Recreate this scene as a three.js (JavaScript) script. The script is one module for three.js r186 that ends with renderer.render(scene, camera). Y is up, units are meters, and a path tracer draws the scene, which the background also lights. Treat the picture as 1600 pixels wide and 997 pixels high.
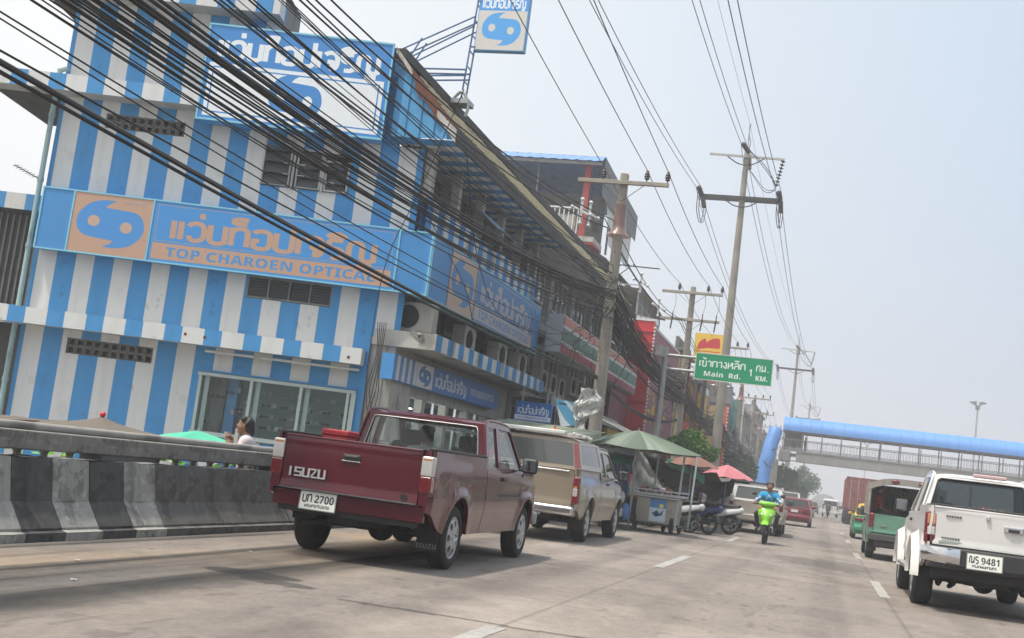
import * as THREE from 'three';
import { RoundedBoxGeometry } from 'three/addons/geometries/RoundedBoxGeometry.js';
import { MarchingCubes } from 'three/addons/objects/MarchingCubes.js';

// ------------------------------------------------------------------ camera, sky, sun, exposure
const scene = new THREE.Scene();
const camera = new THREE.PerspectiveCamera(29.4, 1024 / 638, 0.1, 6000);
{ // eye in a car at 1.17 m, looking 15 degrees left of the road and 7 degrees up, with the camera tilted 7 degrees
  const X = new THREE.Vector3(0.96113, 0.12617, -0.24559), U = new THREE.Vector3(-0.09172, 0.98487, 0.14700), B = new THREE.Vector3(0.26042, -0.11876, 0.95816);
  camera.position.set(0, 1.17, 0);
  camera.quaternion.setFromRotationMatrix(new THREE.Matrix4().makeBasis(X, U, B));
}
const renderer = new THREE.WebGLRenderer({ antialias: true });
renderer.setSize(1024, 638);
renderer.toneMapping = THREE.LinearToneMapping;
renderer.toneMappingExposure = 1.4;
renderer.shadowMap.enabled = true;

const SUN = new THREE.Vector3(-0.36, 1.2, 0.32).normalize();
{ // hazy tropical sky: pale everywhere, whiter round the sun, faint blue away from it
  const W = 512, H = 256, d = new Float32Array(W * H * 4), v = new THREE.Vector3();
  for (let j = 0; j < H; j++) for (let i = 0; i < W; i++) {
    const el = ((j + 0.5) / H - 0.5) * Math.PI, az = ((i + 0.5) / W - 0.5) * 2 * Math.PI;
    v.set(Math.cos(el) * Math.cos(az), Math.sin(el), Math.cos(el) * Math.sin(az));
    const c = v.dot(SUN), up = Math.max(0, v.y), g = Math.pow(Math.max(0, (c + 0.35) / 1.35), 2.0), halo = Math.pow(Math.max(0, c), 14);
    const az2 = Math.atan2(v.x, -v.z), away = THREE.MathUtils.clamp((az2 + 0.62) / 0.8, 0, 1), left = 1 - away;   // away from the sun's side
    const h = Math.exp(-up * 7.0);
    const cap = 0.75 * Math.pow(Math.max(0, c), 5); let r = 0.44 + 0.30 * left + cap, gg = 0.535 + 0.215 * left + cap, b = 0.645 + 0.11 * left + 0.95 * cap;
    const hr = 0.445 + 0.27 * left, hg = 0.445 + 0.27 * left, hb = 0.485 + 0.235 * left;
    r = r * (1 - h) + hr * h + halo * 1.6; gg = gg * (1 - h) + hg * h + halo * 1.5; b = b * (1 - h) + hb * h + halo * 1.35;
    if (v.y < 0) { r = hr * 0.6; gg = hg * 0.58; b = hb * 0.55; }
    const k = (j * W + i) * 4; d[k] = r; d[k + 1] = gg; d[k + 2] = b; d[k + 3] = 1;
  }
  const t = new THREE.DataTexture(d, W, H, THREE.RGBAFormat, THREE.FloatType);
  t.mapping = THREE.EquirectangularReflectionMapping; t.magFilter = t.minFilter = THREE.LinearFilter; t.needsUpdate = true;
  scene.background = t; scene.environment = t; scene.environmentIntensity = 1; scene.backgroundIntensity = 1;
}
const sun = new THREE.DirectionalLight(new THREE.Color(1.0, 0.93, 0.82), 2.9);
sun.position.copy(SUN).multiplyScalar(120); sun.castShadow = true; sun.shadow.radius = 4;
Object.assign(sun.shadow.camera, { left: -60, right: 60, top: 90, bottom: -90, near: 1, far: 300 }); sun.shadow.mapSize.set(4096, 4096);
scene.add(sun, sun.target);
scene.fog = new THREE.FogExp2(new THREE.Color(0.80, 0.80, 0.84), 0.0021);

// ------------------------------------------------------------------ helpers
let seed = 7;
const rnd = () => { seed = (seed + 0x6d2b79f5) | 0; let t = Math.imul(seed ^ (seed >>> 15), 1 | seed); t = (t + Math.imul(t ^ (t >>> 7), 61 | t)) ^ t; return ((t ^ (t >>> 14)) >>> 0) / 4294967296; };
const rr = (a, b) => a + (b - a) * rnd();
const V = (x, y, z) => new THREE.Vector3(x, y, z);
const lerp = (a, b, t) => a + (b - a) * t, clamp = (x, a, b) => Math.min(b, Math.max(a, x));
const sm = (a, b, x) => { const t = clamp((x - a) / (b - a), 0, 1); return t * t * (3 - 2 * t); };
const used = new Map();
function numbered(n) { const k = used.get(n) || 0; used.set(n, k + 1); return k ? `${n}_${String(k).padStart(3, '0')}` : n; }
function tag(o, label, category, group) { o.userData.label = label; o.userData.category = category; if (group) o.userData.group = group; return o; }
function thing(name, label, category, x = 0, y = 0, z = 0, turn = 0, group) {
  const o = new THREE.Group(); o.name = numbered(name); o.position.set(x, y, z); o.rotation.y = turn; scene.add(o); return tag(o, label, category, group);
}
function copyOf(root, x, y, z, turn, label) {
  const c = root.clone(); c.name = numbered(root.name.replace(/_\d{3}$/, '')); c.userData = { ...root.userData }; c.position.set(x, y, z); if (turn !== undefined) c.rotation.y = turn; if (label) c.userData.label = label; scene.add(c); return c;
}
// tileable value noise
const hash = (x, y, s) => { let h = Math.imul(x, 374761393) ^ Math.imul(y, 668265263) ^ Math.imul(s, 974634631); h = Math.imul(h ^ (h >>> 13), 1274126177); return ((h ^ (h >>> 16)) >>> 0) / 4294967296; };
function vn(x, y, p, q, s) { const xi = Math.floor(x), yi = Math.floor(y), fx = x - xi, fy = y - yi, u = fx * fx * (3 - 2 * fx), w = fy * fy * (3 - 2 * fy), m = (a, n) => ((a % n) + n) % n; const a = hash(m(xi, p), m(yi, q), s), b = hash(m(xi + 1, p), m(yi, q), s), c = hash(m(xi, p), m(yi + 1, q), s), e = hash(m(xi + 1, p), m(yi + 1, q), s); return a + (b - a) * u + (c - a) * w + (a - b - c + e) * u * w; }
function fbm(u, v, fx, fy, oct, s) { let a = 0, t = 0, k = 1; for (let o = 0; o < oct; o++) { a += k * vn(u * fx, v * fy, fx, fy, s + o * 17); t += k; k *= 0.55; fx *= 2; fy *= 2; } return a / t; }
function tex(W, H, fn, srgb) { // fn(u, v) -> grey or [r, g, b] in 0..1
  const d = new Uint8Array(W * H * 4);
  for (let j = 0; j < H; j++) for (let i = 0; i < W; i++) { const c = fn((i + 0.5) / W, (j + 0.5) / H), k = (j * W + i) * 4; if (typeof c === 'number') d[k] = d[k + 1] = d[k + 2] = clamp(c, 0, 1) * 255; else for (let q = 0; q < 3; q++) d[k + q] = clamp(c[q], 0, 1) * 255; d[k + 3] = 255; }
  const t = new THREE.DataTexture(d, W, H); t.wrapS = t.wrapT = THREE.RepeatWrapping; t.magFilter = THREE.LinearFilter; t.minFilter = THREE.LinearMipmapLinearFilter; t.generateMipmaps = true; if (srgb) t.colorSpace = THREE.SRGBColorSpace; t.needsUpdate = true; return t;
}
const per = (t, m, n = m) => { const c = t.clone(); c.repeat.set(1 / m, 1 / n); c.needsUpdate = true; return c; };   // uv are metres
const T = {};
T.mottle = per(tex(512, 512, (u, v) => 0.80 + 0.20 * fbm(u, v, 5, 5, 6, 1) + 0.06 * (hash(u * 512 | 0, v * 512 | 0, 5) - 0.5)), 2.6);
T.wallpaint = per(tex(512, 512, (u, v) => { const n = fbm(u, v, 4, 4, 6, 11), s = fbm(u, v, 26, 3, 4, 21), b = sm(0.66, 0.78, fbm(u, v, 9, 9, 4, 31)); return 0.985 - 0.09 * n - 0.14 * s * s - 0.08 * b - 0.16 * sm(0.76, 0.79, fbm(u, v, 14, 14, 4, 35)); }), 3.4, 5.1);
T.grime = per(tex(512, 512, (u, v) => { const n = fbm(u, v, 4, 5, 6, 41), s = fbm(u, v, 30, 2, 4, 51), b = sm(0.5, 0.75, fbm(u, v, 7, 5, 5, 61)); return 1.0 - 0.20 * n - 0.25 * s * s - 0.35 * b; }), 2.2, 2.7);
T.concrete = per(tex(512, 512, (u, v) => { const n = fbm(u, v, 3, 3, 7, 71), p = sm(0.62, 0.7, fbm(u, v, 40, 40, 3, 81)), s = fbm(u, v, 18, 2, 4, 91); return 1 - 0.30 * n - 0.16 * p - 0.16 * s * s; }), 1.9);
T.stain = per(tex(512, 512, (u, v) => { const n = fbm(u, v, 5, 4, 6, 301), s = fbm(u, v, 34, 2, 4, 311), b = sm(0.50, 0.60, fbm(u, v, 8, 7, 5, 321)), w = sm(0.60, 0.66, fbm(u, v, 22, 20, 4, 331)); return 0.92 - 0.16 * n - 0.30 * s * s - 0.26 * b + 0.20 * w; }), 1.7, 1.3);
T.dust = per(tex(256, 256, (u, v) => 0.90 + 0.12 * (fbm(u, v, 4, 4, 5, 101) - 0.5) + 0.03 * (hash(u * 256 | 0, v * 256 | 0, 9) - 0.5)), 1.1);
T.rough = per(tex(256, 256, (u, v) => 0.5 + 0.5 * fbm(u, v, 6, 6, 5, 111)), 0.8);
T.cloth = per(tex(256, 256, (u, v) => 0.86 + 0.14 * fbm(u, v, 3, 9, 5, 121) - 0.05 * ((u * 256 | 0) % 2) - 0.05 * ((v * 256 | 0) % 2)), 0.9);
T.bump = per(tex(512, 512, (u, v) => 0.6 * fbm(u, v, 24, 24, 5, 131) + 0.4 * hash(u * 512 | 0, v * 512 | 0, 3)), 0.9);
const lin = (r, g, b) => new THREE.Color().setRGB(r, g, b);
const col = (c) => (Array.isArray(c) ? lin(...c) : new THREE.Color(c));
function mat(c, rough = 0.8, o = {}) { const { map = T.mottle, ...rest } = o; return new THREE.MeshStandardMaterial({ color: col(c), roughness: rough, map, side: THREE.DoubleSide, ...rest }); }
function paint(c, rough = 0.38) { return new THREE.MeshPhysicalMaterial({ color: col(c), roughness: rough, metalness: 0, specularIntensity: 0.5, clearcoat: 0.6, clearcoatRoughness: 0.06, map: T.dust, side: THREE.DoubleSide }); }
const glassMat = (c, rough = 0.03) => new THREE.MeshPhysicalMaterial({ color: col(c), roughness: rough, transmission: 1, thickness: 0, ior: 1.5, side: THREE.DoubleSide });
const M = {
  black: mat([0.014, 0.014, 0.015], 0.7), rubber: mat([0.022, 0.021, 0.021], 0.85, { bumpMap: T.bump, bumpScale: 0.002 }), plastic: mat([0.03, 0.03, 0.032], 0.55), darkmetal: mat([0.06, 0.058, 0.055], 0.6, { metalness: 0.4 }),
  chrome: mat([0.75, 0.75, 0.76], 0.16, { metalness: 1, map: T.dust }), steel: mat([0.42, 0.42, 0.42], 0.42, { metalness: 0.7 }), alloy: mat([0.50, 0.50, 0.51], 0.4, { metalness: 0.6, map: T.dust }), galv: mat([0.40, 0.41, 0.41], 0.5, { metalness: 0.5, map: T.grime }),
  concrete: mat([0.30, 0.29, 0.27], 0.92, { map: T.concrete, bumpMap: T.bump, bumpScale: 0.004 }), polecon: mat([0.43, 0.385, 0.32], 0.9, { map: T.concrete, bumpMap: T.bump, bumpScale: 0.003 }), oldcon: mat([0.145, 0.14, 0.132], 0.93, { map: T.concrete, bumpMap: T.bump, bumpScale: 0.006 }),
  white: mat([0.70, 0.70, 0.68], 0.75, { map: T.wallpaint }), dirtywhite: mat([0.52, 0.50, 0.46], 0.85, { map: T.grime }), grey: mat([0.24, 0.24, 0.235], 0.85, { map: T.grime }), darkgrey: mat([0.075, 0.073, 0.07], 0.85, { map: T.grime }), dark: mat([0.03, 0.029, 0.028], 0.9),
  redlens: new THREE.MeshPhysicalMaterial({ color: lin(0.15, 0.007, 0.010), roughness: 0.15, clearcoat: 1, side: THREE.DoubleSide }), amber: new THREE.MeshPhysicalMaterial({ color: lin(0.52, 0.20, 0.07), roughness: 0.18, clearcoat: 1, side: THREE.DoubleSide }), clearlens: new THREE.MeshPhysicalMaterial({ color: lin(0.60, 0.58, 0.55), roughness: 0.12, clearcoat: 1, metalness: 0.3, side: THREE.DoubleSide }),
  glass: glassMat([0.80, 0.86, 0.85]), tint: glassMat([0.30, 0.33, 0.32]), darktint: glassMat([0.10, 0.115, 0.12]), shopglass: glassMat([0.82, 0.90, 0.89]),
  wood: mat([0.16, 0.10, 0.06], 0.8, { map: T.grime }), rust: mat([0.16, 0.055, 0.035], 0.95, { map: T.grime }), cable: mat([0.036, 0.036, 0.037], 0.8), insul: mat([0.055, 0.035, 0.03], 0.3), blueMetal: mat([0.10, 0.22, 0.42], 0.55, { map: T.grime }),
  vcol: mat([1, 1, 1], 0.78, { map: T.wallpaint, vertexColors: true }), vcolGrime: mat([1, 1, 1], 0.85, { map: T.grime, vertexColors: true }),
};
const Q = new THREE.Quaternion(), UPV = V(0, 1, 0);
class MB { // collects shapes and joins them into one named mesh with uv in metres
  constructor() { this.p = []; this.n = []; this.c = []; this.uv = []; this.keep = false; }
  geo(g, m, c) {
    const s = g.index ? g.toNonIndexed() : g.clone(); if (!s.attributes.normal) s.computeVertexNormals(); if (m) s.applyMatrix4(m);
    const P = s.attributes.position.array, N = s.attributes.normal.array, uv = s.attributes.uv; const flip = m && m.determinant() < 0;
    for (let i = 0; i < P.length; i += 9) for (const k of flip ? [0, 6, 3] : [0, 3, 6]) { this.p.push(P[i + k], P[i + k + 1], P[i + k + 2]); this.n.push(N[i + k], N[i + k + 1], N[i + k + 2]); if (c) this.c.push(c[0], c[1], c[2]); else this.c.push(1, 1, 1); if (this.keep) this.uv.push(uv.getX((i + k) / 3), uv.getY((i + k) / 3)); }
    return this;
  }
  box(x, y, z, w, h, d, o = {}) { const g = o.r ? new RoundedBoxGeometry(w, h, d, o.s || 2, o.r) : new THREE.BoxGeometry(w, h, d); const m = new THREE.Matrix4().makeRotationFromEuler(new THREE.Euler(o.rx || 0, o.ry || 0, o.rz || 0, 'YXZ')).setPosition(x, y, z); return this.geo(g, m, o.c); }
  span(x0, y0, z0, x1, y1, z1, o) { return this.box((x0 + x1) / 2, (y0 + y1) / 2, (z0 + z1) / 2, Math.abs(x1 - x0), Math.abs(y1 - y0), Math.abs(z1 - z0), o); }
  dir(a, b) { const d = b.clone().sub(a), L = d.length(); Q.setFromUnitVectors(UPV, d.divideScalar(L)); return [new THREE.Matrix4().compose(a.clone().add(b).multiplyScalar(0.5), Q, V(1, 1, 1)), L]; }
  beam(a, b, w, t = w, o = {}) { const d = b.clone().sub(a), L = d.length(), y = d.normalize(), ref = Math.abs(y.y) > 0.95 ? V(0, 0, 1) : UPV, x = y.clone().cross(ref).normalize(), z = x.clone().cross(y); const m = new THREE.Matrix4().makeBasis(x, y, z).setPosition(a.clone().add(b).multiplyScalar(0.5)); return this.geo(o.r ? new RoundedBoxGeometry(w, L, t, 1, o.r) : new THREE.BoxGeometry(w, L, t), m, o.c); }
  cyl(a, b, r0, r1 = r0, seg = 10, c) { const [m, L] = this.dir(a, b); return this.geo(new THREE.CylinderGeometry(r1, r0, L, seg), m, c); }
  tube(pts, r, seg = 24, rad = 5, c) { return this.geo(new THREE.TubeGeometry(new THREE.CatmullRomCurve3(pts), seg, r, rad), null, c); }
  sph(x, y, z, r, o = {}) { return this.geo(new THREE.SphereGeometry(r, o.w || 12, o.h || 8), new THREE.Matrix4().makeScale(o.sx || 1, o.sy || 1, o.sz || 1).setPosition(x, y, z), o.c); }
  lathe(pts, m, seg = 24, c) { return this.geo(new THREE.LatheGeometry(pts.map((p) => new THREE.Vector2(p[0], p[1])), seg), m, c); }
  quad(a, b, c, d, cc) { const g = new THREE.BufferGeometry(); g.setAttribute('position', new THREE.Float32BufferAttribute([...a, ...b, ...c, ...a, ...c, ...d], 3)); g.setAttribute('uv', new THREE.Float32BufferAttribute([0, 0, 1, 0, 1, 1, 0, 0, 1, 1, 0, 1], 2)); g.computeVertexNormals(); return this.geo(g, null, cc); }
  grid(nu, nv, f, c) { const P = [], I = [], U = []; for (let j = 0; j <= nv; j++) for (let i = 0; i <= nu; i++) { P.push(...f(i / nu, j / nv)); U.push(i / nu, j / nv); } for (let j = 0; j < nv; j++) for (let i = 0; i < nu; i++) { const a = j * (nu + 1) + i, b = a + 1, e = a + nu + 1, d = e + 1; I.push(a, b, d, a, d, e); } const g = new THREE.BufferGeometry(); g.setAttribute('position', new THREE.Float32BufferAttribute(P, 3)); g.setAttribute('uv', new THREE.Float32BufferAttribute(U, 2)); g.setIndex(I); g.computeVertexNormals(); return this.geo(g, null, c); }
  shape(pts, holes, depth, f, bev = 0) { // outline in its own plane, given depth, then placed by f(x, y, z)
    const s = new THREE.Shape(pts.map((p) => new THREE.Vector2(...p))); for (const h of holes || []) s.holes.push(new THREE.Path(h.map((p) => new THREE.Vector2(...p))));
    const g = new THREE.ExtrudeGeometry(s, { depth, bevelEnabled: bev > 0, bevelSize: bev, bevelThickness: bev, bevelOffset: -bev, bevelSegments: 2, curveSegments: 6 });
    if (f) { const a = g.attributes.position; for (let i = 0; i < a.count; i++) { const q = f(a.getX(i), a.getY(i), a.getZ(i)); a.setXYZ(i, q[0], q[1], q[2]); } g.computeVertexNormals(); }
    return this.geo(g);
  }
  build(name, material, parent = scene, o = {}) {
    const g = new THREE.BufferGeometry(), p = this.p, n = this.n, uv = this.keep ? this.uv : [];
    if (!this.keep) for (let i = 0; i < p.length; i += 9) {
      const ax = p[i + 3] - p[i], ay = p[i + 4] - p[i + 1], az = p[i + 5] - p[i + 2], bx = p[i + 6] - p[i], by = p[i + 7] - p[i + 1], bz = p[i + 8] - p[i + 2];
      const nx = Math.abs(ay * bz - az * by), ny = Math.abs(az * bx - ax * bz), nz = Math.abs(ax * by - ay * bx);
      for (let k = 0; k < 9; k += 3) { const x = p[i + k], y = p[i + k + 1], z = p[i + k + 2]; if (nx >= ny && nx >= nz) uv.push(z, y); else if (nz >= ny) uv.push(x, y); else uv.push(x, z); }
    }
    g.setAttribute('position', new THREE.Float32BufferAttribute(p, 3)); g.setAttribute('normal', new THREE.Float32BufferAttribute(n, 3)); g.setAttribute('uv', new THREE.Float32BufferAttribute(uv, 2));
    if (material.vertexColors) g.setAttribute('color', new THREE.Float32BufferAttribute(this.c, 3));
    const m = new THREE.Mesh(g, material); m.name = parent === scene ? numbered(name) : name; m.castShadow = m.receiveShadow = true;
    if (o.pos) m.position.set(...o.pos); if (o.ry) m.rotation.y = o.ry; if (o.kind) m.userData.kind = o.kind; if (o.label) m.userData.label = o.label; if (o.category) m.userData.category = o.category; if (o.group) m.userData.group = o.group;
    parent.add(m); return m;
  }
}
const mb = () => new MB();
function part(name, material, parent, f, o) { const b = mb(); f(b); return b.build(name, material, parent, o); }
function solo(name, label, category, material, f, o = {}) { return part(name, material, scene, f, { label, category, ...o }); }
function again(mesh, parent, x, y, z, ry) { const m = mesh.clone(); if (x !== undefined) m.position.set(x, y, z); if (ry !== undefined) m.rotation.y = ry; parent.add(m); return m; }

// ------------------------------------------------------------------ lettering: strokes of each character in a box 100 high
const GL = {
  'เ': [30, 'M13 2V98'], 'แ': [58, 'M13 2V98M42 2V98'], 'ว': [84, 'M12 22Q22 3 44 3Q74 3 74 50Q74 97 42 97Q18 97 18 72'], 'น': [84, 'M12 2V70Q12 97 36 97H48Q70 97 70 70V2M70 70V98'], 'ท': [84, 'M12 98V2M12 34Q20 3 46 3Q72 3 72 34V98'], 'อ': [86, 'M12 18Q22 3 44 3Q75 3 75 36V68Q75 97 48 97H38Q13 97 13 78V56H36'], 'ป': [86, 'M12 2V70Q12 97 36 97H48Q74 97 74 70V-42'], 'บ': [84, 'M12 2V70Q12 97 36 97H46Q70 97 70 70V2'], 'จ': [84, 'M12 18Q24 3 44 3Q74 3 74 50Q74 97 50 97V56H26'], 'ร': [80, 'M66 3H34Q12 3 14 26Q16 48 42 48Q70 50 70 74Q70 97 44 97H26'], 'ญ': [122, 'M12 98V30Q12 3 38 3Q62 3 62 30V72Q62 97 86 97Q108 97 108 72V2M108 80V98M48 120H104'],
  'ข': [84, 'M10 22Q16 4 28 10Q34 22 22 38V74Q22 97 46 97Q70 97 70 74V2'], 'า': [62, 'M10 18Q22 3 38 5Q50 10 50 34V98'], 'ง': [66, 'M20 8Q50 -4 50 34V80Q50 98 38 97L8 60'], 'ห': [86, 'M12 2V98M12 62Q48 54 54 8Q66 -2 72 10Q72 24 58 32Q70 44 70 60V98'], 'ล': [82, 'M14 20Q24 3 42 3Q70 3 70 34V98M70 62Q60 44 38 46Q12 48 12 74V98'], 'ก': [82, 'M12 98V44L22 34L10 24Q22 3 42 3Q70 3 70 36V98'], 'ม': [88, 'M10 3Q22 0 22 14V78Q14 97 28 92L72 60M72 2V98'], 'ฌ': [120, 'M12 98V30Q12 3 34 3Q54 3 54 30V80Q54 98 66 94L104 62M104 2V98'], 'พ': [96, 'M12 2V98L48 34L82 98V2'], 'ค': [84, 'M12 98V34Q14 3 44 3Q72 3 72 34V98M14 60Q34 40 44 56'], 'ย': [80, 'M14 4Q30 20 16 44V74Q16 97 40 97Q66 97 66 74V2'], 'ธ': [80, 'M66 6Q20 -4 16 26L66 40V74Q66 97 40 97Q14 97 14 76'], 'ศ': [84, 'M12 98V34Q14 3 44 3Q72 3 72 34V98M56 14L84 -16'], 'ต': [84, 'M12 98V34Q14 3 30 8L42 18L54 6Q72 3 72 34V98'], 'ส': [82, 'M14 20Q24 3 42 3Q62 6 66 20L82 -10M70 34V98M70 62Q60 44 38 46Q12 48 12 74V98'], 'ด': [84, 'M12 98V34Q14 3 44 3Q72 3 72 34V98M30 60Q46 50 50 70'], 'ะ': [50, 'M10 22Q24 44 42 18M10 72Q24 94 42 68'],
  '่': [0, 'M-24 -52V-22'], '้': [0, 'M-64 -34Q-52 -56 -46 -40Q-48 -22 -26 -26L-16 -46'], '็': [0, 'M-66 -18Q-78 -44 -52 -46H-14M-66 -22H-18M-44 -22V-32'], 'ิ': [0, 'M-70 -18Q-40 -44 -8 -18Z'], 'ี': [0, 'M-70 -18Q-40 -44 -8 -18ZM-8 -18V-48'], 'ั': [0, 'M-68 -22Q-62 -50 -44 -34Q-34 -14 -14 -44'], 'ุ': [0, 'M-12 110V138'],
};
function thaiWidth(s) { let w = 0; for (const ch of s) w += ch === ' ' ? 40 : GL[ch] ? GL[ch][0] : 70; return w; }
function thai(x, s, px, py, h, width, lw = 20) { // letters h high with baseline at py, squeezed into width
  const w = thaiWidth(s), k = h / 100, kx = width / w; x.save(); x.translate(px, py - h); x.scale(kx, k); x.lineWidth = lw; x.lineJoin = 'round'; x.lineCap = 'butt';
  let at = 0; for (const ch of s) { if (ch === ' ') { at += 40; continue; } const g = GL[ch]; if (!g) { x.save(); x.font = 'bold 132px sans-serif'; x.textAlign = 'left'; x.fillText(ch, at, 98); x.restore(); at += 70; continue; } x.save(); x.translate(at, 0); x.stroke(new Path2D(g[1])); x.restore(); at += g[0]; } x.restore();
}
function latin(x, s, px, py, h, width, font = 'bold') { x.save(); x.font = `${font} ${Math.round(h * 1.38)}px sans-serif`; x.textAlign = 'left'; const w = x.measureText(s).width; x.translate(px, py); x.scale(width / w, 1); x.fillText(s, 0, 0); x.restore(); }
function logo(x, px, py, w, h, ink, paper) { // two-eyed swirl, in a box w by h
  x.save(); x.translate(px, py); x.scale(w / 376, h / 284); x.translate(-392, -186); x.fillStyle = ink;
  x.fill(new Path2D('M602 190Q480 176 428 240Q393 280 395 322Q400 400 474 411L606 422Q600 450 548 462Q640 476 704 440Q766 392 766 334Q758 252 690 241L544 232Q560 202 602 190Z'));
  x.fillStyle = paper; for (const [a, b] of [[488, 316], [668, 338]]) { x.beginPath(); x.ellipse(a, b, 33, 33, 0, 0, 7); x.fill(); } x.restore();
}
function print(W, H, draw, rough = 0.5, o = {}) { // flat print on a board
  const c = document.createElement('canvas'); c.width = W; c.height = H; const x = c.getContext('2d'); draw(x, W, H);
  const t = new THREE.CanvasTexture(c); t.colorSpace = THREE.SRGBColorSpace; t.anisotropy = 8; return new THREE.MeshStandardMaterial({ map: t, roughness: rough, side: THREE.DoubleSide, ...o });
}
function wear(x, W, H, n, color, a) { // specks, scuffs and runs of dirt with outlines of their own
  for (let i = 0; i < n; i++) { x.globalAlpha = a * rr(0.2, 1); x.fillStyle = color; const w = rr(1, W * 0.012), h = rr(1, H * 0.05); x.fillRect(rr(0, W), rr(0, H), w, h); } x.globalAlpha = 1;
}
function board(name, m, parent, a, b, c, d, o) { const q = mb(); q.keep = true; q.quad(a, b, c, d); return q.build(name, m, parent, o); }   // a..d: corners from lower left, seen from the front
// ------------------------------------------------------------------ ground, road, bridge barrier
const BLUE = [0.06, 0.295, 0.62], WHITE = [0.70, 0.70, 0.69];
function struct(name, m, f) { const o = part(name, m, scene, f); o.userData.kind = 'structure'; return o; }
{
  const roadTex = (() => { // 20 m wide (x -7 .. 13), 80 m long (z 6 .. -74): sun-bleached concrete with tar lines, tyre marks, oil and patches
    const W = 1024, H = 2048; return tex(W, H, (u, v) => {
      const x = -7 + 20 * u, z = 6 - 80 * v;
      let k = 0.80 + 0.14 * (fbm(u, v, 20, 60, 5, 201) - 0.5) + 0.15 * (fbm(u, v, 5, 12, 5, 211) - 0.5) - 0.05 * sm(0.52, 0.60, fbm(u, v, 12, 40, 5, 215)) + 0.06 * sm(0.55, 0.62, fbm(u, v, 8, 26, 5, 217)) + 0.08 * (hash(u * W | 0, v * H | 0, 4) - 0.5) + 0.08 * (fbm(u, v, 200, 500, 2, 219) - 0.5);
      k += 0.10 * (fbm(u, v, 50, 3, 3, 221) - 0.5);                                          // rubbed along the lanes
      const tyre = sm(0.43, 0.58, fbm(u, v, 40, 3, 4, 231)) * sm(-4.0, -4.7, x) * sm(-6.6, -6.2, x) * sm(-15.5, -12.5, z); k -= 0.50 * tyre * (0.6 + 0.6 * fbm(u, v, 90, 60, 2, 7));
      let r = 0.98, g = 0.955, b = 0.935;
      const dusty = sm(0.45, 0.7, fbm(u, v, 9, 30, 4, 241)) * sm(-3.4, -5.6, x); r += 0.03 * dusty; b -= 0.10 * dusty; g -= 0.02 * dusty; k += 0.05 * dusty;
      const st = (cx, cz, rx, rz, s) => { const n = (fbm(u, v, 90, 260, 3, s) - 0.5) * 0.9, q = Math.hypot((x - cx) / rx, (z - cz) / rz) + n; return 1 - sm(0.85, 1.0, q); };
      k *= 1 - 0.42 * st(-4.52, -9.55, 0.42, 0.23, 251) - 0.34 * st(-4.18, -9.25, 0.36, 0.16, 252) - 0.08 * st(-4.6, -6.9, 0.5, 0.5, 253) - 0.16 * st(0.2, -26, 1.1, 2.4, 254) - 0.14 * st(-0.5, -39, 1.6, 3.5, 255);
      const lanePos = ((x + 2.2) / 3.15 % 1 + 1) % 1, drip = sm(0.70, 0.76, fbm(u, v, 220, 260, 2, 281)) * sm(0.30, 0.12, Math.abs(lanePos - 0.5)); k *= 1 - 0.12 * drip; k -= 0.06 * sm(0.10, 0.04, Math.abs(Math.abs(lanePos - 0.5) - 0.24)) * fbm(u, v, 30, 6, 3, 285) * 2;
      const jn = (zz, sl, s) => Math.abs(z - zz - sl * x - 0.10 * (fbm(u, 0.5, 40, 1, 3, s) - 0.5)); if (x > -3.5) for (const [zz, s] of [[-8.95, 1], [-19.1, 2], [-29.0, 3], [-39.2, 4], [-49.1, 5]]) { const d = jn(zz, -0.02, 260 + s); if (d < 0.024 + 0.03 * fbm(u, 0.1, 30, 1, 2, s)) k *= 0.68; }
      if (Math.abs(x - 0.95) < 0.02 || Math.abs(x + 2.2) < 0.02) k *= 0.86;
      const crack = Math.abs(fbm(u, v, 7, 22, 4, 271) - 0.5); if (crack < 0.0016) k *= 0.90;
      return [r * k, g * k, b * k];
    }, true);
  })();
  const rm = new THREE.MeshStandardMaterial({ color: lin(0.375, 0.338, 0.308), roughness: 0.88, map: roadTex, bumpMap: per(T.bump, 20 / 20, 1), bumpScale: 0.003, side: THREE.DoubleSide });
  roadTex.wrapS = roadTex.wrapT = THREE.MirroredRepeatWrapping;
  const b = mb(); b.keep = true; b.quad([-7, 0, 6], [13, 0, 6], [13, 0, -74], [-7, 0, -74]); const road = b.build('road', rm); road.userData.kind = 'structure';
  { const q = mb(); q.keep = true; for (let i = 1; i < 9; i++) q.quad([-7, 0, 6 - 80 * i], [13, 0, 6 - 80 * i], [13, 0, 6 - 80 * (i + 1)], [-7, 0, 6 - 80 * (i + 1)]); const far = q.build('road_beyond', rm); far.userData.kind = 'structure'; const k = mb(); k.keep = true; k.quad([-7, 0, 46], [13, 0, 46], [13, 0, 6], [-7, 0, 6]); k.build('road_behind', rm).userData.kind = 'structure'; }
  struct('ground', mat([0.15, 0.135, 0.115], 0.95, { map: T.concrete }), (g) => { g.box(0, -1.32, 0, 6000, 0.1, 6000); });
  struct('roadside_ground', mat([0.18, 0.165, 0.14], 0.95, { map: T.concrete }), (g) => { g.span(-400, -1.2, -24.3, -7, -0.02, -900).span(13, -1.2, 60, 400, -0.02, -900); });
  struct('lane_below_bridge', M.concrete, (g) => g.span(-60, -1.2, 40, -8.5, -1.0, -24.3));
  struct('side_walkway', mat([0.30, 0.29, 0.27], 0.9, { map: T.concrete }), (g) => g.span(-8.5, -1.2, 40, -7.0, -0.19, -17.4));
  const wornPaint = mat([0.42, 0.405, 0.38], 0.88, { map: T.concrete });
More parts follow.
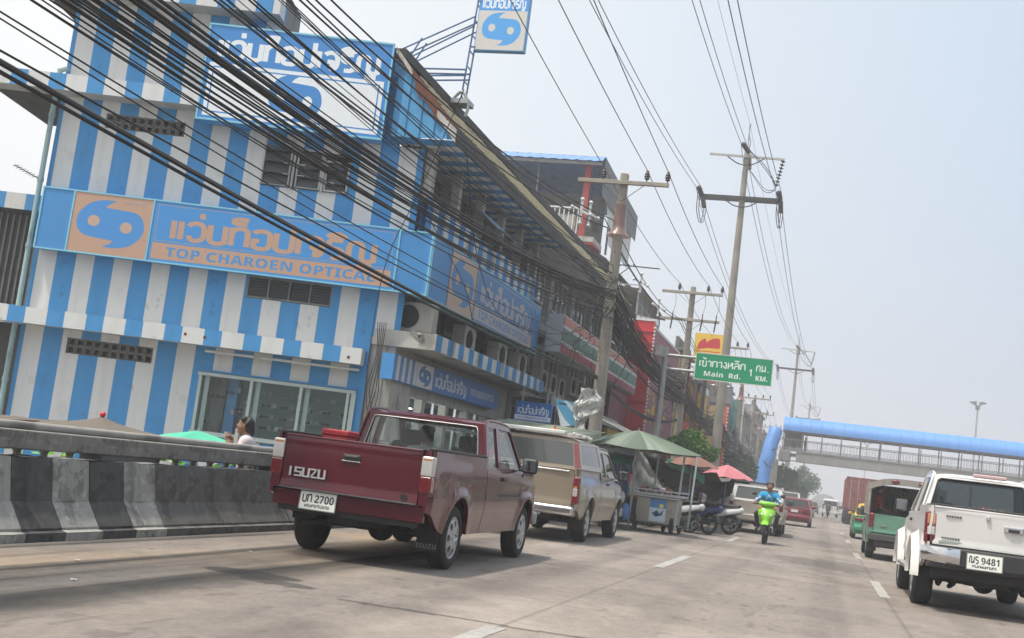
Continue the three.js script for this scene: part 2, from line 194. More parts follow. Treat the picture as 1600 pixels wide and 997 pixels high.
  const dash = (x, z0, z1, i) => { const m = struct('lane_dash', wornPaint, (g) => g.grid(1, 10, (a, c) => [x + (a - 0.5) * 0.15 + 0.006 * Math.sin(c * 40 + i), 0.004, lerp(z0, z1, c)])); };
  for (let i = 0; i < 5; i++) dash(-2.2, -4.7 - 13 * i, -8.75 - 13 * i, i);
  for (let i = 0; i < 7; i++) dash(0.95, -5.3 - 13 * i + 0.05, -9.15 - 13 * i, i + 20);
  for (let i = 0; i < 6; i++) dash(4.2, -5.3 - 13 * i, -9.15 - 13 * i, i + 40);
  // pavement on the left with kerb stones
  struct('pavement', mat([0.20, 0.185, 0.165], 0.92, { map: T.concrete, bumpMap: T.bump, bumpScale: 0.004 }), (g) => g.span(-9.6, 0, -17.4, -6.95, 0.13, -210));
  const kerb = thing('kerb', 'weathered grey kerb of concrete stones along the market pavement', 'kerb', -6.86, 0, -17.4); { const st = part('kerb_stone', M.concrete, kerb, (g) => g.box(0, 0.06, -0.5, 0.18, 0.14, 0.985, { r: 0.015 })); for (let i = 1; i < 60; i++) again(st, kerb, 0, 0, -i); }
}
// concrete barrier with a balustrade behind it
{
  const bar = thing('concrete_barrier', 'low black and grey painted concrete barrier along the road edge at left', 'barrier', -6.5, 0, -4);
  const prof = [[0, 0], [0, 0.075], [-0.055, 0.09], [-0.055, 0.11], [-0.20, 0.33], [-0.27, 0.71], [-0.43, 0.71], [-0.44, 0]];
  const seg = (z0, z1, m, name) => part(name, m, bar, (g) => { const n = 4; for (let i = 0; i < prof.length - 1; i++) g.grid(n, 1, (a, c) => { const z = lerp(z0, z1, a), wob = 0.006 * Math.sin(z * 5.1 + i * 2) + 0.004 * Math.sin(z * 13); const p = c ? prof[i + 1] : prof[i]; return [p[0] + (i > 0 && i < 6 ? wob : 0), p[1] + (p[1] > 0.5 ? wob : 0), z + 4]; }); g.shape(prof, [], 0.001, (x, y, z) => [x, y, z0 + 4]); });
  const blackp = mat([0.085, 0.084, 0.082], 0.9, { map: T.stain, bumpMap: T.bump, bumpScale: 0.005 }), greyp = mat([0.40, 0.39, 0.36], 0.9, { map: T.stain, bumpMap: T.bump, bumpScale: 0.005 }), bare = mat([0.16, 0.155, 0.145], 0.93, { map: T.stain, bumpMap: T.bump, bumpScale: 0.006 });
  const e = []; for (let i = 0; i < 19; i++) e.push(-1.0 - 0.583 * i); e[0] = 6;
  for (let i = 0; i + 1 < e.length; i++) seg(e[i], e[i + 1] + (0), e[i] > -0.5 ? bare : i % 2 ? greyp : blackp, 'painted_block');
  for (const [a, b] of [[e[18], -14.6], [-14.62, -17.3]]) if (a > b) seg(a, b - 0.0, bare, 'barrier_section');
  const rail = thing('bridge_parapet', 'weathered concrete parapet with short balusters and a pipe rail on top', 'parapet', -7.05, 0, -4);
  part('top_beam', mat([0.29, 0.275, 0.25], 0.93, { map: T.stain, bumpMap: T.bump, bumpScale: 0.006 }), rail, (g) => { g.box(0, 0.848, -1.6, 0.28, 0.175, 23.2, { r: 0.02 }); });
  part('pipe_rail', mat([0.34, 0.325, 0.30], 0.8, { map: T.grime }), rail, (g) => g.cyl(V(0, 0.968, 10), V(0, 0.968, -13.2), 0.042, 0.042, 10));
  part('lower_beam', M.oldcon, rail, (g) => g.box(0, 0.13, -1.6, 0.24, 0.9, 23.2));
  const bm = mat([0.50, 0.45, 0.36], 0.9, { map: T.grime });
  const bl = part('baluster', bm, rail, (g) => g.lathe([[0.035, 0], [0.05, 0.02], [0.034, 0.05], [0.042, 0.10], [0.034, 0.14], [0.05, 0.176]], new THREE.Matrix4().setPosition(0, 0.585, 0), 10));
  bl.position.z = 8; for (let i = 0; i < 52; i++) { const z = 8 - i * 0.4; if (i && (i % 10) < 7) again(bl, rail, 0, 0, z); }
  const po = part('post', M.oldcon, rail, (g) => g.box(0, 0.668, 0, 0.25, 0.18, 1.0)); po.position.z = 4.75; for (let i = 1; i < 5; i++) again(po, rail, 0, 0, 4.75 - i * 4);
}
// ------------------------------------------------------------------ the striped corner building
const NAME = 'แว่นท็อปเจริญ';
const bld = thing('shop_building', 'blue and white striped three-storey optical shop on the street corner', 'building', -9.63, 0, -25);
const RY = 0.2271, CO = Math.cos(RY), SI = Math.sin(RY);                   // the striped front is turned 13 degrees towards the road
const uw = (u, y, off = 0) => V(-9.63 + u * CO + off * SI, y, -25 - u * SI + off * CO);
function wallCells(b, f, us, u0, u1, y0, y1, holes) { // stripes of paint over one wall, with openings left out
  const ue = [...new Set([u0, u1, ...us.map((s) => s[0]), ...holes.flatMap((h) => [h[0], h[1]])])].filter((x) => x >= u0 && x <= u1).sort((a, c) => a - c), ye = [...new Set([y0, y1, ...holes.flatMap((h) => [h[2], h[3]])])].filter((x) => x >= y0 && x <= y1).sort((a, c) => a - c);
  for (let i = 0; i + 1 < ue.length; i++) for (let j = 0; j + 1 < ye.length; j++) { const cu = (ue[i] + ue[i + 1]) / 2, cy = (ye[j] + ye[j + 1]) / 2; if (holes.some((h) => cu > h[0] && cu < h[1] && cy > h[2] && cy < h[3])) continue; let c = us[0][1]; for (const s of us) if (s[0] <= cu + 1e-6) c = s[1]; b.quad(f(ue[i], ye[j]), f(ue[i + 1], ye[j]), f(ue[i + 1], ye[j + 1]), f(ue[i], ye[j + 1]), c); }
}
const stripes = (from, wb, ww, n) => { const s = []; let a = from; for (let i = 0; i < n; i++) { s.push([a, i % 2 ? BLUE : WHITE]); a += i % 2 ? wb : ww; } return s; };
const B0 = { pos: [0, 0, 0], ry: RY };
{
  const S = stripes(-8.8, 0.44, 0.417, 40), holes = [[-3.95, -0.45, 0.95, 2.38], [-3.19, -1.28, 4.1, 4.6], [-3.26, -1.27, 6.66, 7.56], [-6.95, -5.13, 7.53, 7.87], [-6.97, -5.03, 2.38, 2.73]];
  const f = (u, y) => [u, y, 0];
  part('striped_wall', M.vcol, bld, (b) => { wallCells(b, f, S, -8.05, -0.27, -1.0, 3.6, holes); wallCells(b, f, S, -8.05, 0.33, 3.6, 7.9, holes); wallCells(b, f, S, -8.05, -0.3, 7.9, 10.0, holes); wallCells(b, f, S, -8.05, -3.3, 10.0, 11.2, []); }, B0);
  part('inner_wall', M.grey, bld, (b) => { b.span(-8.04, -1, -0.30, 0.3, 0.9, -0.42); b.span(-8.04, 3.3, -0.30, -3.4, 7.9, -0.42).span(-1.1, 3.3, -0.30, 0.3, 7.9, -0.42).span(-3.4, 4.9, -0.3, -1.1, 6.5, -0.42).span(-3.4, 3.3, -0.3, -1.1, 4.0, -0.42).span(-8.04, 7.9, -0.3, -0.32, 9.5, -0.42); b.span(-8.04, -1, -0.03, -7.98, 11.2, -9).span(-3.36, 10, -0.03, -3.3, 11.2, -1.6); b.span(-8.04, 9.5, -0.03, -0.6, 9.7, -6).span(-8.04, 11.0, -0.03, -3.3, 11.19, -1.6); b.span(-8.04, -1, -0.45, -4.2, 3.6, -0.5); }, B0);
  part('reveal', M.dirtywhite, bld, (b) => { for (const [a, c, d, e] of holes) { b.span(a - 0.002, d, -0.005, a - 0.03, e, -0.29).span(c + 0.002, d, -0.005, c + 0.03, e, -0.29).span(a, d - 0.03, -0.005, c, d - 0.002, -0.29).span(a, e + 0.002, -0.005, c, e + 0.03, -0.29); } }, B0);
  // striped slabs above each storey
  const BS = stripes(-10.35, 0.385, 0.483, 60);
  const slab = (u0, u1, y0, y1, off) => { part('striped_fascia', M.vcol, bld, (b) => { wallCells(b, (u, y) => [u, y, off], BS, u0, u1, y0, y1, []); wallCells(b, (u, y) => [u0, y, off - (u - u0)], BS.map((s) => [s[0] - BS[0][0] + u0, s[1]]), u0, u0 + off, y0, y1, []); wallCells(b, (u, y) => [u1, y, off - (u - u1)], BS.map((s) => [s[0] - BS[0][0] + u1, s[1]]), u1, u1 + off, y0, y1, []); }, B0); part('slab', M.dirtywhite, bld, (b) => b.span(u0 + 0.004, y0 + 0.015, 0.004, u1 - 0.004, y1 - 0.01, off - 0.004), B0); };
  slab(-8.7, -0.35, 2.89, 3.24, 0.6); slab(-9.6, -4.75, 8.13, 8.5, 0.6); slab(-8.75, -3.25, 10.42, 10.78, 0.6);
  part('slab', M.darkgrey, bld, (b) => b.span(-9.6, 8.14, -3, -8.06, 8.46, -0.002), B0); part('slab', M.darkgrey, bld, (b) => b.span(-8.75, 10.44, -3, -8.06, 10.7, -0.002), B0);
  part('drain_pipe', mat([0.36, 0.52, 0.52], 0.6, { map: T.grime }), bld, (b) => { b.cyl(V(-8.13, -1, 0.14), V(-8.13, 8.72, 0.14), 0.058, 0.058, 10); for (const y of [1.6, 3.0, 4.6, 6.1, 7.6]) b.cyl(V(-8.13, y, 0.14), V(-8.13, y + 0.09, 0.14), 0.072, 0.072, 10); b.cyl(V(-8.13, 8.68, 0.14), V(-7.95, 8.76, 0.14), 0.055, 0.055, 8); b.tube([V(-8.13, 3.0, 0.16), V(-8.25, 3.08, 0.24), V(-8.5, 3.1, 0.24)], 0.018, 8, 5); }, B0);
  // ventilation blocks: rows of small square bricks with a hole
  const ventB = mat([0.20, 0.195, 0.185], 0.9, { map: T.grime });
  for (const [u0, u1, y0, y1] of [[-6.95, -5.13, 7.53, 7.87], [-6.97, -5.03, 2.38, 2.73]]) { const vent = part('vent_panel', M.grey, bld, (b) => b.span(u0, y0, -0.26, u1, y1, -0.28), B0); const n = 10, w = (u1 - u0) / n, h = (y1 - y0) / 2; const br = part('brick', ventB, vent, (b) => b.shape([[-w / 2 + 0.006, 0.004], [w / 2 - 0.006, 0.004], [w / 2 - 0.006, h - 0.004], [-w / 2 + 0.006, h - 0.004]], [[[-w / 2 + 0.035, 0.03], [-w / 2 + 0.035, h - 0.03], [w / 2 - 0.035, h - 0.03], [w / 2 - 0.035, 0.03]]], 0.13, (x, y, z) => [x, y, z - 0.16])); br.position.set(u0 + w / 2, y0, 0); for (let i = 0; i < n * 2; i++) if (i) again(br, vent, u0 + w * (0.5 + (i % n)), y0 + h * (i / n | 0), 0); }
  // louvre windows under the big sign and on the second storey
  const louvre = (u0, u1, y0, y1, n, frameM, dz, slats, glassM) => { const win = part('window', frameM, bld, (b) => { const t = 0.035; for (let i = 0; i <= n; i++) { const u = lerp(u0, u1, i / n); b.box(u, (y0 + y1) / 2, dz, t, y1 - y0 + t, 0.06); } b.box((u0 + u1) / 2, y0, dz, u1 - u0, t, 0.064).box((u0 + u1) / 2, y1, dz, u1 - u0, t, 0.064); }, B0); const w = (u1 - u0) / n; const sl = part('slat', glassM, win, (b) => b.box(0, 0, 0, w - 0.05, (y1 - y0) / slats * 1.12, 0.006, { rx: -0.55 })); sl.position.set(u0 + w / 2, y0 + (y1 - y0) / slats * 0.5, dz - 0.02); for (let i = 0; i < n; i++) for (let j = 0; j < slats; j++) if (i || j) again(sl, win, u0 + w * (i + 0.5), y0 + (y1 - y0) / slats * (j + 0.5), dz - 0.02); return win; };
  const dg = new THREE.MeshPhysicalMaterial({ color: lin(0.10, 0.105, 0.105), roughness: 0.12, clearcoat: 0.5, map: T.dust, side: THREE.DoubleSide }), bw = mat([0.55, 0.55, 0.54], 0.6, { map: T.grime });
  louvre(-3.17, -1.3, 4.13, 4.58, 4, M.grey, -0.03, 7, dg); for (const [y0, y1] of [[4.05, 4.65], [6.6, 7.6]]) part('window_room', M.dirtywhite, bld, (b) => { b.span(-3.35, y0, -1.5, -1.15, y1 + 0.2, -1.55).span(-3.4, y0, -1.5, -3.35, y1 + 0.2, -0.43).span(-1.15, y0, -1.5, -1.1, y1 + 0.2, -0.43).span(-3.4, y1 + 0.2, -1.5, -1.1, y1 + 0.25, -0.43).span(-3.4, y0 - 0.05, -1.5, -1.1, y0, -0.43); }, B0);
  louvre(-3.24, -2.62, 6.7, 7.72, 1, bw, 0.02, 4, dg); louvre(-2.46, -1.92, 6.70, 7.56, 1, bw, 0.025, 4, dg); louvre(-1.80, -1.30, 6.69, 7.36, 1, bw, 0.025, 4, dg);
  part('window_sash', bw, bld, (b) => { b.box(-2.54, 7.1, 0.06, 0.05, 0.95, 0.04).box(-2.54, 7.58, 0.07, 0.2, 0.05, 0.05).box(-1.86, 7.05, 0.06, 0.05, 0.8, 0.04); for (const y of [6.95, 7.2]) b.box(-2.36, y, 0.08, 0.16, 0.018, 0.02).box(-2.68, y, 0.08, 0.16, 0.018, 0.02).box(-1.68, y - 0.08, 0.08, 0.2, 0.02, 0.02); }, B0);
  // shop window with a show case behind the glass
  const frameM = mat([0.50, 0.58, 0.55], 0.5, { map: T.dust });
  const sw = part('shop_window', frameM, bld, (b) => { b.box(-2.2, 2.31, 0.02, 3.5, 0.07, 0.10).box(-2.2, 1.02, 0.02, 3.5, 0.09, 0.12); for (const u of [-3.88, -2.74, -1.64, -0.6]) b.box(u, 1.66, 0.022, 0.065, 1.26, 0.10).box(u + 0.13, 1.66, -0.06, 0.1, 1.26, 0.03); b.box(-0.48, 1.66, 0.02, 0.1, 1.26, 0.1); }, B0);
  part('window_frame', mat(BLUE, 0.6), sw, (b) => b.span(-3.96, 0.95, -0.01, -3.92, 2.38, 0.05).span(-0.47, 0.95, -0.01, -0.42, 2.38, 0.05).span(-3.96, 2.36, -0.01, -0.42, 2.40, 0.05));
  for (const [a, c] of [[-3.85, -2.77], [-2.71, -1.67], [-1.61, -0.53]]) part('pane', M.shopglass, sw, (b) => b.quad([a, 1.06, 0.025], [c, 1.06, 0.025], [c, 2.28, 0.025], [a, 2.28, 0.025]));
  part('showcase', mat([0.30, 0.36, 0.355], 0.7), sw, (b) => { b.span(-4.0, 0.9, -0.92, -0.4, 2.5, -1.0).span(-4.0, 0.88, -1, -0.4, 0.98, -0.02).span(-4.0, 2.42, -1, -0.4, 2.5, -0.02).span(-4.05, 0.9, -1, -4.0, 2.5, -0.02).span(-0.4, 0.9, -1, -0.35, 2.5, -0.02); b.span(-4.2, -1, -0.02, -0.2, 0.88, -0.08); });
  part('column', mat(BLUE, 0.6), sw, (b) => b.span(-3.38, 0.98, -0.5, -3.16, 2.42, -0.85)); part('display_panel', M.dirtywhite, sw, (b) => { b.span(-3.8, 0.98, -0.8, -3.5, 2.3, -0.88).span(-3.05, 1.5, -0.8, -2.85, 1.72, -0.82).span(-2.05, 1.4, -0.8, -1.9, 1.58, -0.82).span(-1.05, 1.35, -0.8, -0.8, 1.5, -0.82); for (let i = 0; i < 60; i++) b.box(rr(-3.4, -0.6), [1.0, 1.26, 1.51, 1.76, 2.01][i % 5] + 0.05, rr(-0.8, -0.4), rr(0.03, 0.10), rr(0.05, 0.12), 0.03); });
  const shelfG = glassMat([0.7, 0.85, 0.82]); for (const y of [1.25, 1.5, 1.75, 2.0]) part('shelf', shelfG, sw, (b) => b.span(-3.05, y, -0.3, -0.55, y + 0.012, -0.88));
  for (const u of [-3.25, -2.05, -0.95]) part('awning_lamp', M.white, bld, (b) => b.box(u, 2.79, 0.3, 1.1, 0.05, 0.10, { r: 0.015 }), B0);
  part('stain', M.rust, bld, (b) => { for (const [u, y] of [[-4.2, 3.08], [-3.77, 3.06], [-0.62, 3.02], [-5.25, 8.42], [-5.35, 8.40]]) b.cyl(V(u, y, 0.598), V(u, y, 0.604), 0.035, 0.035, 10); }, B0);
  // glasses on show
  const gl = (() => { const o = solo('spectacles', 'pair of dark spectacles displayed inside the striped shop window', 'spectacles', M.black, (b) => { for (const s of [-1, 1]) { b.geo(new THREE.TorusGeometry(0.034, 0.008, 5, 12), new THREE.Matrix4().makeScale(1.2, 0.85, 1).setPosition(s * 0.052, 0, 0)); b.geo(new THREE.CircleGeometry(0.032, 10), new THREE.Matrix4().makeScale(1.2, 0.8, 1).setPosition(s * 0.052, 0, 0)); b.beam(V(s * 0.095, 0.01, 0), V(s * 0.09, 0.01, -0.12), 0.006); } b.beam(V(-0.02, 0.012, 0), V(0.02, 0.012, 0), 0.008); }, { group: 'spectacles shown in the shop window' }); return o; })();
  const spots = [[-3.68, 1.92, 0.1], [-3.68, 1.84, 0.1], [-3.5, 1.86, 0.4], [-3.66, 1.28, 0.2], [-3.32, 1.98, 0.44], [-2.98, 1.62, 0.1], [-2.98, 1.54, 0.1]]; for (let i = 0; i < 5; i++) for (let j = 0; j < 3; j++) spots.push([-2.5 + i * 0.42 + (i > 1 ? 0.12 : 0), 1.29 + j * 0.25, 0.55]);
  spots.forEach(([u, y, d], i) => { const p = uw(u, y, -d), o = i ? gl.clone() : gl; if (i) { o.name = numbered('spectacles'); o.userData = { ...gl.userData }; scene.add(o); } o.position.copy(p); o.rotation.y = RY; });
}
// road side of the corner building (in metres from its corner)
const L = (x, y, z) => [x + 9.63, y, z + 25];
{
  const X = (x) => x + 9.63, Z = (z) => z + 25;
  const stripesZ = (z0, n, w = 0.42) => Array.from({ length: n }, (_, i) => [z0 + i * w, i % 2 ? WHITE : BLUE]);
  // corner pillar, side ledge for the air conditioners with a striped edge
  part('corner_pillar', M.dirtywhite, bld, (b) => { b.span(X(-10.0), -1, Z(-25.6), X(-9.55), 3.42, Z(-25.02)); b.span(X(-9.55), -0.2, Z(-26.3), X(-9.35), 3.42, Z(-25.05)); });
  part('ledge', M.dirtywhite, bld, (b) => b.span(X(-9.98), 3.42, Z(-35.5), X(-8.41), 3.775, Z(-24.95)));
  part('striped_edge', M.vcolGrime, bld, (b) => wallCells(b, (u, y) => [X(-8.405), y, Z(-24.95) - u], stripesZ(0, 26), 0, 10.5, 3.425, 3.77, []));
  part('ledge_crack', M.grey, bld, (b) => { b.box(X(-8.9), 3.72, Z(-24.945), 0.24, 0.10, 0.03, { rz: -0.5 }).box(X(-8.75), 3.66, Z(-24.945), 0.12, 0.14, 0.03, { rz: 0.4 }); });
  part('recess_wall', M.darkgrey, bld, (b) => { b.span(X(-9.85), 3.77, Z(-35.5), X(-9.75), 8.0, Z(-25.15)); b.span(X(-9.8), 3.77, Z(-25.2), X(-9.45), 8.0, Z(-25.1)); });
  for (let i = 0; i < 4; i++) part('recess_window', dgWin(), bld, (b) => b.span(X(-9.745), 4.1, Z(-26.9 - i * 2.4), X(-9.72), 4.8, Z(-28.3 - i * 2.4)));
  part('upper_parapet', M.vcolGrime, bld, (b) => { wallCells(b, (u, y) => [X(-9.05), y, Z(-25.0) - u], stripesZ(0, 26), 0, 10.5, 5.9, 6.8, []); wallCells(b, (u, y) => [X(-9.2), y, Z(-25.0) - u], stripesZ(0, 26), 0, 10.5, 5.9, 6.8, []); b.quad([X(-9.2), 6.8, Z(-25)], [X(-9.05), 6.8, Z(-25)], [X(-9.05), 6.8, Z(-35.5)], [X(-9.2), 6.8, Z(-35.5)], WHITE); });
  const colm = part('balcony_column', M.dirtywhite, bld, (b) => b.box(0, 7.35, 0, 0.2, 1.2, 0.2)); colm.position.set(X(-9.2), 0, Z(-25.3)); for (let i = 1; i < 6; i++) again(colm, bld, X(-9.2), 0, Z(-25.3 - i * 2.05));
  const jal = part('jalousie', M.grey, bld, (b) => { b.span(X(-9.74), 6.8, 0, X(-9.71), 7.9, -1.3); for (let k = 0; k < 9; k++) b.box(X(-9.69), 6.9 + k * 0.115, -0.65, 0.012, 0.10, 1.2, { rz: 0.5 }); }); jal.position.z = Z(-25.6); for (let i = 1; i < 5; i++) again(jal, bld, 0, 0, Z(-25.6 - 2.05 * i));
  // ground-floor shop front
  part('shopfront_wall', M.dirtywhite, bld, (b) => { b.span(X(-9.75), 0.1, Z(-35.5), X(-9.6), 0.55, Z(-26.4)); b.span(X(-9.75), 2.45, Z(-35.5), X(-9.5), 3.42, Z(-25.6)); for (let i = 0; i < 5; i++) b.span(X(-9.75), 0.1, Z(-27.9 - i * 1.9), X(-9.55), 2.45, Z(-28.15 - i * 1.9)); });
  part('shop_interior', mat([0.30, 0.32, 0.31], 0.8), bld, (b) => { b.span(X(-12.6), 0.05, Z(-35.5), X(-12.5), 3.4, Z(-25.8)).span(X(-12.6), 0.02, Z(-35.5), X(-9.7), 0.1, Z(-25.8)).span(X(-12.6), 3.3, Z(-35.5), X(-9.7), 3.4, Z(-25.8)); for (let k = 0; k < 8; k++) b.span(X(-11.5), 0.1, Z(-26.8 - k * 1.15), X(-10.9), 1.1, Z(-27.6 - k * 1.15)); });
  for (let i = 0; i < 5; i++) { part('shop_pane', M.shopglass, bld, (b) => b.quad(L(-9.62, 0.55, -26.3 - i * 1.9), L(-9.62, 0.55, -27.88 - i * 1.9), L(-9.62, 2.45, -27.88 - i * 1.9), L(-9.62, 2.45, -26.3 - i * 1.9))); part('pane_frame', M.alloy, bld, (b) => { b.span(X(-9.65), 0.55, Z(-27.05 - i * 1.9), X(-9.59), 2.45, Z(-27.12 - i * 1.9)).span(X(-9.65), 1.9, Z(-26.3 - i * 1.9), X(-9.6), 1.96, Z(-27.88 - i * 1.9)); }); }
  part('inside_lamp', new THREE.MeshStandardMaterial({ color: 0xffffff, emissive: lin(1, 1, 0.96), emissiveIntensity: 1.6 }), bld, (b) => b.box(X(-10.4), 2.35, Z(-26.9), 0.05, 0.04, 1.15, {}).box(X(-10.6), 2.3, Z(-29.6), 0.05, 0.04, 1.15));
  for (const z of [-26.9, -29.6]) { const l = new THREE.PointLight(lin(1, 1, 0.95), 3, 8); l.position.set(X(-10.5), 2.25, Z(z)); l.castShadow = true; bld.add(l); }
  part('side_wall', M.grey, bld, (b) => { b.span(X(-16), -0.2, Z(-35.7), X(-9.55), 9.2, Z(-35.5)); b.span(X(-14), 7.75, Z(-35.5), X(-9.7), 7.95, Z(-25.1)); });
  // steep canopy roof over the road side, with a blue rusty end and a striped soffit
  const roofLen = 26.4; // z -24.5 .. -50.9
  part('roof_board', M.darkgrey, bld, (b) => { b.quad(L(-8.45, 8.16, -24.55), L(-8.45, 8.16, -50.9), L(-9.98, 9.84, -50.9), L(-9.98, 9.84, -24.55)); b.beam(V(...L(-10.0, 9.93, -24.5)), V(...L(-10.0, 9.93, -50.9)), 0.26, 0.2).beam(V(...L(-8.43, 8.06, -24.5)), V(...L(-8.43, 8.06, -50.9)), 0.05, 0.26); });
  const tileM = mat([0.34, 0.30, 0.19], 0.8, { map: T.grime });
  part('roof_tile', tileM, bld, (b) => { const a = V(...L(-8.43, 8.2, -24.75)), e = V(...L(-9.93, 9.86, -24.75)), s = e.clone().sub(a), n = V(s.y, -s.x, 0).normalize(); const rz = Math.atan2(s.y, s.x) - Math.PI / 2; for (let j = 0; j < 8; j++) for (let i = 0; i < 128; i++) { const p = a.clone().addScaledVector(s, 0.14 + 0.62 * (j + 0.5) / 8).addScaledVector(n, 0.03 + 0.004 * ((i * 7 + j * 3) % 5)); b.box(p.x, p.y, p.z - i * 0.2045, 0.022, s.length() * 0.62 / 8 - 0.045, 0.14, { rz }); } }, { kind: 'stuff' });
  part('canopy_end', mat([0.07, 0.33, 0.62], 0.6, { map: T.grime }), bld, (b) => { const z = Z(-24.5); for (let i = 0; i < 9; i++) { const x0 = lerp(-9.96, -8.46, i / 9), x1 = lerp(-9.96, -8.46, (i + 1) / 9), top = (x) => lerp(9.82, 8.16, (x + 9.96) / 1.5), d = i % 2 ? 0.03 : 0; b.quad([X(x0), 8.0, z + d], [X(x1), 8.0, z + d], [X(x1), top(x1), z + d], [X(x0), top(x0), z + d]); b.quad([X(x1), 8.0, z], [X(x1), 8.0, z + 0.03], [X(x1), top(x1), z + 0.03], [X(x1), top(x1), z]); } });
  part('rusty_flashing', M.rust, bld, (b) => b.grid(30, 2, (a, c) => { const x = lerp(-10.02, -8.42, a), t = lerp(9.93, 8.2, a) + 0.06; return [X(x) + (c - 0.5) * 0.01, t - c * (0.16 + 0.12 * fbm(a, 0.5, 12, 1, 3, 5) + (a > 0.3 && a < 0.75 ? 0.14 : 0)), Z(-24.5) + 0.06 + 0.05 * fbm(a, c, 9, 3, 3, 6)]; }));
  part('torn_flashing', M.dirtywhite, bld, (b) => b.grid(10, 2, (a, c) => [X(lerp(-10.05, -9.6, a)), lerp(10.02, 9.5, a) - c * 0.12, Z(-24.42) + 0.1 * fbm(a, c, 4, 2, 2, 8)]));
  part('torn_flashing', M.dirtywhite, bld, (b) => b.grid(10, 2, (a, c) => [X(lerp(-8.9, -8.4, a)), lerp(8.62, 8.2, a) - c * (0.15 + 0.14 * a), Z(-24.43) + 0.05 * fbm(a, c, 5, 2, 2, 9)]));
  const sofB = mat(BLUE, 0.8, { map: T.grime }), sofW = mat(WHITE, 0.85, { map: T.grime });
  const pan = [0, 1].map((k) => { const p = part('soffit_panel', k ? sofW : sofB, bld, (b) => b.span(X(-9.9), 7.97, 0, X(-8.46), 8.0, -0.42)); p.position.z = Z(-24.55); return p; }); pan[1].position.z -= 0.43; for (let i = 2; i < 61; i++) again(i > 26 ? pan[1] : pan[i % 2], bld, 0, 0.004 * (i % 3), Z(-24.55 - 0.43 * i));
  // striped flap awnings that hang under the canopy
  for (const [z, w] of [[-28.6, 2.4], [-33.2, 2.0]]) part('flap_awning', M.vcolGrime, bld, (b) => { for (let i = 0; i < 8; i++) b.quad(L(-9.1, 7.5, z - i * w / 8), L(-9.1, 7.5, z - (i + 1) * w / 8), L(-8.5, 7.0, z - (i + 1) * w / 8), L(-8.5, 7.0, z - i * w / 8), i % 2 ? WHITE : BLUE); });
}
function dgWin() { return dgWin.m || (dgWin.m = new THREE.MeshPhysicalMaterial({ color: lin(0.05, 0.055, 0.055), roughness: 0.1, clearcoat: 0.6, side: THREE.DoubleSide })); }
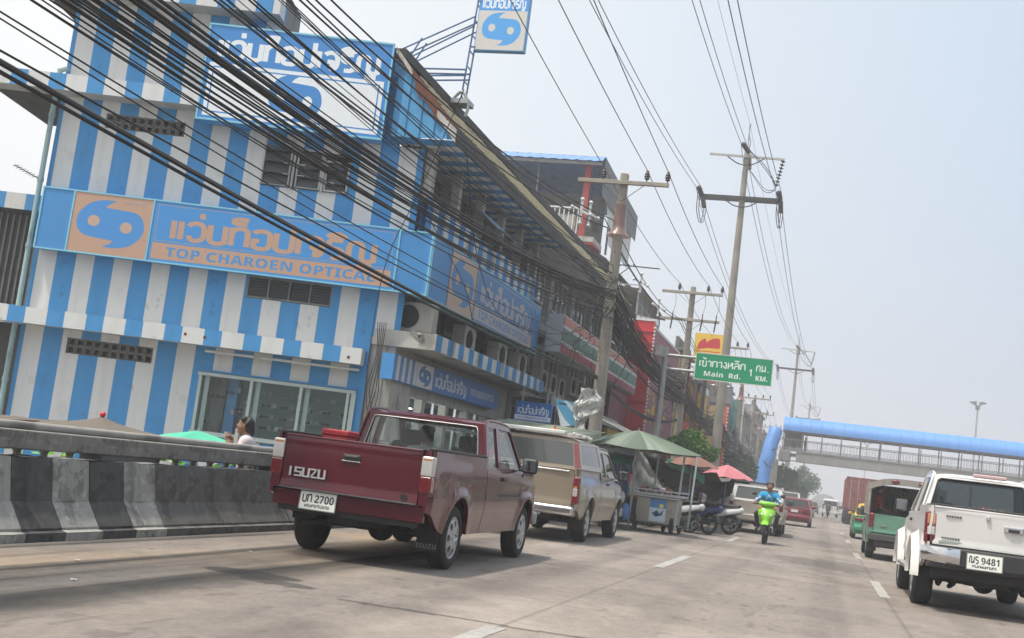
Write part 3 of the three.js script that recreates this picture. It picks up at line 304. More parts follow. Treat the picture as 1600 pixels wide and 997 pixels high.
// ---- signs
const SKY1 = 'rgb(62,140,205)', TAN = 'rgb(186,150,128)', CYAN = mat([0.24, 0.60, 0.76], 0.5), SIGNBLUE = mat([0.055, 0.28, 0.63], 0.45, { map: T.dust });
function mainText(x, W, H, bg = SKY1, ink = TAN, rows = true) {
  x.fillStyle = bg; x.fillRect(0, 0, W, H); x.strokeStyle = ink; x.fillStyle = ink;
  x.lineWidth = 3; x.strokeRect(W * 0.018, H * 0.055, W * 0.964, H * 0.60);
  thai(x, NAME, W * 0.075, H * 0.60, H * 0.31, W * 0.85, 23);
  x.fillRect(W * 0.012, H * 0.69, W * 0.976, H * 0.27); x.fillStyle = bg; latin(x, 'TOP CHAROEN OPTICAL', W * 0.07, H * 0.905, H * 0.155, W * 0.86);
}
{
  const sg = thing('shop_sign', 'long blue wall sign with tan lettering across the striped front', 'sign', ...uw(0, 4.59, 0).toArray(), RY);
  part('sign_box', SIGNBLUE, sg, (b) => b.span(-7.92, 0.01, 0.03, 0.84, 1.37, 0.345));
  const yb = 0.02, yt = 1.36, z = 0.352, rect = (n, m, a, c) => board(n, m, sg, [a, yb, z], [c, yb, z], [c, yt, z], [a, yt, z]);
  rect('logo_panel', print(420, 340, (x, W, H) => { x.fillStyle = TAN; x.fillRect(0, 0, W, H); wear(x, W, H, 160, 'rgb(150,110,95)', 0.12); wear(x, W, H, 120, 'rgb(226,205,188)', 0.2); logo(x, W * 0.06, H * 0.09, W * 0.88, H * 0.80, 'rgb(66,140,206)', 'rgb(190,160,140)'); x.globalAlpha = 0.5; x.fillStyle = 'rgb(120,130,160)'; latin(x, 'optical', W * 0.62, H * 0.13, H * 0.05, W * 0.3); x.globalAlpha = 1; }, 0.45), -7.2, -5.44);
  rect('name_panel', print(1536, 384, (x, W, H) => { mainText(x, W, H); wear(x, W, H, 260, 'rgb(120,90,80)', 0.10); wear(x, W, H, 200, 'rgb(215,190,170)', 0.10); }, 0.42), -5.39, 0.06);
  part('frame', CYAN, sg, (b) => { for (const u of [-7.92, -7.215, -5.415, 0.08, 0.845]) b.span(u - 0.018, 0, 0.33, u + 0.018, 1.38, 0.365); b.span(-7.93, -0.01, 0.33, 0.855, 0.022, 0.363).span(-7.93, 1.358, 0.33, 0.855, 1.39, 0.363); });
  const bb = thing('billboard', 'blue and white billboard with a two-eyed logo high on the striped front', 'billboard', ...uw(0, 7.86, 0).toArray(), RY);
  part('sign_box', SIGNBLUE, bb, (b) => b.span(-4.73, 0, 0.1, -0.6, 2.17, 0.59)); part('bracket', M.darkmetal, bb, (b) => { for (const u of [-4.3, -2.6, -0.9]) b.span(u - 0.03, 0.2, -0.05, u + 0.03, 2, 0.12); });
  part('frame', CYAN, bb, (b) => b.span(-4.75, -0.02, 0.57, -0.58, 0.02, 0.612).span(-4.75, 2.15, 0.57, -0.58, 2.19, 0.612).span(-4.75, 0, 0.57, -4.71, 2.17, 0.608).span(-0.62, 0, 0.57, -0.58, 2.17, 0.608));
  board('print_panel', print(1024, 540, (x, W, H) => { x.fillStyle = 'rgb(58,132,200)'; x.fillRect(0, 0, W, H); x.fillStyle = x.strokeStyle = 'rgb(228,232,236)'; thai(x, NAME, W * 0.05, H * 0.335, H * 0.185, W * 0.90, 25); x.fillRect(W * 0.02, H * 0.40, W * 0.96, H * 0.57); x.strokeStyle = 'rgb(58,132,200)'; x.lineWidth = 8; x.strokeRect(W * 0.045, H * 0.445, W * 0.91, H * 0.48); logo(x, W * 0.36, H * 0.44, W * 0.30, H * 0.50, 'rgb(58,132,200)', 'rgb(228,232,236)'); wear(x, W, H, 200, 'rgb(110,110,110)', 0.10); }), bb, [-4.7, 0.02, 0.598], [-0.62, 0.02, 0.598], [-0.62, 2.15, 0.598], [-4.7, 2.15, 0.598]);
  // sign along the road side
  const ss = thing('shop_sign', 'faded blue sign with pale lettering along the road side of the corner', 'sign', -8.75, 4.57, -24.83);
  part('sign_box', SIGNBLUE, ss, (b) => b.span(-0.32, 0, -10.6, -0.012, 1.38, 0)); part('frame', CYAN, ss, (b) => b.span(-0.33, -0.015, -10.61, 0.006, 0.015, 0.01).span(-0.33, 1.37, -10.61, 0.006, 1.40, 0.01).span(-0.02, 0, 0.0, 0.01, 1.38, 0.02));
  const side = (n, m, z0, z1) => board(n, m, ss, [-0.004, 0.02, z0], [-0.004, 0.02, z1], [-0.004, 1.365, z1], [-0.004, 1.365, z0]);
  side('logo_panel', print(420, 300, (x, W, H) => { x.fillStyle = 'rgb(190,165,150)'; x.fillRect(0, 0, W, H); logo(x, W * 0.06, H * 0.08, W * 0.88, H * 0.82, 'rgb(74,132,186)', 'rgb(190,165,150)'); wear(x, W, H, 160, 'rgb(110,90,80)', 0.12); }), -1.5, -3.6);
  side('name_panel', print(1024, 280, (x, W, H) => { mainText(x, W, H, 'rgb(70,126,180)', 'rgb(178,174,176)'); wear(x, W, H, 200, 'rgb(90,90,90)', 0.12); }), -3.66, -9.9);
  part('panel_joint', mat([0.30, 0.24, 0.20], 0.7), ss, (b) => { for (const z of [-1.5, -3.62, -9.92]) b.span(-0.012, 0.02, z - 0.02, 0.003, 1.36, z + 0.02); });
  const gs = thing('shop_sign', 'blue fascia sign above the ground-floor shop windows under the ledge', 'sign', -9.2, 2.68, -24.7);
  part('sign_box', SIGNBLUE, gs, (b) => b.span(-0.3, 0, -8.8, -0.01, 0.56, 0));
  board('striped_panel', print(256, 64, (x, W, H) => { for (let i = 0; i < 8; i++) { x.fillStyle = i % 2 ? 'rgb(200,204,208)' : 'rgb(70,130,190)'; x.fillRect(i * W / 8, 0, W / 8, H); } }), gs, [-0.004, 0.01, 0], [-0.004, 0.01, -1.55], [-0.004, 0.55, -1.55], [-0.004, 0.55, 0]);
  board('logo_panel', print(256, 128, (x, W, H) => { x.fillStyle = 'rgb(205,206,208)'; x.fillRect(0, 0, W, H); logo(x, W * 0.12, H * 0.06, W * 0.76, H * 0.88, 'rgb(58,108,170)', 'rgb(205,206,208)'); }), gs, [-0.004, 0.01, -1.57], [-0.004, 0.01, -2.75], [-0.004, 0.55, -2.75], [-0.004, 0.55, -1.57]);
  board('name_panel', print(1024, 96, (x, W, H) => { x.fillStyle = 'rgb(62,118,186)'; x.fillRect(0, 0, W, H); x.fillStyle = x.strokeStyle = 'rgb(205,208,214)'; thai(x, NAME, W * 0.03, H * 0.80, H * 0.44, W * 0.44, 22); latin(x, 'TOP CHAROEN OPTICAL', W * 0.53, H * 0.70, H * 0.34, W * 0.40); }), gs, [-0.004, 0.01, -2.78], [-0.004, 0.01, -8.78], [-0.004, 0.55, -8.78], [-0.004, 0.55, -2.78]);
  const hs = thing('hanging_sign', 'small blue hanging sign with white lettering beyond the shop windows', 'sign', -8.55, 2.45, -33);
  part('sign_box', SIGNBLUE, hs, (b) => b.span(0, 0, -0.12, 1.05, 0.54, 0)); part('hanger', M.steel, hs, (b) => b.span(0.15, 0.54, -0.08, 0.19, 0.98, -0.04).span(0.86, 0.54, -0.08, 0.9, 0.98, -0.04));
  board('print_panel', print(420, 210, (x, W, H) => { x.fillStyle = 'rgb(48,104,178)'; x.fillRect(0, 0, W, H); x.fillStyle = x.strokeStyle = 'rgb(215,220,228)'; thai(x, NAME, W * 0.06, H * 0.62, H * 0.30, W * 0.88, 22); x.fillRect(0, H * 0.72, W, H * 0.24); x.fillStyle = 'rgb(48,104,178)'; latin(x, 'TOP CHAROEN OPTICAL', W * 0.06, H * 0.90, H * 0.12, W * 0.88); }), hs, [0.01, 0.01, 0.004], [1.04, 0.01, 0.004], [1.04, 0.53, 0.004], [0.01, 0.53, 0.004]);
  // rooftop sign on its lattice frame
  const rs = thing('rooftop_sign', 'square blue and white sign on a lattice frame above the canopy roof', 'sign', -9.95, 9.9, -28.0);
  part('sign_box', mat([0.10, 0.36, 0.66], 0.45), rs, (b) => b.span(0.46, 1.42, -0.2, 1.76, 2.92, 0));
  board('print_panel', print(400, 456, (x, W, H) => { x.fillStyle = 'rgb(205,202,196)'; x.fillRect(0, 0, W, H); x.fillStyle = 'rgb(70,150,220)'; x.fillRect(0, 0, W, H * 0.30); logo(x, W * 0.09, H * 0.33, W * 0.82, H * 0.60, 'rgb(78,160,226)', 'rgb(205,202,196)'); x.strokeStyle = x.fillStyle = 'rgb(225,230,236)'; thai(x, NAME, W * 0.05, H * 0.25, H * 0.14, W * 0.90, 24); }), rs, [0.48, 1.44, 0.004], [1.74, 1.44, 0.004], [1.74, 2.90, 0.004], [0.48, 2.90, 0.004]);
  part('frame', M.blueMetal, rs, (b) => { const t = 0.035; for (const z of [0, -0.35]) { b.beam(V(0.30, 0, z), V(0.42, 2.9, z), t); b.beam(V(-1.3, 0.6, z + 1.5), V(0.4, 2.3, z), t).beam(V(-1.3, 0.25, z + 1.5), V(0.4, 2.05, z), t).beam(V(-1.0, 0.2, z + 1.2), V(-0.6, 1.35, z + 0.9), t).beam(V(-0.95, 0.5, z + 1.1), V(0.35, 0.9, z), t); b.beam(V(-0.95, 0.3, z + 1.1), V(0.35, 0.75, z), t).beam(V(0.36, 1.5, z), V(0.5, 1.5, z), t).beam(V(0.4, 2.7, z), V(0.5, 2.7, z), t); } for (let k = 0; k < 7; k++) b.beam(V(0.31 + 0.017 * k, 0.2 + k * 0.4, 0), V(0.31 + 0.017 * k, 0.2 + k * 0.4, -0.35), 0.025); });
  part('clamp', M.steel, rs, (b) => { b.tube([V(0.1, 0.1, 0.05), V(0.35, 0.3, 0.1), V(0.55, -0.1, 0.1), V(0.5, -0.35, 0.1)], 0.04, 12, 6); b.box(0.3, 0.05, -0.1, 0.5, 0.12, 0.5); });
}
// air conditioners
{
  const ac = thing('air_conditioner', 'weathered outdoor air conditioner facing the road at the end of the ledge', 'air conditioner', -9.14, 3.78, -25.25, 0, 'air conditioners on the ledge');
  const am = mat([0.42, 0.40, 0.36], 0.7, { map: T.grime });
  part('casing', am, ac, (b) => { b.box(0, 0.36, -0.17, 0.98, 0.66, 0.34, { r: 0.02 }); b.box(-0.35, 0.015, -0.17, 0.08, 0.03, 0.36).box(0.35, 0.015, -0.17, 0.08, 0.03, 0.36); });
  part('fan_guard', M.dark, ac, (b) => { b.geo(new THREE.CircleGeometry(0.25, 28), new THREE.Matrix4().setPosition(-0.1, 0.36, 0.004)); });
  part('grille', M.darkmetal, ac, (b) => { for (const r of [0.09, 0.15, 0.21, 0.255]) b.geo(new THREE.TorusGeometry(r, 0.007, 4, 28), new THREE.Matrix4().setPosition(-0.1, 0.36, 0.018)); for (let k = 0; k < 8; k++) { const a = k * Math.PI / 8; b.beam(V(-0.1 + 0.25 * Math.cos(a), 0.36 + 0.25 * Math.sin(a), 0.018), V(-0.1 - 0.25 * Math.cos(a), 0.36 - 0.25 * Math.sin(a), 0.018), 0.006); } });
  ac.userData.label = 'outdoor air conditioner on the ledge corner beneath the tan-lettered sign'; delete ac.userData.group;
  copyOf(ac, -8.95, 3.78, -29.2, Math.PI / 2, 'air conditioner on the striped ledge, first along the road side');
  copyOf(ac, -8.95, 3.78, -32.45, Math.PI / 2, 'air conditioner on the striped ledge, second along the road side');
  copyOf(ac, -8.95, 3.78, -34.8, Math.PI / 2, 'air conditioner on the striped ledge, last before the next building');
}
// the lower wing further left, behind the drain pipe
{
  const wing = thing('side_wing', 'back wing with a ribbed grey shutter under a blue and white band', 'building', ...uw(-8.1, 0, -3).toArray(), RY);
  part('wall', M.darkgrey, wing, (b) => b.span(-6, -1, -6, -0.02, 5.9, -0.1)); part('fascia', M.vcol, wing, (b) => { const s = stripes(-6, 0.5, 0.5, 16); wallCells(b, (u, y) => [u, y, 0.5], s, -6, -0.02, 5.85, 6.25, []); }); part('fascia', M.vcol, wing, (b) => { const s = stripes(-6, 0.5, 0.5, 16); wallCells(b, (u, y) => [u, y, 0.5], s, -6, -0.02, 3.05, 3.5, []); }); part('slab', M.darkgrey, wing, (b) => b.span(-6, 5.86, -0.1, -0.03, 6.2, 0.49)); part('slab', M.darkgrey, wing, (b) => b.span(-6, 3.06, -0.1, -0.03, 3.45, 0.49));
  const rib = part('shutter_rib', M.grey, wing, (b) => b.box(0, 4.65, 0, 0.05, 2.3, 0.05)); rib.position.set(-0.2, 0, -0.07); for (let i = 1; i < 30; i++) again(rib, wing, -0.2 - i * 0.16, 0, -0.07);
  solo('roof_antenna', 'thin television antenna sticking out left of the drain pipe', 'antenna', M.darkmetal, (b) => { const a = uw(-8.15, 6.15, 0.2), c = uw(-8.75, 6.4, 0.2); b.beam(a, c, 0.02); for (let k = 0; k < 7; k++) { const p = a.clone().lerp(c, 0.15 + k * 0.13); b.beam(p.clone().add(V(0, 0.04, -0.1)), p.clone().add(V(0, -0.04, 0.1)), 0.012); } });
}
// ------------------------------------------------------------------ vehicles (rear towards +z, origin on the ground under the rear axle)
function wheelPart(parent, x, z, r, w, side, o = {}) { // tyre with a dished wheel disc; side is the outward direction in x
  const m = (q) => new THREE.Matrix4().makeRotationZ(-side * Math.PI / 2).premultiply(new THREE.Matrix4().setPosition(x, r, z));
  const tyre = part(o.name || 'wheel', M.rubber, parent, (b) => { const h = w / 2, ri = r * 0.66; b.lathe([[ri, -h * 0.8], [ri + 0.02, -h * 0.98], [r - 0.065, -h], [r - 0.028, -h * 0.92], [r - 0.007, -h * 0.74], [r, -h * 0.55], [r - 0.006, -h * 0.5], [r - 0.006, -h * 0.42], [r, -h * 0.38], [r, h * 0.38], [r - 0.006, h * 0.42], [r - 0.006, h * 0.5], [r, h * 0.55], [r - 0.007, h * 0.74], [r - 0.028, h * 0.92], [r - 0.065, h], [ri + 0.02, h * 0.98], [ri, h * 0.8]], m(), 36); });
  part('rim', o.rim || M.alloy, tyre, (b) => { const R = r * 0.665, h = w / 2; b.lathe([[R, h * 0.86], [R - 0.012, h * 0.9], [R - 0.025, h * 0.72], [R * 0.90, h * 0.66]], m(), 36); const n = o.holes || 6, ho = []; for (let i = 0; i < n; i++) { const a = i * 2 * Math.PI / n, c = []; for (let k = 0; k < 12; k++) { const t = k * Math.PI / 6, pr = R * 0.66 + R * 0.16 * Math.cos(t), pa = a + (o.holeW || 0.26) * Math.sin(t); c.push([pr * Math.cos(pa), pr * Math.sin(pa)]); } ho.push(c); } const ou = []; for (let k = 0; k < 36; k++) ou.push([R * 0.92 * Math.cos(k * Math.PI / 18), R * 0.92 * Math.sin(k * Math.PI / 18)]);
    b.shape(ou, ho, 0.02, (px, py, pz) => { const q = Math.hypot(px, py) / R, d = h * (0.60 + 0.30 * (1 - q * q)) + pz; return [x + side * d, r + py, z + px]; }); b.lathe([[0, h * 1.0], [R * 0.17, h * 0.97], [R * 0.19, h * 0.8]], m(), 16); });
  part('wheel_disc', M.black, tyre, (b) => b.lathe([[0, w * 0.18], [r * 0.64, w * 0.2]], m(), 24));
  return tyre;
}
// one panel of a body side: x = side * w(y, z) between a lower edge (which follows the wheel arches) and an upper edge
function sidePanel(b, side, za, zb, yb, yt, w, arches = [], lip = 0.03) {
  const zs = new Set(); const n = Math.max(4, Math.ceil(Math.abs(za - zb) / 0.12)); for (let i = 0; i <= n; i++) zs.add(lerp(za, zb, i / n));
  for (const [c, r] of arches) for (let k = 0; k <= 16; k++) { const z = c + r * 0.9999 * Math.cos(k * Math.PI / 16); if (z < Math.max(za, zb) && z > Math.min(za, zb)) zs.add(z); }
  const Z = [...zs].sort((p, q) => q - p), rows = 9;
  const low = (z) => { let y = yb(z); for (const [c, r, cy] of arches) if (Math.abs(z - c) < r) y = Math.max(y, cy + Math.sqrt(r * r - (z - c) ** 2)); return y; };
  const P = (z, t) => { const y = lerp(low(z), yt(z), t); return [side * w(y, z), y, z]; };
  for (let i = 0; i + 1 < Z.length; i++) { b.grid(1, rows, (a, t) => P(a ? Z[i + 1] : Z[i], t)); b.grid(1, 1, (a, t) => { const q = P(a ? Z[i + 1] : Z[i], 0); return [q[0] - side * lip * t, q[1] + 0.004 * t, q[2]]; }); b.grid(1, 1, (a, t) => { const q = P(a ? Z[i + 1] : Z[i], 1); return [q[0] - side * 0.035 * t, q[1], q[2]]; }); }
  for (const z of [Z[0], Z[Z.length - 1]]) b.grid(rows, 1, (t, a) => { const q = P(z, t); return [q[0] - side * 0.03 * a, q[1], q[2]]; });
}
const plate = (big, small) => print(256, 128, (x, W, H) => { x.fillStyle = 'rgb(226,228,220)'; x.fillRect(0, 0, W, H); x.strokeStyle = x.fillStyle = 'rgb(30,32,34)'; x.lineWidth = 3; x.strokeRect(3, 3, W - 6, H - 6); const [a, n] = big.split(' '); thai(x, a, W * 0.07, H * 0.60, H * 0.42, W * 0.27, 20); latin(x, n, W * 0.40, H * 0.60, H * 0.42, W * 0.54); thai(x, small, W * 0.16, H * 0.86, H * 0.15, W * 0.68, 22); }, 0.4);
function smooth(pts, n = 10) { const c = new THREE.CatmullRomCurve3(pts.map((p) => V(p[0], p[1], 0))); return c.getPoints(n).map((p) => [p.x, p.y]); }
const mirrorGlass = mat([0.30, 0.31, 0.32], 0.08, { metalness: 1, map: T.dust });
function pickup(o) { // o: name, label, category, x, z, turn, body paint ...
  const hw = o.hw || 0.845, belt = o.belt || 1.07, rail = o.rail || 1.17, tail = o.tail || 1.03, cabR = o.cabR || -1.02, front = o.front || -3.05, nose = o.nose || -3.85, roof = o.roof || 1.665, rw = o.rw || 0.335, tw = o.tw || 0.21, arch = o.arch || 0.43, sill = o.sill || 0.36, doorA = o.doorA || -1.62, doorB = o.doorB || -2.66, floor = o.floor || 0.62, tailLow = o.tailLow || 0.66;
  const t = thing(o.name || 'pickup_truck', o.label, o.category || 'pickup truck', o.x, 0, o.z, o.turn || 0, o.group), P = o.paint, cy = rw;
  const w = (y, z) => { let k = hw - 0.045 * sm(0.75, 0.3, y) - 0.03 * sm(0.85, 1.25, y); for (const c of [0, front]) { const d = Math.hypot(z - c, y - cy); k += 0.022 * sm(arch + 0.16, arch + 0.02, d); } k -= 0.10 * Math.pow(sm(nose + 0.75, nose - 0.1, z), 2); k -= 0.012 * sm(0.80, 0.84, y) * sm(0.92, 0.86, y); k -= 0.03 * sm(tail - 0.14, tail + 0.02, z) + (o.tumble || 0) * (sm(0.75, 1.3, y) + 0.6 * sm(0.7, 0.3, y)); return k; };
  const arches = [[0, arch, cy], [front, arch, cy]];
  const yb = (z) => (z > 0.4 ? lerp(sill + 0.02, tailLow - 0.06, sm(0.4, tail, z)) : sill), hoodY = (z) => lerp(belt - 0.05, belt - 0.16, sm(doorB, nose, z));
  const bed = part('cargo_bed', P, t, (b) => { for (const s of [-1, 1]) { sidePanel(b, s, tail, cabR + 0.02, yb, () => rail, w, arches, 0.05); b.grid(1, 12, (a, c) => [s * (a ? hw - 0.03 : hw - 0.13), rail - 0.004, lerp(tail - 0.03, cabR + 0.05, c)]).grid(1, 1, (a, c) => [s * (hw - 0.13), a ? rail : floor, c ? cabR + 0.05 : tail - 0.04]); } b.span(-hw + 0.1, floor - 0.05, cabR + 0.06, hw - 0.1, floor, tail - 0.05).span(-hw + 0.1, floor, cabR + 0.04, hw - 0.1, rail - 0.02, cabR + 0.08); b.span(-hw + 0.06, tailLow - 0.17, tail - 0.1, hw - 0.06, tailLow - 0.012, tail - 0.035, { r: 0.012 }); });
  if (!o.noCap) for (const s of [-1, 1]) part('rail_cap', M.plastic, bed, (b) => { b.box(s * (hw - 0.065), rail + 0.012, (tail + cabR) / 2 - 0.02, 0.085, 0.035, tail - cabR - 0.16, { r: 0.012 }); });
  for (const s of [-1, 1]) part('wheel_well', M.black, t, (b) => { for (const c of [0, front]) { const A = arch + 0.012; b.grid(18, 1, (a, q) => [s * (hw - 0.06 - 0.3 * q), cy + A * Math.sin(a * Math.PI), c + A * Math.cos(a * Math.PI)]); b.grid(18, 1, (a, q) => [s * (hw - 0.36), cy + A * Math.sin(a * Math.PI) * q, c + A * Math.cos(a * Math.PI)]); } }, { kind: 'stuff' });
  const hasQuarter = doorA < cabR - 0.3;
  part('body', P, t, (b) => { for (const s of [-1, 1]) { if (hasQuarter) sidePanel(b, s, cabR, doorA + 0.005, yb, () => belt, w, arches); sidePanel(b, s, doorB - 0.007, nose, yb, hoodY, w, arches, 0.05); }
    b.grid(8, 10, (a, c) => { const z = lerp(doorB + 0.02, nose + 0.02, c), x = (a - 0.5) * 2 * (w(0.9, z) - 0.03); return [x, hoodY(z) + 0.055 * (1 - Math.pow(Math.abs(a - 0.5) * 2, 3)), z]; }); b.span(-hw + 0.1, 0.5, nose, hw - 0.1, hoodY(nose) - 0.01, nose + 0.08, { r: 0.03 }); b.span(-hw + 0.08, sill, cabR - 0.05, hw - 0.08, sill + 0.1, doorB); b.span(-hw + 0.05, floor - 0.1, cabR - 0.03, hw - 0.05, belt, cabR + 0.0); });
  for (const s of [-1, 1]) { const dr = part('door', P, t, (b) => sidePanel(b, s, doorA, doorB, yb, () => belt, w, arches)); part('handle', o.handleM || M.plastic, dr, (b) => b.box(s * (w(belt - 0.1, doorA - 0.15) + 0.012), belt - 0.10, doorA - 0.14, 0.03, 0.045, 0.17, { r: 0.01 })); if (o.cab4) { const d2 = part('door', P, t, (b) => sidePanel(b, s, doorA + 0.9, doorA + 0.01, yb, () => belt, w, arches)); } }
  // greenhouse: sides lean in, frames with real openings, panes a little behind
  const rr0 = cabR - 0.01, aT = o.aT || -2.2, aB = o.aB || -2.84, rT = rr0 - (o.rearLean || 0.1), k = o.lean || 0.20, sx = (y) => hw - 0.035 - (y - belt) * k;
  const sideO = [[rr0, belt - 0.01], [rT, roof - 0.06], [rT - 0.06, roof - 0.025], [aT, roof - 0.035], [aT - 0.09, roof - 0.09], [aB, belt - 0.01]];
  const ins = 0.055, win1 = hasQuarter ? [[rr0 - 0.11, belt + 0.03], [rT - 0.09, roof - 0.10], [doorA + 0.06, roof - 0.085], [doorA + 0.05, belt + 0.03]] : null, win2 = [[doorA - 0.06, belt + 0.03], [doorA - 0.06, roof - 0.085], [aT - 0.02, roof - 0.09], [aT - 0.09, roof - 0.13], [aB + 0.10, belt + 0.03]];
  const cab = part('cab', P, t, (b) => { for (const s of [-1, 1]) b.shape(sideO, [win2, ...(win1 ? [win1] : [])], 0.04, (z, y, d) => [s * (sx(y) - d), y, z]);
    const xr = (y) => sx(y) - 0.005, zr = (y) => lerp(rr0, rT, (y - belt) / (roof - 0.04 - belt));
    b.shape([[-1, belt - 0.01], [1, belt - 0.01], [1, roof - 0.06], [-1, roof - 0.06]], [[[-0.86, belt + 0.05], [-0.86, roof - 0.135], [-0.80, roof - 0.105], [0.80, roof - 0.105], [0.86, roof - 0.135], [0.86, belt + 0.05]]], 0.04, (x, y, d) => [x * xr(y), y, zr(y) - d]);
    const za = (y) => lerp(aB, aT - 0.03, (y - belt) / (roof - 0.05 - belt)); b.shape([[-1, belt - 0.06], [1, belt - 0.06], [1, roof - 0.05], [-1, roof - 0.05]], [[[-0.91, belt], [-0.89, roof - 0.11], [0.89, roof - 0.11], [0.91, belt]]], 0.04, (x, y, d) => [x * xr(y), y, za(y) + d]);
    b.grid(14, 14, (a, c) => { const e = Math.abs(a - 0.5) * 2, z = lerp(rT + 0.012, aT - 0.03, c), f = Math.pow(Math.abs(c - 0.5) * 2, 6); return [(a - 0.5) * 2 * (sx(roof - 0.05) - 0.0), roof - 0.055 * Math.pow(e, 6) - 0.045 * f - 0.012 * (1 - c), z]; });
    for (const s of [-1, 1]) { b.tube(sideO.slice(0, 5).map(([z, y]) => V(s * (sx(y) - 0.012), y, z + 0.004)), 0.016, 20, 7); b.tube([V(s * (sx(roof - 0.05) - 0.012), roof - 0.06, aT - 0.05), V(s * (sx(belt) - 0.012), belt - 0.01, aB)], 0.02, 6, 7); } });
  const gm = o.glass || M.tint;
  for (const s of [-1, 1]) { part('side_window', o.sideGlass || gm, t, (b) => { const sh = new THREE.ShapeGeometry(new THREE.Shape(win2.map((p) => new THREE.Vector2(...p)))), a = sh.attributes.position; for (let i = 0; i < a.count; i++) a.setXYZ(i, s * (sx(a.getY(i)) - 0.018), a.getY(i), a.getX(i)); sh.computeVertexNormals(); b.geo(sh); }); if (win1) part('quarter_window', o.sideGlass || gm, t, (b) => { const y = win1; b.quad(...y.map(([z, q]) => [s * (sx(q) - 0.018), q, z])); }); }
  const seal = (nm, gl, z0, z1, y0, y1, kx, gname) => { const wn = part(gname, gl, t, (b) => b.grid(10, 4, (a, c) => { const y = lerp(y0, y1, c); return [(a - 0.5) * 2 * (sx(y) - 0.005) * kx, y, lerp(z0, z1, (y - belt) / (roof - 0.05 - belt)) + nm * (0.012 - 0.02 * (1 - Math.pow((a - 0.5) * 2, 2)) * 0)]; })); return wn; };
  const rwn = seal(-0.018 / 0.012 * 1, gm, rr0, rT, belt + 0.045, roof - 0.10, 0.865, 'rear_window'); seal(1, M.glass, aB, aT - 0.03, belt - 0.01, roof - 0.10, 0.915, 'windscreen');
  part('window_seal', o.seal || M.steel, rwn, (b) => { const z = (y) => lerp(rr0, rT, (y - belt) / (roof - 0.05 - belt)) + 0.004, c = (e, y) => V(e * (sx(y) - 0.005) * 0.87, y, z(y)); const pts = [c(-1, belt + 0.06), c(-1, roof - 0.13), c(-0.93, roof - 0.10), c(0.93, roof - 0.10), c(1, roof - 0.13), c(1, belt + 0.06), c(0.96, belt + 0.045), c(-0.96, belt + 0.045)]; b.geo(new THREE.TubeGeometry(new THREE.CatmullRomCurve3(pts, true, 'catmullrom', 0.15), 60, 0.009, 5, true)); });
  // cabin: floor, dash, seats, steering wheel
  const inM = o.inner || M.darkgrey; part('cabin_floor', M.dark, t, (b) => b.span(-hw + 0.08, 0.5, cabR - 0.05, hw - 0.08, 0.56, doorB).span(-hw + 0.08, 0.55, doorB + 0.1, hw - 0.08, belt - 0.02, doorB - 0.1).span(-hw + 0.06, 0.5, cabR - 0.05, -hw + 0.1, belt - 0.02, doorB).span(hw - 0.1, 0.5, cabR - 0.05, hw - 0.06, belt - 0.02, doorB));
  for (const x of [-0.38, 0.38]) part('seat', inM, t, (b) => { const z = o.seatZ || (doorA - 0.25); b.box(x, 0.72, z - 0.25, 0.5, 0.16, 0.52, { r: 0.05 }); b.box(x, 1.0, z + 0.04, 0.5, 0.62, 0.14, { r: 0.06, rx: 0.16 }); b.box(x, 1.37, z + 0.10, 0.28, 0.17, 0.09, { r: 0.04, rx: 0.1 }); b.cyl(V(x - 0.06, 1.25, z + 0.08), V(x - 0.06, 1.33, z + 0.09), 0.01).cyl(V(x + 0.06, 1.25, z + 0.08), V(x + 0.06, 1.33, z + 0.09), 0.01); });
  part('steering_wheel', M.plastic, t, (b) => { b.geo(new THREE.TorusGeometry(0.18, 0.015, 6, 24), new THREE.Matrix4().makeRotationX(-0.45).setPosition(0.38, 1.0, doorB + 0.28)); b.cyl(V(0.38, 1.0, doorB + 0.28), V(0.38, 0.9, doorB + 0.05), 0.03); });
  // tailgate and what is on it
  const gw = hw - (o.lampW || 0.135), gy0 = tailLow, gy1 = rail + (o.gateUp || 0.0);
  const gate = part('tailgate', P, t, (b) => { b.grid(16, 14, (a, c) => { const y = lerp(gy0, gy1, c), e = Math.min(c, 1 - c); return [(a - 0.5) * 2 * gw, y, tail + 0.012 - 0.018 * sm(0.06, 0, 1 - c) - 0.010 * sm(0.08, 0.12, c) * sm(0.95, 0.9, c) - 0.012 * Math.pow((a - 0.5) * 2, 2)]; }); b.box(0, gy1 - 0.012, tail - 0.025, gw * 2, 0.022, 0.065, { r: 0.008 }); b.span(-gw, gy0, tail - 0.06, gw, gy1 - 0.02, tail - 0.045); for (const s of [-1, 1]) b.span(s * gw, gy0, tail - 0.06, s * (gw - 0.003), gy1, tail); });
  if (o.gate) o.gate(gate, tail, gy0, gy1, gw);
  for (const s of [-1, 1]) { const lamp = part('tail_lamp', M.redlens, t, (b) => o.lamp ? o.lamp(b, s, 0) : b.box(s * (hw - 0.072), 0.875, tail - 0.045, 0.125, 0.16, 0.12, { r: 0.018 })); part('lens', o.lensM || M.clearlens, lamp, (b) => o.lamp ? o.lamp(b, s, 1) : b.box(s * (hw - 0.072), 1.055, tail - 0.045, 0.125, 0.20, 0.118, { r: 0.018 })); part('indicator', M.amber, lamp, (b) => o.lamp ? o.lamp(b, s, 2) : b.box(s * (hw - 0.072), 1.125, tail - 0.042, 0.10, 0.03, 0.118, { r: 0.012 })); part('lamp_panel', P, lamp, (b) => { b.span(s * (hw - 0.132), tailLow, tail - 0.07, s * (hw - 0.035), rail - 0.01, tail - 0.045); if (!o.lamp) b.box(s * (hw - 0.08), 0.735, tail - 0.032, 0.10, 0.15, 0.07, { r: 0.018 }); }); }
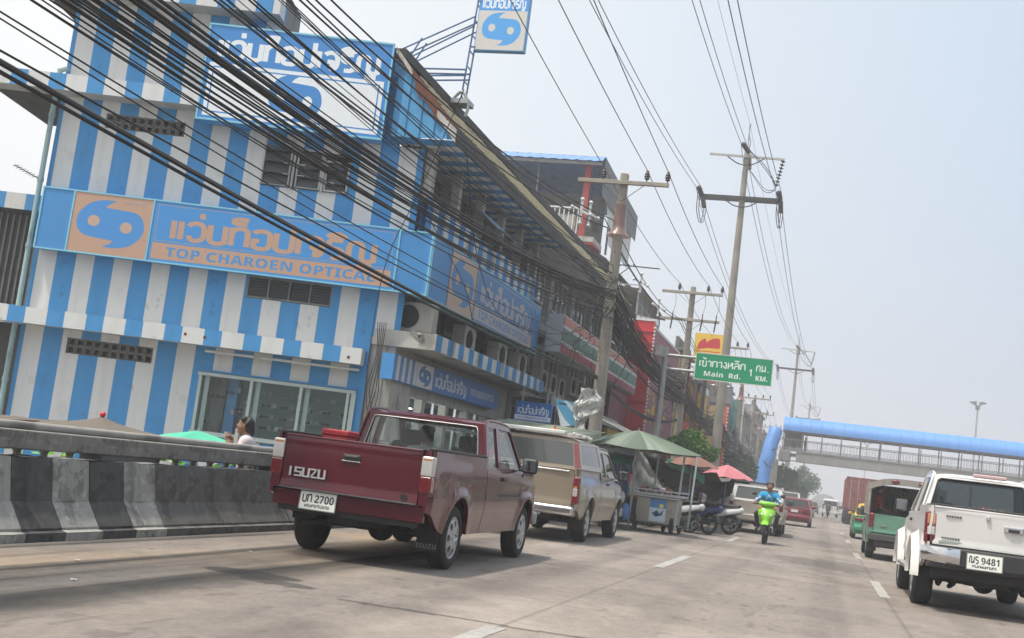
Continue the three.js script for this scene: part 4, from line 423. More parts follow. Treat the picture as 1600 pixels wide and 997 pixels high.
  part('number_plate', o.plateM, t, (b) => { b.keep = true; const [px, py, pw] = o.plateAt || [-0.24, 0.52, 0.40], pz = o.plateZ || 0.012; b.quad([px - pw / 2, py, tail + pz], [px + pw / 2, py, tail + pz], [px + pw / 2, py + pw * 0.47, tail + pz - 0.02], [px - pw / 2, py + pw * 0.47, tail + pz - 0.02]); });
  // underneath
  part('chassis', M.dark, t, (b) => { b.span(-0.42, 0.42, tail - 0.12, -0.34, 0.56, nose + 0.3).span(0.34, 0.42, tail - 0.12, 0.42, 0.56, nose + 0.3); b.span(-hw + 0.12, 0.44, tail - 0.06, hw - 0.12, tailLow - 0.1, tail - 0.11); b.cyl(V(-hw + 0.2, rw, 0), V(hw - 0.2, rw, 0), 0.05, 0.05, 10); b.sph(0.04, rw, 0, 0.15, { sy: 0.95 }); b.cyl(V(0.04, rw, 0), V(0.04, 0.45, -2), 0.04, 0.04, 8); b.geo(new THREE.CylinderGeometry(0.3, 0.3, 0.18, 20), new THREE.Matrix4().setPosition(-0.02, 0.46, 0.6)); b.span(-0.5, 0.40, -0.9, 0.5, 0.6, -2.8); b.span(-hw + 0.1, 0.56, tail - 0.1, hw - 0.1, floor, -1); });
  for (const s of [-1, 1]) part('leaf_spring', M.darkmetal, t, (b) => b.tube([V(s * 0.55, 0.46, 0.62), V(s * 0.55, 0.30, 0), V(s * 0.55, 0.46, -0.6)], 0.03, 12, 5));
  part('exhaust_pipe', M.darkmetal, t, (b) => { b.tube([V(-0.35, 0.36, -1.5), V(-0.36, 0.36, 0.2), V(-0.5, 0.34, tail - 0.1)], 0.032, 14, 8); b.cyl(V(-0.3, 0.38, -0.9), V(-0.33, 0.38, -0.4), 0.09, 0.09, 12); b.cyl(V(0.34, 0.34, 0.15), V(0.36, 0.52, 0.1), 0.03); });
  for (const s of [-1, 1]) for (const z of [0, front]) wheelPart(t, s * (hw - 0.02 - tw / 2 + (o.poke || 0)), z, rw, tw, s, o.wheel);
  for (const s of o.noFlap ? [] : o.oneFlap ? [1] : [-1, 1]) { const f = part('mud_flap', M.rubber, t, (b) => b.box(s * (hw - 0.145), 0.32, arch + 0.07, 0.23, 0.24, 0.012, { rx: -0.08 })); if (o.flapText) { const q = mb(); q.keep = true; q.quad([s * (hw - 0.145) - 0.12, 0.215, arch + 0.09], [s * (hw - 0.145) + 0.12, 0.215, arch + 0.09], [s * (hw - 0.145) + 0.12, 0.285, arch + 0.085], [s * (hw - 0.145) - 0.12, 0.285, arch + 0.085]); q.build('lettering', o.flapText, f); } }
  for (const s of [-1, 1]) { const mr = part('wing_mirror', o.mirrorM || M.plastic, t, (b) => { b.box(s * (hw + 0.115), belt + 0.10, doorB + 0.16, 0.20, 0.19, 0.09, { r: 0.04, s: 4 }); b.box(s * (hw + 0.01), belt + 0.04, doorB + 0.13, 0.09, 0.04, 0.05, { r: 0.012 }); }); part('mirror_glass', mirrorGlass, mr, (b) => b.box(s * (hw + 0.115), belt + 0.10, doorB + 0.206, 0.16, 0.145, 0.004, { r: 0.0019 })); }
  for (const s of [-1, 1]) part('headlamp', M.clearlens, t, (b) => b.box(s * (hw - 0.22), 0.72, nose - 0.0, 0.28, 0.17, 0.06, { r: 0.03 }));
  part('front_bumper', o.frontM || M.steel, t, (b) => b.box(0, 0.50, nose - 0.05, hw * 1.9, 0.18, 0.14, { r: 0.05 }));
  if (o.extra) o.extra(t, { hw, belt, rail, tail, cabR, roof, sx, w, rT, P, arch, cy, front, rw });
  return t;
}
const ghost = (s) => s;   // names of marks are drawn as they stand on the cars
function letters(parent, m, s, x, y, z, w, h, font = 'bold') { const q = mb(); q.keep = true; q.quad([x, y, z], [x + w, y, z], [x + w, y + h, z], [x, y + h, z]); return q.build('lettering', m, parent); }
const stencil = (s, ink, W = 512, H = 128) => { const c = document.createElement('canvas'); c.width = W; c.height = H; const x = c.getContext('2d'); x.fillStyle = ink; x.clearRect(0, 0, W, H); latin(x, s, W * 0.03, H * 0.86, H * 0.70, W * 0.94); const t = new THREE.CanvasTexture(c); t.colorSpace = THREE.SRGBColorSpace; return new THREE.MeshStandardMaterial({ map: t, transparent: true, alphaTest: 0.4, roughness: 0.4, side: THREE.DoubleSide }); };
// raised metal letters, each built from bars
function badge(parent, m, s, x, y, z, h, w) { const F = { I: [[0.5, 0, 0.5, 1]], S: [[1, 1, 0, 1], [0, 1, 0, 0.5], [0, 0.5, 1, 0.5], [1, 0.5, 1, 0], [1, 0, 0, 0]], U: [[0, 1, 0, 0], [0, 0, 1, 0], [1, 0, 1, 1]], Z: [[0, 1, 1, 1], [1, 1, 0, 0], [0, 0, 1, 0]] }; const cw = w / s.length; [...s].forEach((ch, i) => part('letter', m, parent, (b) => { const e = ch === 'I' ? 0.25 : 0.36; for (const [x0, y0, x1, y1] of F[ch]) { const p = V(x + (i + 0.5 - e + 2 * e * x0) * cw, y + y0 * h, z), q = V(x + (i + 0.5 - e + 2 * e * x1) * cw, y + y1 * h, z), d = q.clone().sub(p).normalize().multiplyScalar(h * 0.1); b.beam(p.sub(d), q.add(d), h * 0.27, 0.014); } })); }

// maroon pickup in front of the barrier
pickup({
  label: 'dusty maroon pickup truck with metal letters on its tailgate beside the barrier', x: -4.60, z: -12.55, hw: 0.875, rail: 1.215, belt: 1.09, oneFlap: true, glass: M.glass, paint: paint([0.10, 0.0095, 0.019], 0.26), plateM: plate('บท 2700', 'พรนครศรอยธย'), plateAt: [-0.30, 0.475, 0.40],
  wheel: { rim: M.alloy, holes: 7 }, flapText: stencil('ISUZU', 'rgb(105,105,105)'), seal: M.steel, tailLow: 0.665,
  gate: (g, z, y0, y1, gw) => { badge(g, mat([0.62, 0.61, 0.60], 0.4, { metalness: 0.3 }), 'ISUZU', -0.68, 0.80, z + 0.014, 0.078, 0.43); part('handle', M.plastic, g, (b) => { b.box(0, 1.045, z + 0.006, 0.19, 0.062, 0.02, { r: 0.02 }); b.box(0, 1.05, z + 0.018, 0.15, 0.03, 0.02, { r: 0.01 }); }); part('handle_rim', M.steel, g, (b) => b.box(0, 1.008, z + 0.01, 0.20, 0.012, 0.02, { r: 0.005 })); part('trim_strip', M.chrome, g, (b) => b.box(0, 0.674, z + 0.022, gw * 2, 0.014, 0.02)); part('sticker', print(96, 48, (x, W, H) => { x.fillStyle = 'rgb(226,170,60)'; x.fillRect(0, 0, W, H); x.fillStyle = 'rgb(40,36,34)'; x.beginPath(); x.ellipse(W / 2, H / 2, W * 0.32, H * 0.3, 0, 0, 7); x.fill(); }), g, (b) => b.geo(new THREE.CircleGeometry(0.032, 20), new THREE.Matrix4().makeScale(1.3, 0.9, 1).setPosition(gw - 0.14, 0.725, z + 0.012))); },
  extra: (t, q) => { part('side_moulding', M.plastic, t, (b) => { for (const s of [-1, 1]) b.box(s * (q.hw - 0.008), 0.80, -2.1, 0.02, 0.03, 1.0, { r: 0.006 }); }); part('sun_visor_sticker', print(160, 48, (x, W, H) => { x.fillStyle = 'rgb(40,40,40)'; x.fillRect(0, 0, W, H); x.fillStyle = 'rgb(226,168,40)'; x.beginPath(); x.arc(H * 0.5, H * 0.5, H * 0.42, 0, 7); x.fill(); latin(x, '-club', W * 0.34, H * 0.72, H * 0.42, W * 0.6, 'italic bold'); }, 0.5), t, (b) => { b.keep = true; b.quad([0.46, 1.135, -1.02], [0.63, 1.135, -1.02], [0.63, 1.185, -1.028], [0.46, 1.185, -1.028]); }); },
});
// champagne pickup with a canopy over its bed
pickup({
  label: 'champagne-coloured pickup truck with glazed bed canopy and chrome rear bumper', x: -4.82, z: -21.35, paint: paint([0.27, 0.222, 0.165], 0.34), plateM: M.dark, plateAt: [0.1, 0.52, 0.3], hw: 0.87, belt: 1.14, rail: 1.25, roof: 1.70, lean: 0.30, tumble: 0.05, rw: 0.35, tw: 0.23, arch: 0.45, tailLow: 0.62, noCap: true, tail: 1.08, wheel: { holes: 6, holeW: 0.3 }, mirrorM: M.darkgrey,
  lamp: (b, s, i) => (i === 0 ? b.box(s * 0.79, 0.89, 1.045, 0.13, 0.46, 0.09, { r: 0.03 }) : i === 1 ? b.box(s * 0.785, 0.86, 1.055, 0.085, 0.14, 0.086, { r: 0.02 }) : b.box(s * 0.785, 0.95, 1.055, 0.06, 0.03, 0.086)),
  gate: (g, z, y0, y1) => { part('trim_strip', M.chrome, g, (b) => b.box(0, 1.20, z + 0.012, 1.3, 0.02, 0.02, { r: 0.006 })); part('emblem', M.darkmetal, g, (b) => b.sph(0, 1.14, z + 0.012, 0.035, { sx: 1.5, sz: 0.3 })); part('handle', M.plastic, g, (b) => b.box(-0.05, 1.06, z + 0.01, 0.16, 0.05, 0.03, { r: 0.012 })); },
  extra: (t, q) => {
    part('rear_bumper', M.chrome, t, (b) => { b.box(0, 0.54, q.tail + 0.10, 1.62, 0.16, 0.14, { r: 0.05 }); b.box(0, 0.47, q.tail + 0.06, 0.5, 0.1, 0.1, { r: 0.02 }); });
    const k = 0.27, sx = (y) => q.hw - 0.03 - (y - q.rail) * k, top = 1.76, cw = [[0.92, 1.33], [0.80, 1.66], [-0.75, 1.69], [-0.85, 1.33]];
    const can = part('bed_canopy', q.P, t, (b) => { for (const s of [-1, 1]) b.shape([[q.tail - 0.02, q.rail], [q.tail - 0.17, top - 0.06], [q.cabR + 0.04, top - 0.03], [q.cabR + 0.04, q.rail]], [cw], 0.03, (z, y, d) => [s * (sx(y) - d), y, z]); b.grid(12, 10, (a, c) => { const e = Math.abs(a - 0.5) * 2; return [(a - 0.5) * 2 * (sx(top - 0.04)), top + 0.03 - 0.075 * Math.pow(e, 5), lerp(q.tail - 0.15, q.cabR + 0.04, c)]; }); b.shape([[-1, q.rail], [1, q.rail], [1, top - 0.02], [-1, top - 0.02]], [[[-0.84, q.rail + 0.06], [-0.84, top - 0.09], [0.84, top - 0.09], [0.84, q.rail + 0.06]]], 0.03, (x, y, d) => [x * sx(y), y, lerp(q.tail - 0.02, q.tail - 0.17, (y - q.rail) / (top - q.rail - 0.05)) - d]); });
    for (const s of [-1, 1]) part('canopy_window', M.darktint, can, (b) => b.quad(...cw.map(([z, y]) => [s * (sx(y) - 0.006), y, z]))); part('rear_glass', dgWin(), can, (b) => b.grid(8, 3, (a, c) => { const y = lerp(q.rail + 0.05, top - 0.08, c); return [(a - 0.5) * 2 * sx(y) * 0.85, y, lerp(q.tail - 0.02, q.tail - 0.17, (y - q.rail) / (top - q.rail - 0.05)) + 0.004]; })); part('corner_reflector', M.redlens, can, (b) => { for (const s of [-1, 1]) b.grid(1, 4, (a, c) => { const y = lerp(q.rail + 0.02, top - 0.08, c); return [s * (sx(y) * (0.87 + 0.12 * a)), y, lerp(q.tail - 0.02, q.tail - 0.17, (y - q.rail) / (top - q.rail - 0.05)) + 0.006]; }); });
    part('roof_rack', M.white, can, (b) => { for (const x of [-0.55, 0.55]) b.box(x, top + 0.09, -0.1, 0.05, 0.05, 1.5, { r: 0.015 }); for (const z of [0.6, 0.0, -0.6]) b.box(0, top + 0.07, z, 1.3, 0.03, 0.06, { r: 0.01 }); b.box(-0.08, top + 0.08, 0.86, 1.1, 0.07, 0.2, { r: 0.02 }); });
  },
});
// white pickup at the right edge
{
  const wp = paint([0.76, 0.745, 0.725], 0.3);
  pickup({
    label: 'large white pickup truck with flared arches and tinted rear window at right', x: 2.17, z: -18.15, paint: wp, plateM: plate('ฌร 9481', 'กรงทพมหานคร'), plateAt: [-0.12, 0.60, 0.44], plateZ: 0.16, hw: 0.86, belt: 1.24, rail: 1.36, roof: 1.88, rw: 0.39, tw: 0.27, arch: 0.50, sill: 0.5, floor: 0.8, tailLow: 0.86, tail: 1.12, cabR: -0.55, doorA: -1.75, doorB: -2.55, front: -3.08, nose: -3.9, aT: -1.9, aB: -2.75, poke: 0.07, glass: M.darktint, noCap: true, rearLean: 0.22, wheel: { rim: M.alloy, holes: 6, holeW: 0.36 }, lampW: 0.10, seal: M.plastic, lean: 0.26, noFlap: true,
    lamp: (b, s, i) => (i === 0 ? b.box(s * 0.80, 0.93, 1.075, 0.13, 0.13, 0.09, { r: 0.02 }) && b.box(s * 0.785, 1.07, 1.072, 0.17, 0.42, 0.08, { r: 0.035 }) : i === 1 ? b.box(s * 0.785, 1.02, 1.088, 0.11, 0.13, 0.06, { r: 0.02 }) : b.box(s * 0.785, 1.18, 1.088, 0.12, 0.14, 0.06, { r: 0.02 })),
    gate: (g, z, y0, y1, gw) => { part('handle', M.chrome, g, (b) => b.box(0.22, 1.16, z + 0.012, 0.24, 0.085, 0.03, { r: 0.02 })); part('handle_pull', M.plastic, g, (b) => b.box(0.22, 1.15, z + 0.028, 0.14, 0.045, 0.02, { r: 0.01 })); part('keyhole', M.chrome, g, (b) => b.box(-0.10, 1.27, z + 0.02, 0.055, 0.055, 0.03, { r: 0.012 })); part('nameplate', M.darkmetal, g, (b) => { for (let i = 0; i < 6; i++) b.box(-gw + 0.16 + i * 0.033, 1.24, z + 0.006, 0.022, 0.022, 0.01); for (let i = 0; i < 7; i++) b.box(-gw + 0.12 + i * 0.033, 0.955, z + 0.006, 0.022, 0.02, 0.01); }); part('sticker', mat([0.35, 0.42, 0.36], 0.5), g, (b) => b.box(-gw + 0.22, 0.90, z + 0.006, 0.28, 0.03, 0.004)); },
    extra: (t, q) => {
      part('rear_bumper', M.plastic, t, (b) => { b.box(0, 0.72, q.tail + 0.06, 1.2, 0.24, 0.16, { r: 0.03 }); b.box(0, 0.60, q.tail + 0.02, 1.64, 0.07, 0.14, { r: 0.02 }); }); for (const s of [-1, 1]) part('bumper_corner', M.chrome, t, (b) => b.grid(10, 4, (a, c) => { const x = lerp(0.42, 0.90, a); return [s * x, lerp(0.65, 0.83, c) - 0.03 * (1 - a) * (1 - c), q.tail + 0.155 - 0.13 * Math.pow(a, 4) - 0.02 * Math.pow(c * 2 - 1, 2)]; }));
      part('brake_lamp', new THREE.MeshPhysicalMaterial({ color: lin(0.62, 0.42, 0.42), roughness: 0.2, clearcoat: 1 }), t, (b) => { b.box(0.1, q.roof - 0.01, q.rT + 0.07, 0.46, 0.055, 0.05, { r: 0.015 }); for (let i = 0; i < 9; i++) b.box(-0.08 + i * 0.045, q.roof - 0.01, q.rT + 0.097, 0.022, 0.03, 0.01); });
      for (const s of [-1, 1]) for (const z of [0, q.front]) part('arch_flare', wp, t, (b) => b.grid(28, 6, (a, c) => { const an = lerp(-0.14, Math.PI + 0.14, a), f = Math.sin(c * Math.PI), rad = q.arch - 0.01 + 0.135 * c; return [s * (q.hw + 0.005 + 0.105 * sm(1.0, 0.25, c) - 0.05 * (c < 0.01)), Math.max(0.40, q.cy + rad * Math.sin(an)), z + rad * Math.cos(an)]; }));
      for (const s of [-1, 1]) part('sill_step', M.steel, t, (b) => b.box(s * 0.90, 0.46, -1.55, 0.14, 0.06, 1.7, { r: 0.02 }));
      part('window_decal', print(256, 96, (x, W, H) => { x.fillStyle = 'rgb(48,52,54)'; x.fillRect(0, 0, W, H); x.fillStyle = 'rgb(215,90,95)'; latin(x, 'Aut', W * 0.03, H * 0.55, H * 0.4, W * 0.32, 'italic bold'); x.fillStyle = 'rgb(225,225,225)'; latin(x, 'design', W * 0.42, H * 0.55, H * 0.30, W * 0.5); x.fillRect(W * 0.12, H * 0.68, W * 0.8, H * 0.10); }, 0.5), t, (b) => { b.keep = true; const z = q.cabR + 0.01; b.quad([-0.02, 1.31, z - 0.012], [0.40, 1.31, z - 0.012], [0.40, 1.45, z - 0.062], [-0.02, 1.45, z - 0.062]); });
      part('bed_cover', M.plastic, t, (b) => b.box(0, q.rail + 0.015, 0.3, 1.5, 0.03, 1.55, { r: 0.012 }));
    },
  });
}
// ------------------------------------------------------------------ poles and cables
function pinInsulator(b, x, y, z, s = 1) { b.lathe([[0.02, 0], [0.02, 0.06], [0.07, 0.07], [0.075, 0.10], [0.04, 0.12], [0.085, 0.14], [0.085, 0.17], [0.045, 0.19], [0.075, 0.21], [0.07, 0.25], [0.035, 0.28], [0.05, 0.32], [0, 0.34]].map((p) => [p[0] * s, p[1] * s]), new THREE.Matrix4().setPosition(x, y, z), 10); }
function shaft(b, h, w0, w1) { b.grid(4, 14, (a, c) => { const w = lerp(w0, w1, c) / 2, q = [[-w, w * 1.1], [w, w * 1.1], [w, -w * 1.1], [-w, -w * 1.1], [-w, w * 1.1]][Math.round(a * 4)]; return [q[0], h * c, q[1]]; }); b.box(0, h, 0, w1, 0.02, w1 * 1.1); }
function pole(label, x, z, o = {}) {
  const t = thing('utility_pole', label, 'utility pole', x, 0, z, o.turn || 0, o.group), H = 9.9;
  const s = part('shaft', M.polecon, t, (b) => { const g = mb(); shaft(b, H, 0.36, 0.21); });
  part('bolt_hole', M.dark, s, (b) => { for (let y = 3; y < 9.8; y += 0.42) b.geo(new THREE.CircleGeometry(0.014, 8), new THREE.Matrix4().setPosition(0, y, 0.2 - 0.0083 * y * 1.0 + 0.004)); }, { kind: 'stuff' });
  const arm = (y, w, dx = 0) => part('crossarm', M.polecon, t, (b) => b.box(dx, y, 0.17, w, 0.12, 0.11, { r: 0.012 }));
  arm(9.62, 2.66); const ins = part('insulator', M.insul, t, (b) => pinInsulator(b, 0, 0, 0, 1)); const at = [-0.58, 0.68, 1.28]; ins.position.set(at[0], 9.68, 0.17); for (const a of at.slice(1)) again(ins, t, a, 9.68, 0.17);
  const br = part('brace', M.darkmetal, t, (b) => b.beam(V(0, 9.05, 0.18), V(0.62, 9.56, 0.18), 0.03, 0.012)); part('brace', M.darkmetal, t, (b) => b.beam(V(0, 9.05, 0.19), V(-0.62, 9.56, 0.19), 0.03, 0.012));
  if (o.second) { arm(8.42, 2.6); for (const a of [-0.75, 0.55, 1.15]) part('fuse_cutout', M.darkmetal, t, (b) => { b.cyl(V(a, 8.45, 0.24), V(a - 0.04, 7.95, 0.28), 0.035, 0.03, 8); b.cyl(V(a, 8.45, 0.24), V(a, 8.72, 0.2), 0.025, 0.025, 6); b.tube([V(a, 8.7, 0.2), V(a + 0.08, 9.1, 0.24), V(a, 9.7, 0.17)], 0.008, 10, 4); }); for (const q of [-0.6, 0.6]) part('brace', M.darkmetal, t, (b) => b.beam(V(0, 7.9, 0.19), V(q, 8.38, 0.19), 0.03, 0.012)); }
  if (o.guard) part('flared_guard', new THREE.MeshPhysicalMaterial({ color: lin(0.62, 0.42, 0.38), roughness: 0.35, transmission: 0.8, thickness: 0, side: THREE.DoubleSide }), t, (b) => b.lathe([[0.165, 8.85], [0.165, 8.5], [0.18, 8.25], [0.22, 8.08], [0.36, 7.92]].map((p) => [p[0], p[1] + 0.15]), null, 18));
  if (o.trafo) part('transformer', M.galv, t, (b) => { for (const q of [-0.42, 0.42]) { b.cyl(V(q, 6.3, 0), V(q, 7.3, 0), 0.27, 0.27, 16); b.cyl(V(q, 7.3, 0), V(q, 7.36, 0), 0.29, 0.25, 16); pinInsulator(b, q - 0.1, 7.34, 0, 0.7); pinInsulator(b, q + 0.1, 7.34, 0, 0.7); } b.box(0, 6.22, 0, 1.5, 0.12, 0.3); });
  return t;
}
const pole1 = pole('near concrete utility pole with flared guard below its crossarm', -6.42, -34, { guard: true });
const pole2 = pole('second concrete utility pole with two crossarms and fuse cutouts', -6.38, -53, { second: true });
const pole3 = pole('concrete utility pole with twin grey transformers behind the green road sign', -6.4, -72, { trafo: true, second: true });
[[-91, 'utility pole with one crossarm just beyond the tall power pole'], [-108, 'small utility pole with crowded crossarms near the blue stairway'], [-128, 'distant utility pole first beyond the footbridge'], [-150, 'distant utility pole second beyond the footbridge'], [-175, 'faint utility pole third beyond the footbridge'], [-205, 'faint utility pole fourth beyond the footbridge'], [-240, 'faintest utility pole at the end of the row']].forEach(([z, l], i) => { copyOf(i % 2 ? pole2 : pole1, -6.6 - (i > 1 ? 0.5 : 0), 0, z, 0, l); });
pole('utility pole on the near side of the bridge, outside the picture', -6.7, 6, {});
// tall power poles
function tallPole(label, x, z) {
  const t = thing('power_pole', label, 'power pole', x, 0, z);
  part('shaft', M.polecon, t, (b) => shaft(b, 19.9, 0.52, 0.27));
  part('crossarm', M.dirtywhite, t, (b) => b.beam(V(-2.0, 19.55, 0.2), V(2.06, 19.45, 0.2), 0.11, 0.11)); part('steel_crossarm', M.darkmetal, t, (b) => { b.box(-0.1, 17.15, 0.27, 4.5, 0.18, 0.12); b.box(-0.1, 17.15, -0.27, 4.5, 0.18, 0.12); });
  part('brace', M.darkmetal, t, (b) => { for (const [y, d] of [[17.06, 1.0], [19.42, 1.0]]) for (const s of [-1, 1]) b.tube([V(s * d, y, 0.28), V(s * 0.4, y - 0.36, 0.28), V(0, y - 0.42, 0.28)], 0.035, 8, 5); });
  part('peak_rod', M.galv, t, (b) => { b.tube([V(0, 19.8, 0), V(0.12, 20.3, 0), V(0, 20.9, 0), V(0.03, 21.4, 0)], 0.035, 12, 6); b.beam(V(0, 19.9, 0), V(0, 21.4, 0), 0.06); });
  const str = (name, a, c, n) => part(name, M.insul, t, (b) => { const d = c.clone().sub(a); b.cyl(a, c, 0.03, 0.03, 6); for (let k = 0; k < n; k++) { const p = a.clone().addScaledVector(d, (k + 0.5) / n), q = d.clone().normalize().multiplyScalar(0.035); b.cyl(p.clone().sub(q), p.clone().add(q), 0.14, 0.05, 10); } });
  str('insulator_string', V(2.0, 19.4, 0.2), V(1.75, 17.9, 0.2), 8); str('insulator_string', V(0.1, 19.75, 0.3), V(-0.15, 19.85, 1.5), 8); str('insulator_string', V(0.1, 19.75, -0.3), V(0.1, 19.2, -1.4), 8);
  for (const s of [-2.2, 2.05]) { str('insulator_string', V(s, 17.2, 0.3), V(s - 0.05, 17.3, 1.5), 8); str('insulator_string', V(s, 17.2, -0.3), V(s, 16.9, -1.5), 8); part('jumper', M.cable, t, (b) => { for (const k of [0, 0.12]) b.tube([V(s - 0.05 + k, 17.25, 1.5), V(s - 0.1 + k, 16.2, 1.0), V(s + k, 15.7, 0), V(s + k, 16.1, -1.0), V(s + k, 16.9, -1.5)], 0.022, 20, 4); }); }
  part('jumper', M.cable, t, (b) => { for (const k of [0, 0.15]) b.tube([V(-0.1, 19.8, 1.5), V(1.2, 18.6 + k, 0.8), V(1.75, 17.85, 0.2), V(1.2, 17.9 - k, -0.6), V(0.1, 19.2, -1.4)], 0.02, 20, 4); });
  return t;
}
const tp = tallPole('tall concrete power pole with long insulators rising behind the green road sign', -5.83, -66);
copyOf(tp, -4.75, 0, -152, 0, 'second tall power pole rising behind the footbridge'); copyOf(tp, -4.3, 0, -240, 0, 'farthest tall power pole, faint above the footbridge roof'); copyOf(tp, -6.2, 0, 20, 0, 'tall power pole behind the viewer, outside the picture');
function span(a, b, sag, n = 22) { const p = []; for (let i = 0; i <= n; i++) { const t = i / n, q = a.clone().lerp(b, t); q.y -= 4 * sag * t * (1 - t); p.push(q); } return p; }
function cable(label, spans, r, group, m = M.cable, seg = 1) { return solo('overhead_cable', label, 'cable', m, (b) => { for (const [a, c, s] of spans) b.tube(span(V(...a), V(...c), s), r, 26, 4); }, { group }); }
const wire = mat([0.10, 0.10, 0.105], 0.6);
// three wires over the crossarm insulators
[[-7.0, -0.0], [-5.74, 0], [-5.14, 0]].forEach(([x], i) => cable(['leftmost', 'middle', 'rightmost'][i] + ' of the three bare wires carried on the near pole crossarms', [[[x - 0.1, [13.0, 11.6, 12.2][i], 6], [x, 10.0, -33.83], 0.5], [[x, 10.0, -33.83], [x + 0.04, 10.0, -52.83], 0.25], [[x + 0.04, 10, -52.83], [x + 0.02, 10, -71.83], 0.25], [[x + 0.02, 10, -71.83], [x - 0.2, 10, -91], 0.3], [[x - 0.2, 10, -91], [x - 0.2, 10, -108], 0.3], [[x - 0.2, 10, -108], [x - 0.7, 10, -128], 0.3], [[x - 0.7, 10, -128], [x - 0.7, 10, -240], 2]], 0.013, null, wire));
// high wires of the tall poles, in pairs
for (const [dx, y, n] of [[-2.25, 17.3, 'lower left'], [2.0, 17.3, 'lower right'], [-0.1, 19.85, 'upper']]) for (const k of [-0.14, 0.14]) cable(`${n} high-voltage wire, ${k < 0 ? 'left' : 'right'} of its pair on the tall poles`, [[[-6.2 + dx + k, y, 20], [-5.83 + dx + k, y, -64.5], 1.9], [[-5.83 + dx + k, y, -64.5], [-5.83 + dx + k, y - 0.4, -67.5], 0.05], [[-5.83 + dx + k, y - 0.4, -67.5], [-4.75 + dx + k, y, -150.5], 1.9], [[-4.75 + dx + k, y, -150.5], [-4.75 + dx + k, y - 0.4, -153.5], 0.05], [[-4.75 + dx + k, y - 0.4, -153.5], [-4.3 + dx + k, y, -239], 1.9]], 0.018, null, wire);
cable('thin earth wire along the tips of the tall power poles', [[[-6.2, 21.4, 20], [-5.83, 21.4, -66], 1.3], [[-5.83, 21.4, -66], [-4.75, 21.4, -152], 1.3]], 0.009, null, wire);
// spaced cables with clips
for (const [k, n] of [[0, 'upper left'], [0.22, 'upper right'], [0.1, 'lower']]) cable(`${n} of three black cables held by pale spacers above the thick bundle`, [[[-6.95 + k, 7.7 - (k === 0.1 ? 0.25 : 0), 6], [-6.85 + k, 8.55 - (k === 0.1 ? 0.25 : 0), -34], 1.35], [[-6.85 + k, 8.55 - (k === 0.1 ? 0.25 : 0), -34], [-6.85 + k, 8.4, -53], 0.55], [[-6.85 + k, 8.4, -53], [-6.85 + k, 8.3, -72], 0.5], [[-6.85 + k, 8.3, -72], [-7 + k, 8.1, -108], 1]], 0.017);
{ const sp = thing('cable_spacer', 'pale cross-shaped cable spacer just left of the near pole', 'cable spacer', -6.8, 7.95, -30.5); part('body', M.white, sp, (b) => { b.beam(V(-0.22, 0.12, 0), V(0.22, -0.08, 0), 0.06).beam(V(0, 0.3, 0), V(0, -0.3, 0), 0.06); for (const [x, y] of [[-0.24, 0.12], [0.24, -0.08], [0, 0.32], [0, -0.32]]) b.sph(x, y, 0, 0.055); });
  copyOf(sp, -6.8, 8.13, -31.6, 0.4, 'second pale cable spacer right beside the near pole top'); copyOf(sp, -6.75, 7.92, -41, 0, 'pale cable spacer on the black cables past the near pole'); copyOf(sp, -6.78, 7.85, -46, 0, 'far pale cable spacer before the second pole'); }
// thick sagging bundle between the bridge and the near pole, then on from pole to pole
const fat = 'black overhead cable in the thick bundle sagging to the near pole', fg = 'cables of the thick black bundle';
for (let i = 0; i < 40; i++) { const x = -6.55 + 0.5 * (rnd() + rnd() - 1), core = i < 25, y0 = core ? rr(4.95, 5.65) : rr(5.6, 7.2), y1 = core ? rr(5.55, 6.5) : rr(6.0, 7.3), sg = core ? rr(0.75, 1.1) : rr(0.45, 1.0), x1 = -6.42 + rr(-0.26, 0.26);
  cable(fat, [[[x - 0.2, y0, 6], [x1, y1, -34], sg], [[x1, y1, -34], [-6.38 + rr(-0.2, 0.2), rr(4.6, 6.1), -53], rr(0.3, 0.8)], ...(i % 2 ? [] : [[[-6.4, rr(4.6, 6.1), -53], [-6.4 + rr(-0.2, 0.2), rr(4.4, 6), -72], rr(0.3, 0.9)], [[-6.4, rr(4.4, 6), -72], [-6.6, rr(4.4, 5.8), -91], rr(0.3, 0.9)]])], core ? [0.008, 0.014, 0.022, 0.011][i % 4] : [0.007, 0.010, 0.014][i % 3], fg); }
[[4.35, 0.45, 3.95, 0.030], [4.29, 0.48, 3.9, 0.02], [4.32, 0.47, 3.99, 0.014]].forEach(([y0, s, y1, r], i) => cable(['thickest', 'second', 'thin third'][i] + ' low black cable crossing in front of the striped wall', [[[-6.62 + i * 0.03, y0, 6], [-6.5, y1, -34], s], [[-6.5, y1, -34], [-6.45, y1 + 0.1, -53], 0.5]], r));
[[4.08, 0.34, 4.4, 0.011], [4.6, 0.55, 4.8, 0.009], [4.75, 0.6, 4.5, 0.008]].forEach(([y0, s, y1, r], i) => cable(['lowest', 'middle', 'highest'][i] + ' thin low wire crossing the striped wall beneath the thick bundle', [[[-6.6, y0, 6], [-6.5, y1, -34], s]], r));
for (let i = 0; i < 26; i++) { const a = [-6.42 + rr(-0.25, 0.25), rr(5.3, 6.1), -34], c = [-6.4 + rr(-0.25, 0.3), rr(4.7, 5.7), -53], d = [-6.4 + rr(-0.3, 0.3), rr(4.4, 5.4), -72], e = [-6.6 + rr(-0.3, 0.3), rr(4.2, 5.2), -91], f = [-6.6 + rr(-0.3, 0.3), rr(4.2, 5.2), -108]; cable('black overhead cable in the dense bundle running on past the near pole', [[a, c, rr(0.15, 0.5)], [c, d, rr(0.2, 0.6)], [d, e, rr(0.2, 0.6)], [e, f, rr(0.2, 0.6)]], [0.02, 0.035, 0.028][i % 3], 'cables of the bundle past the near pole'); }
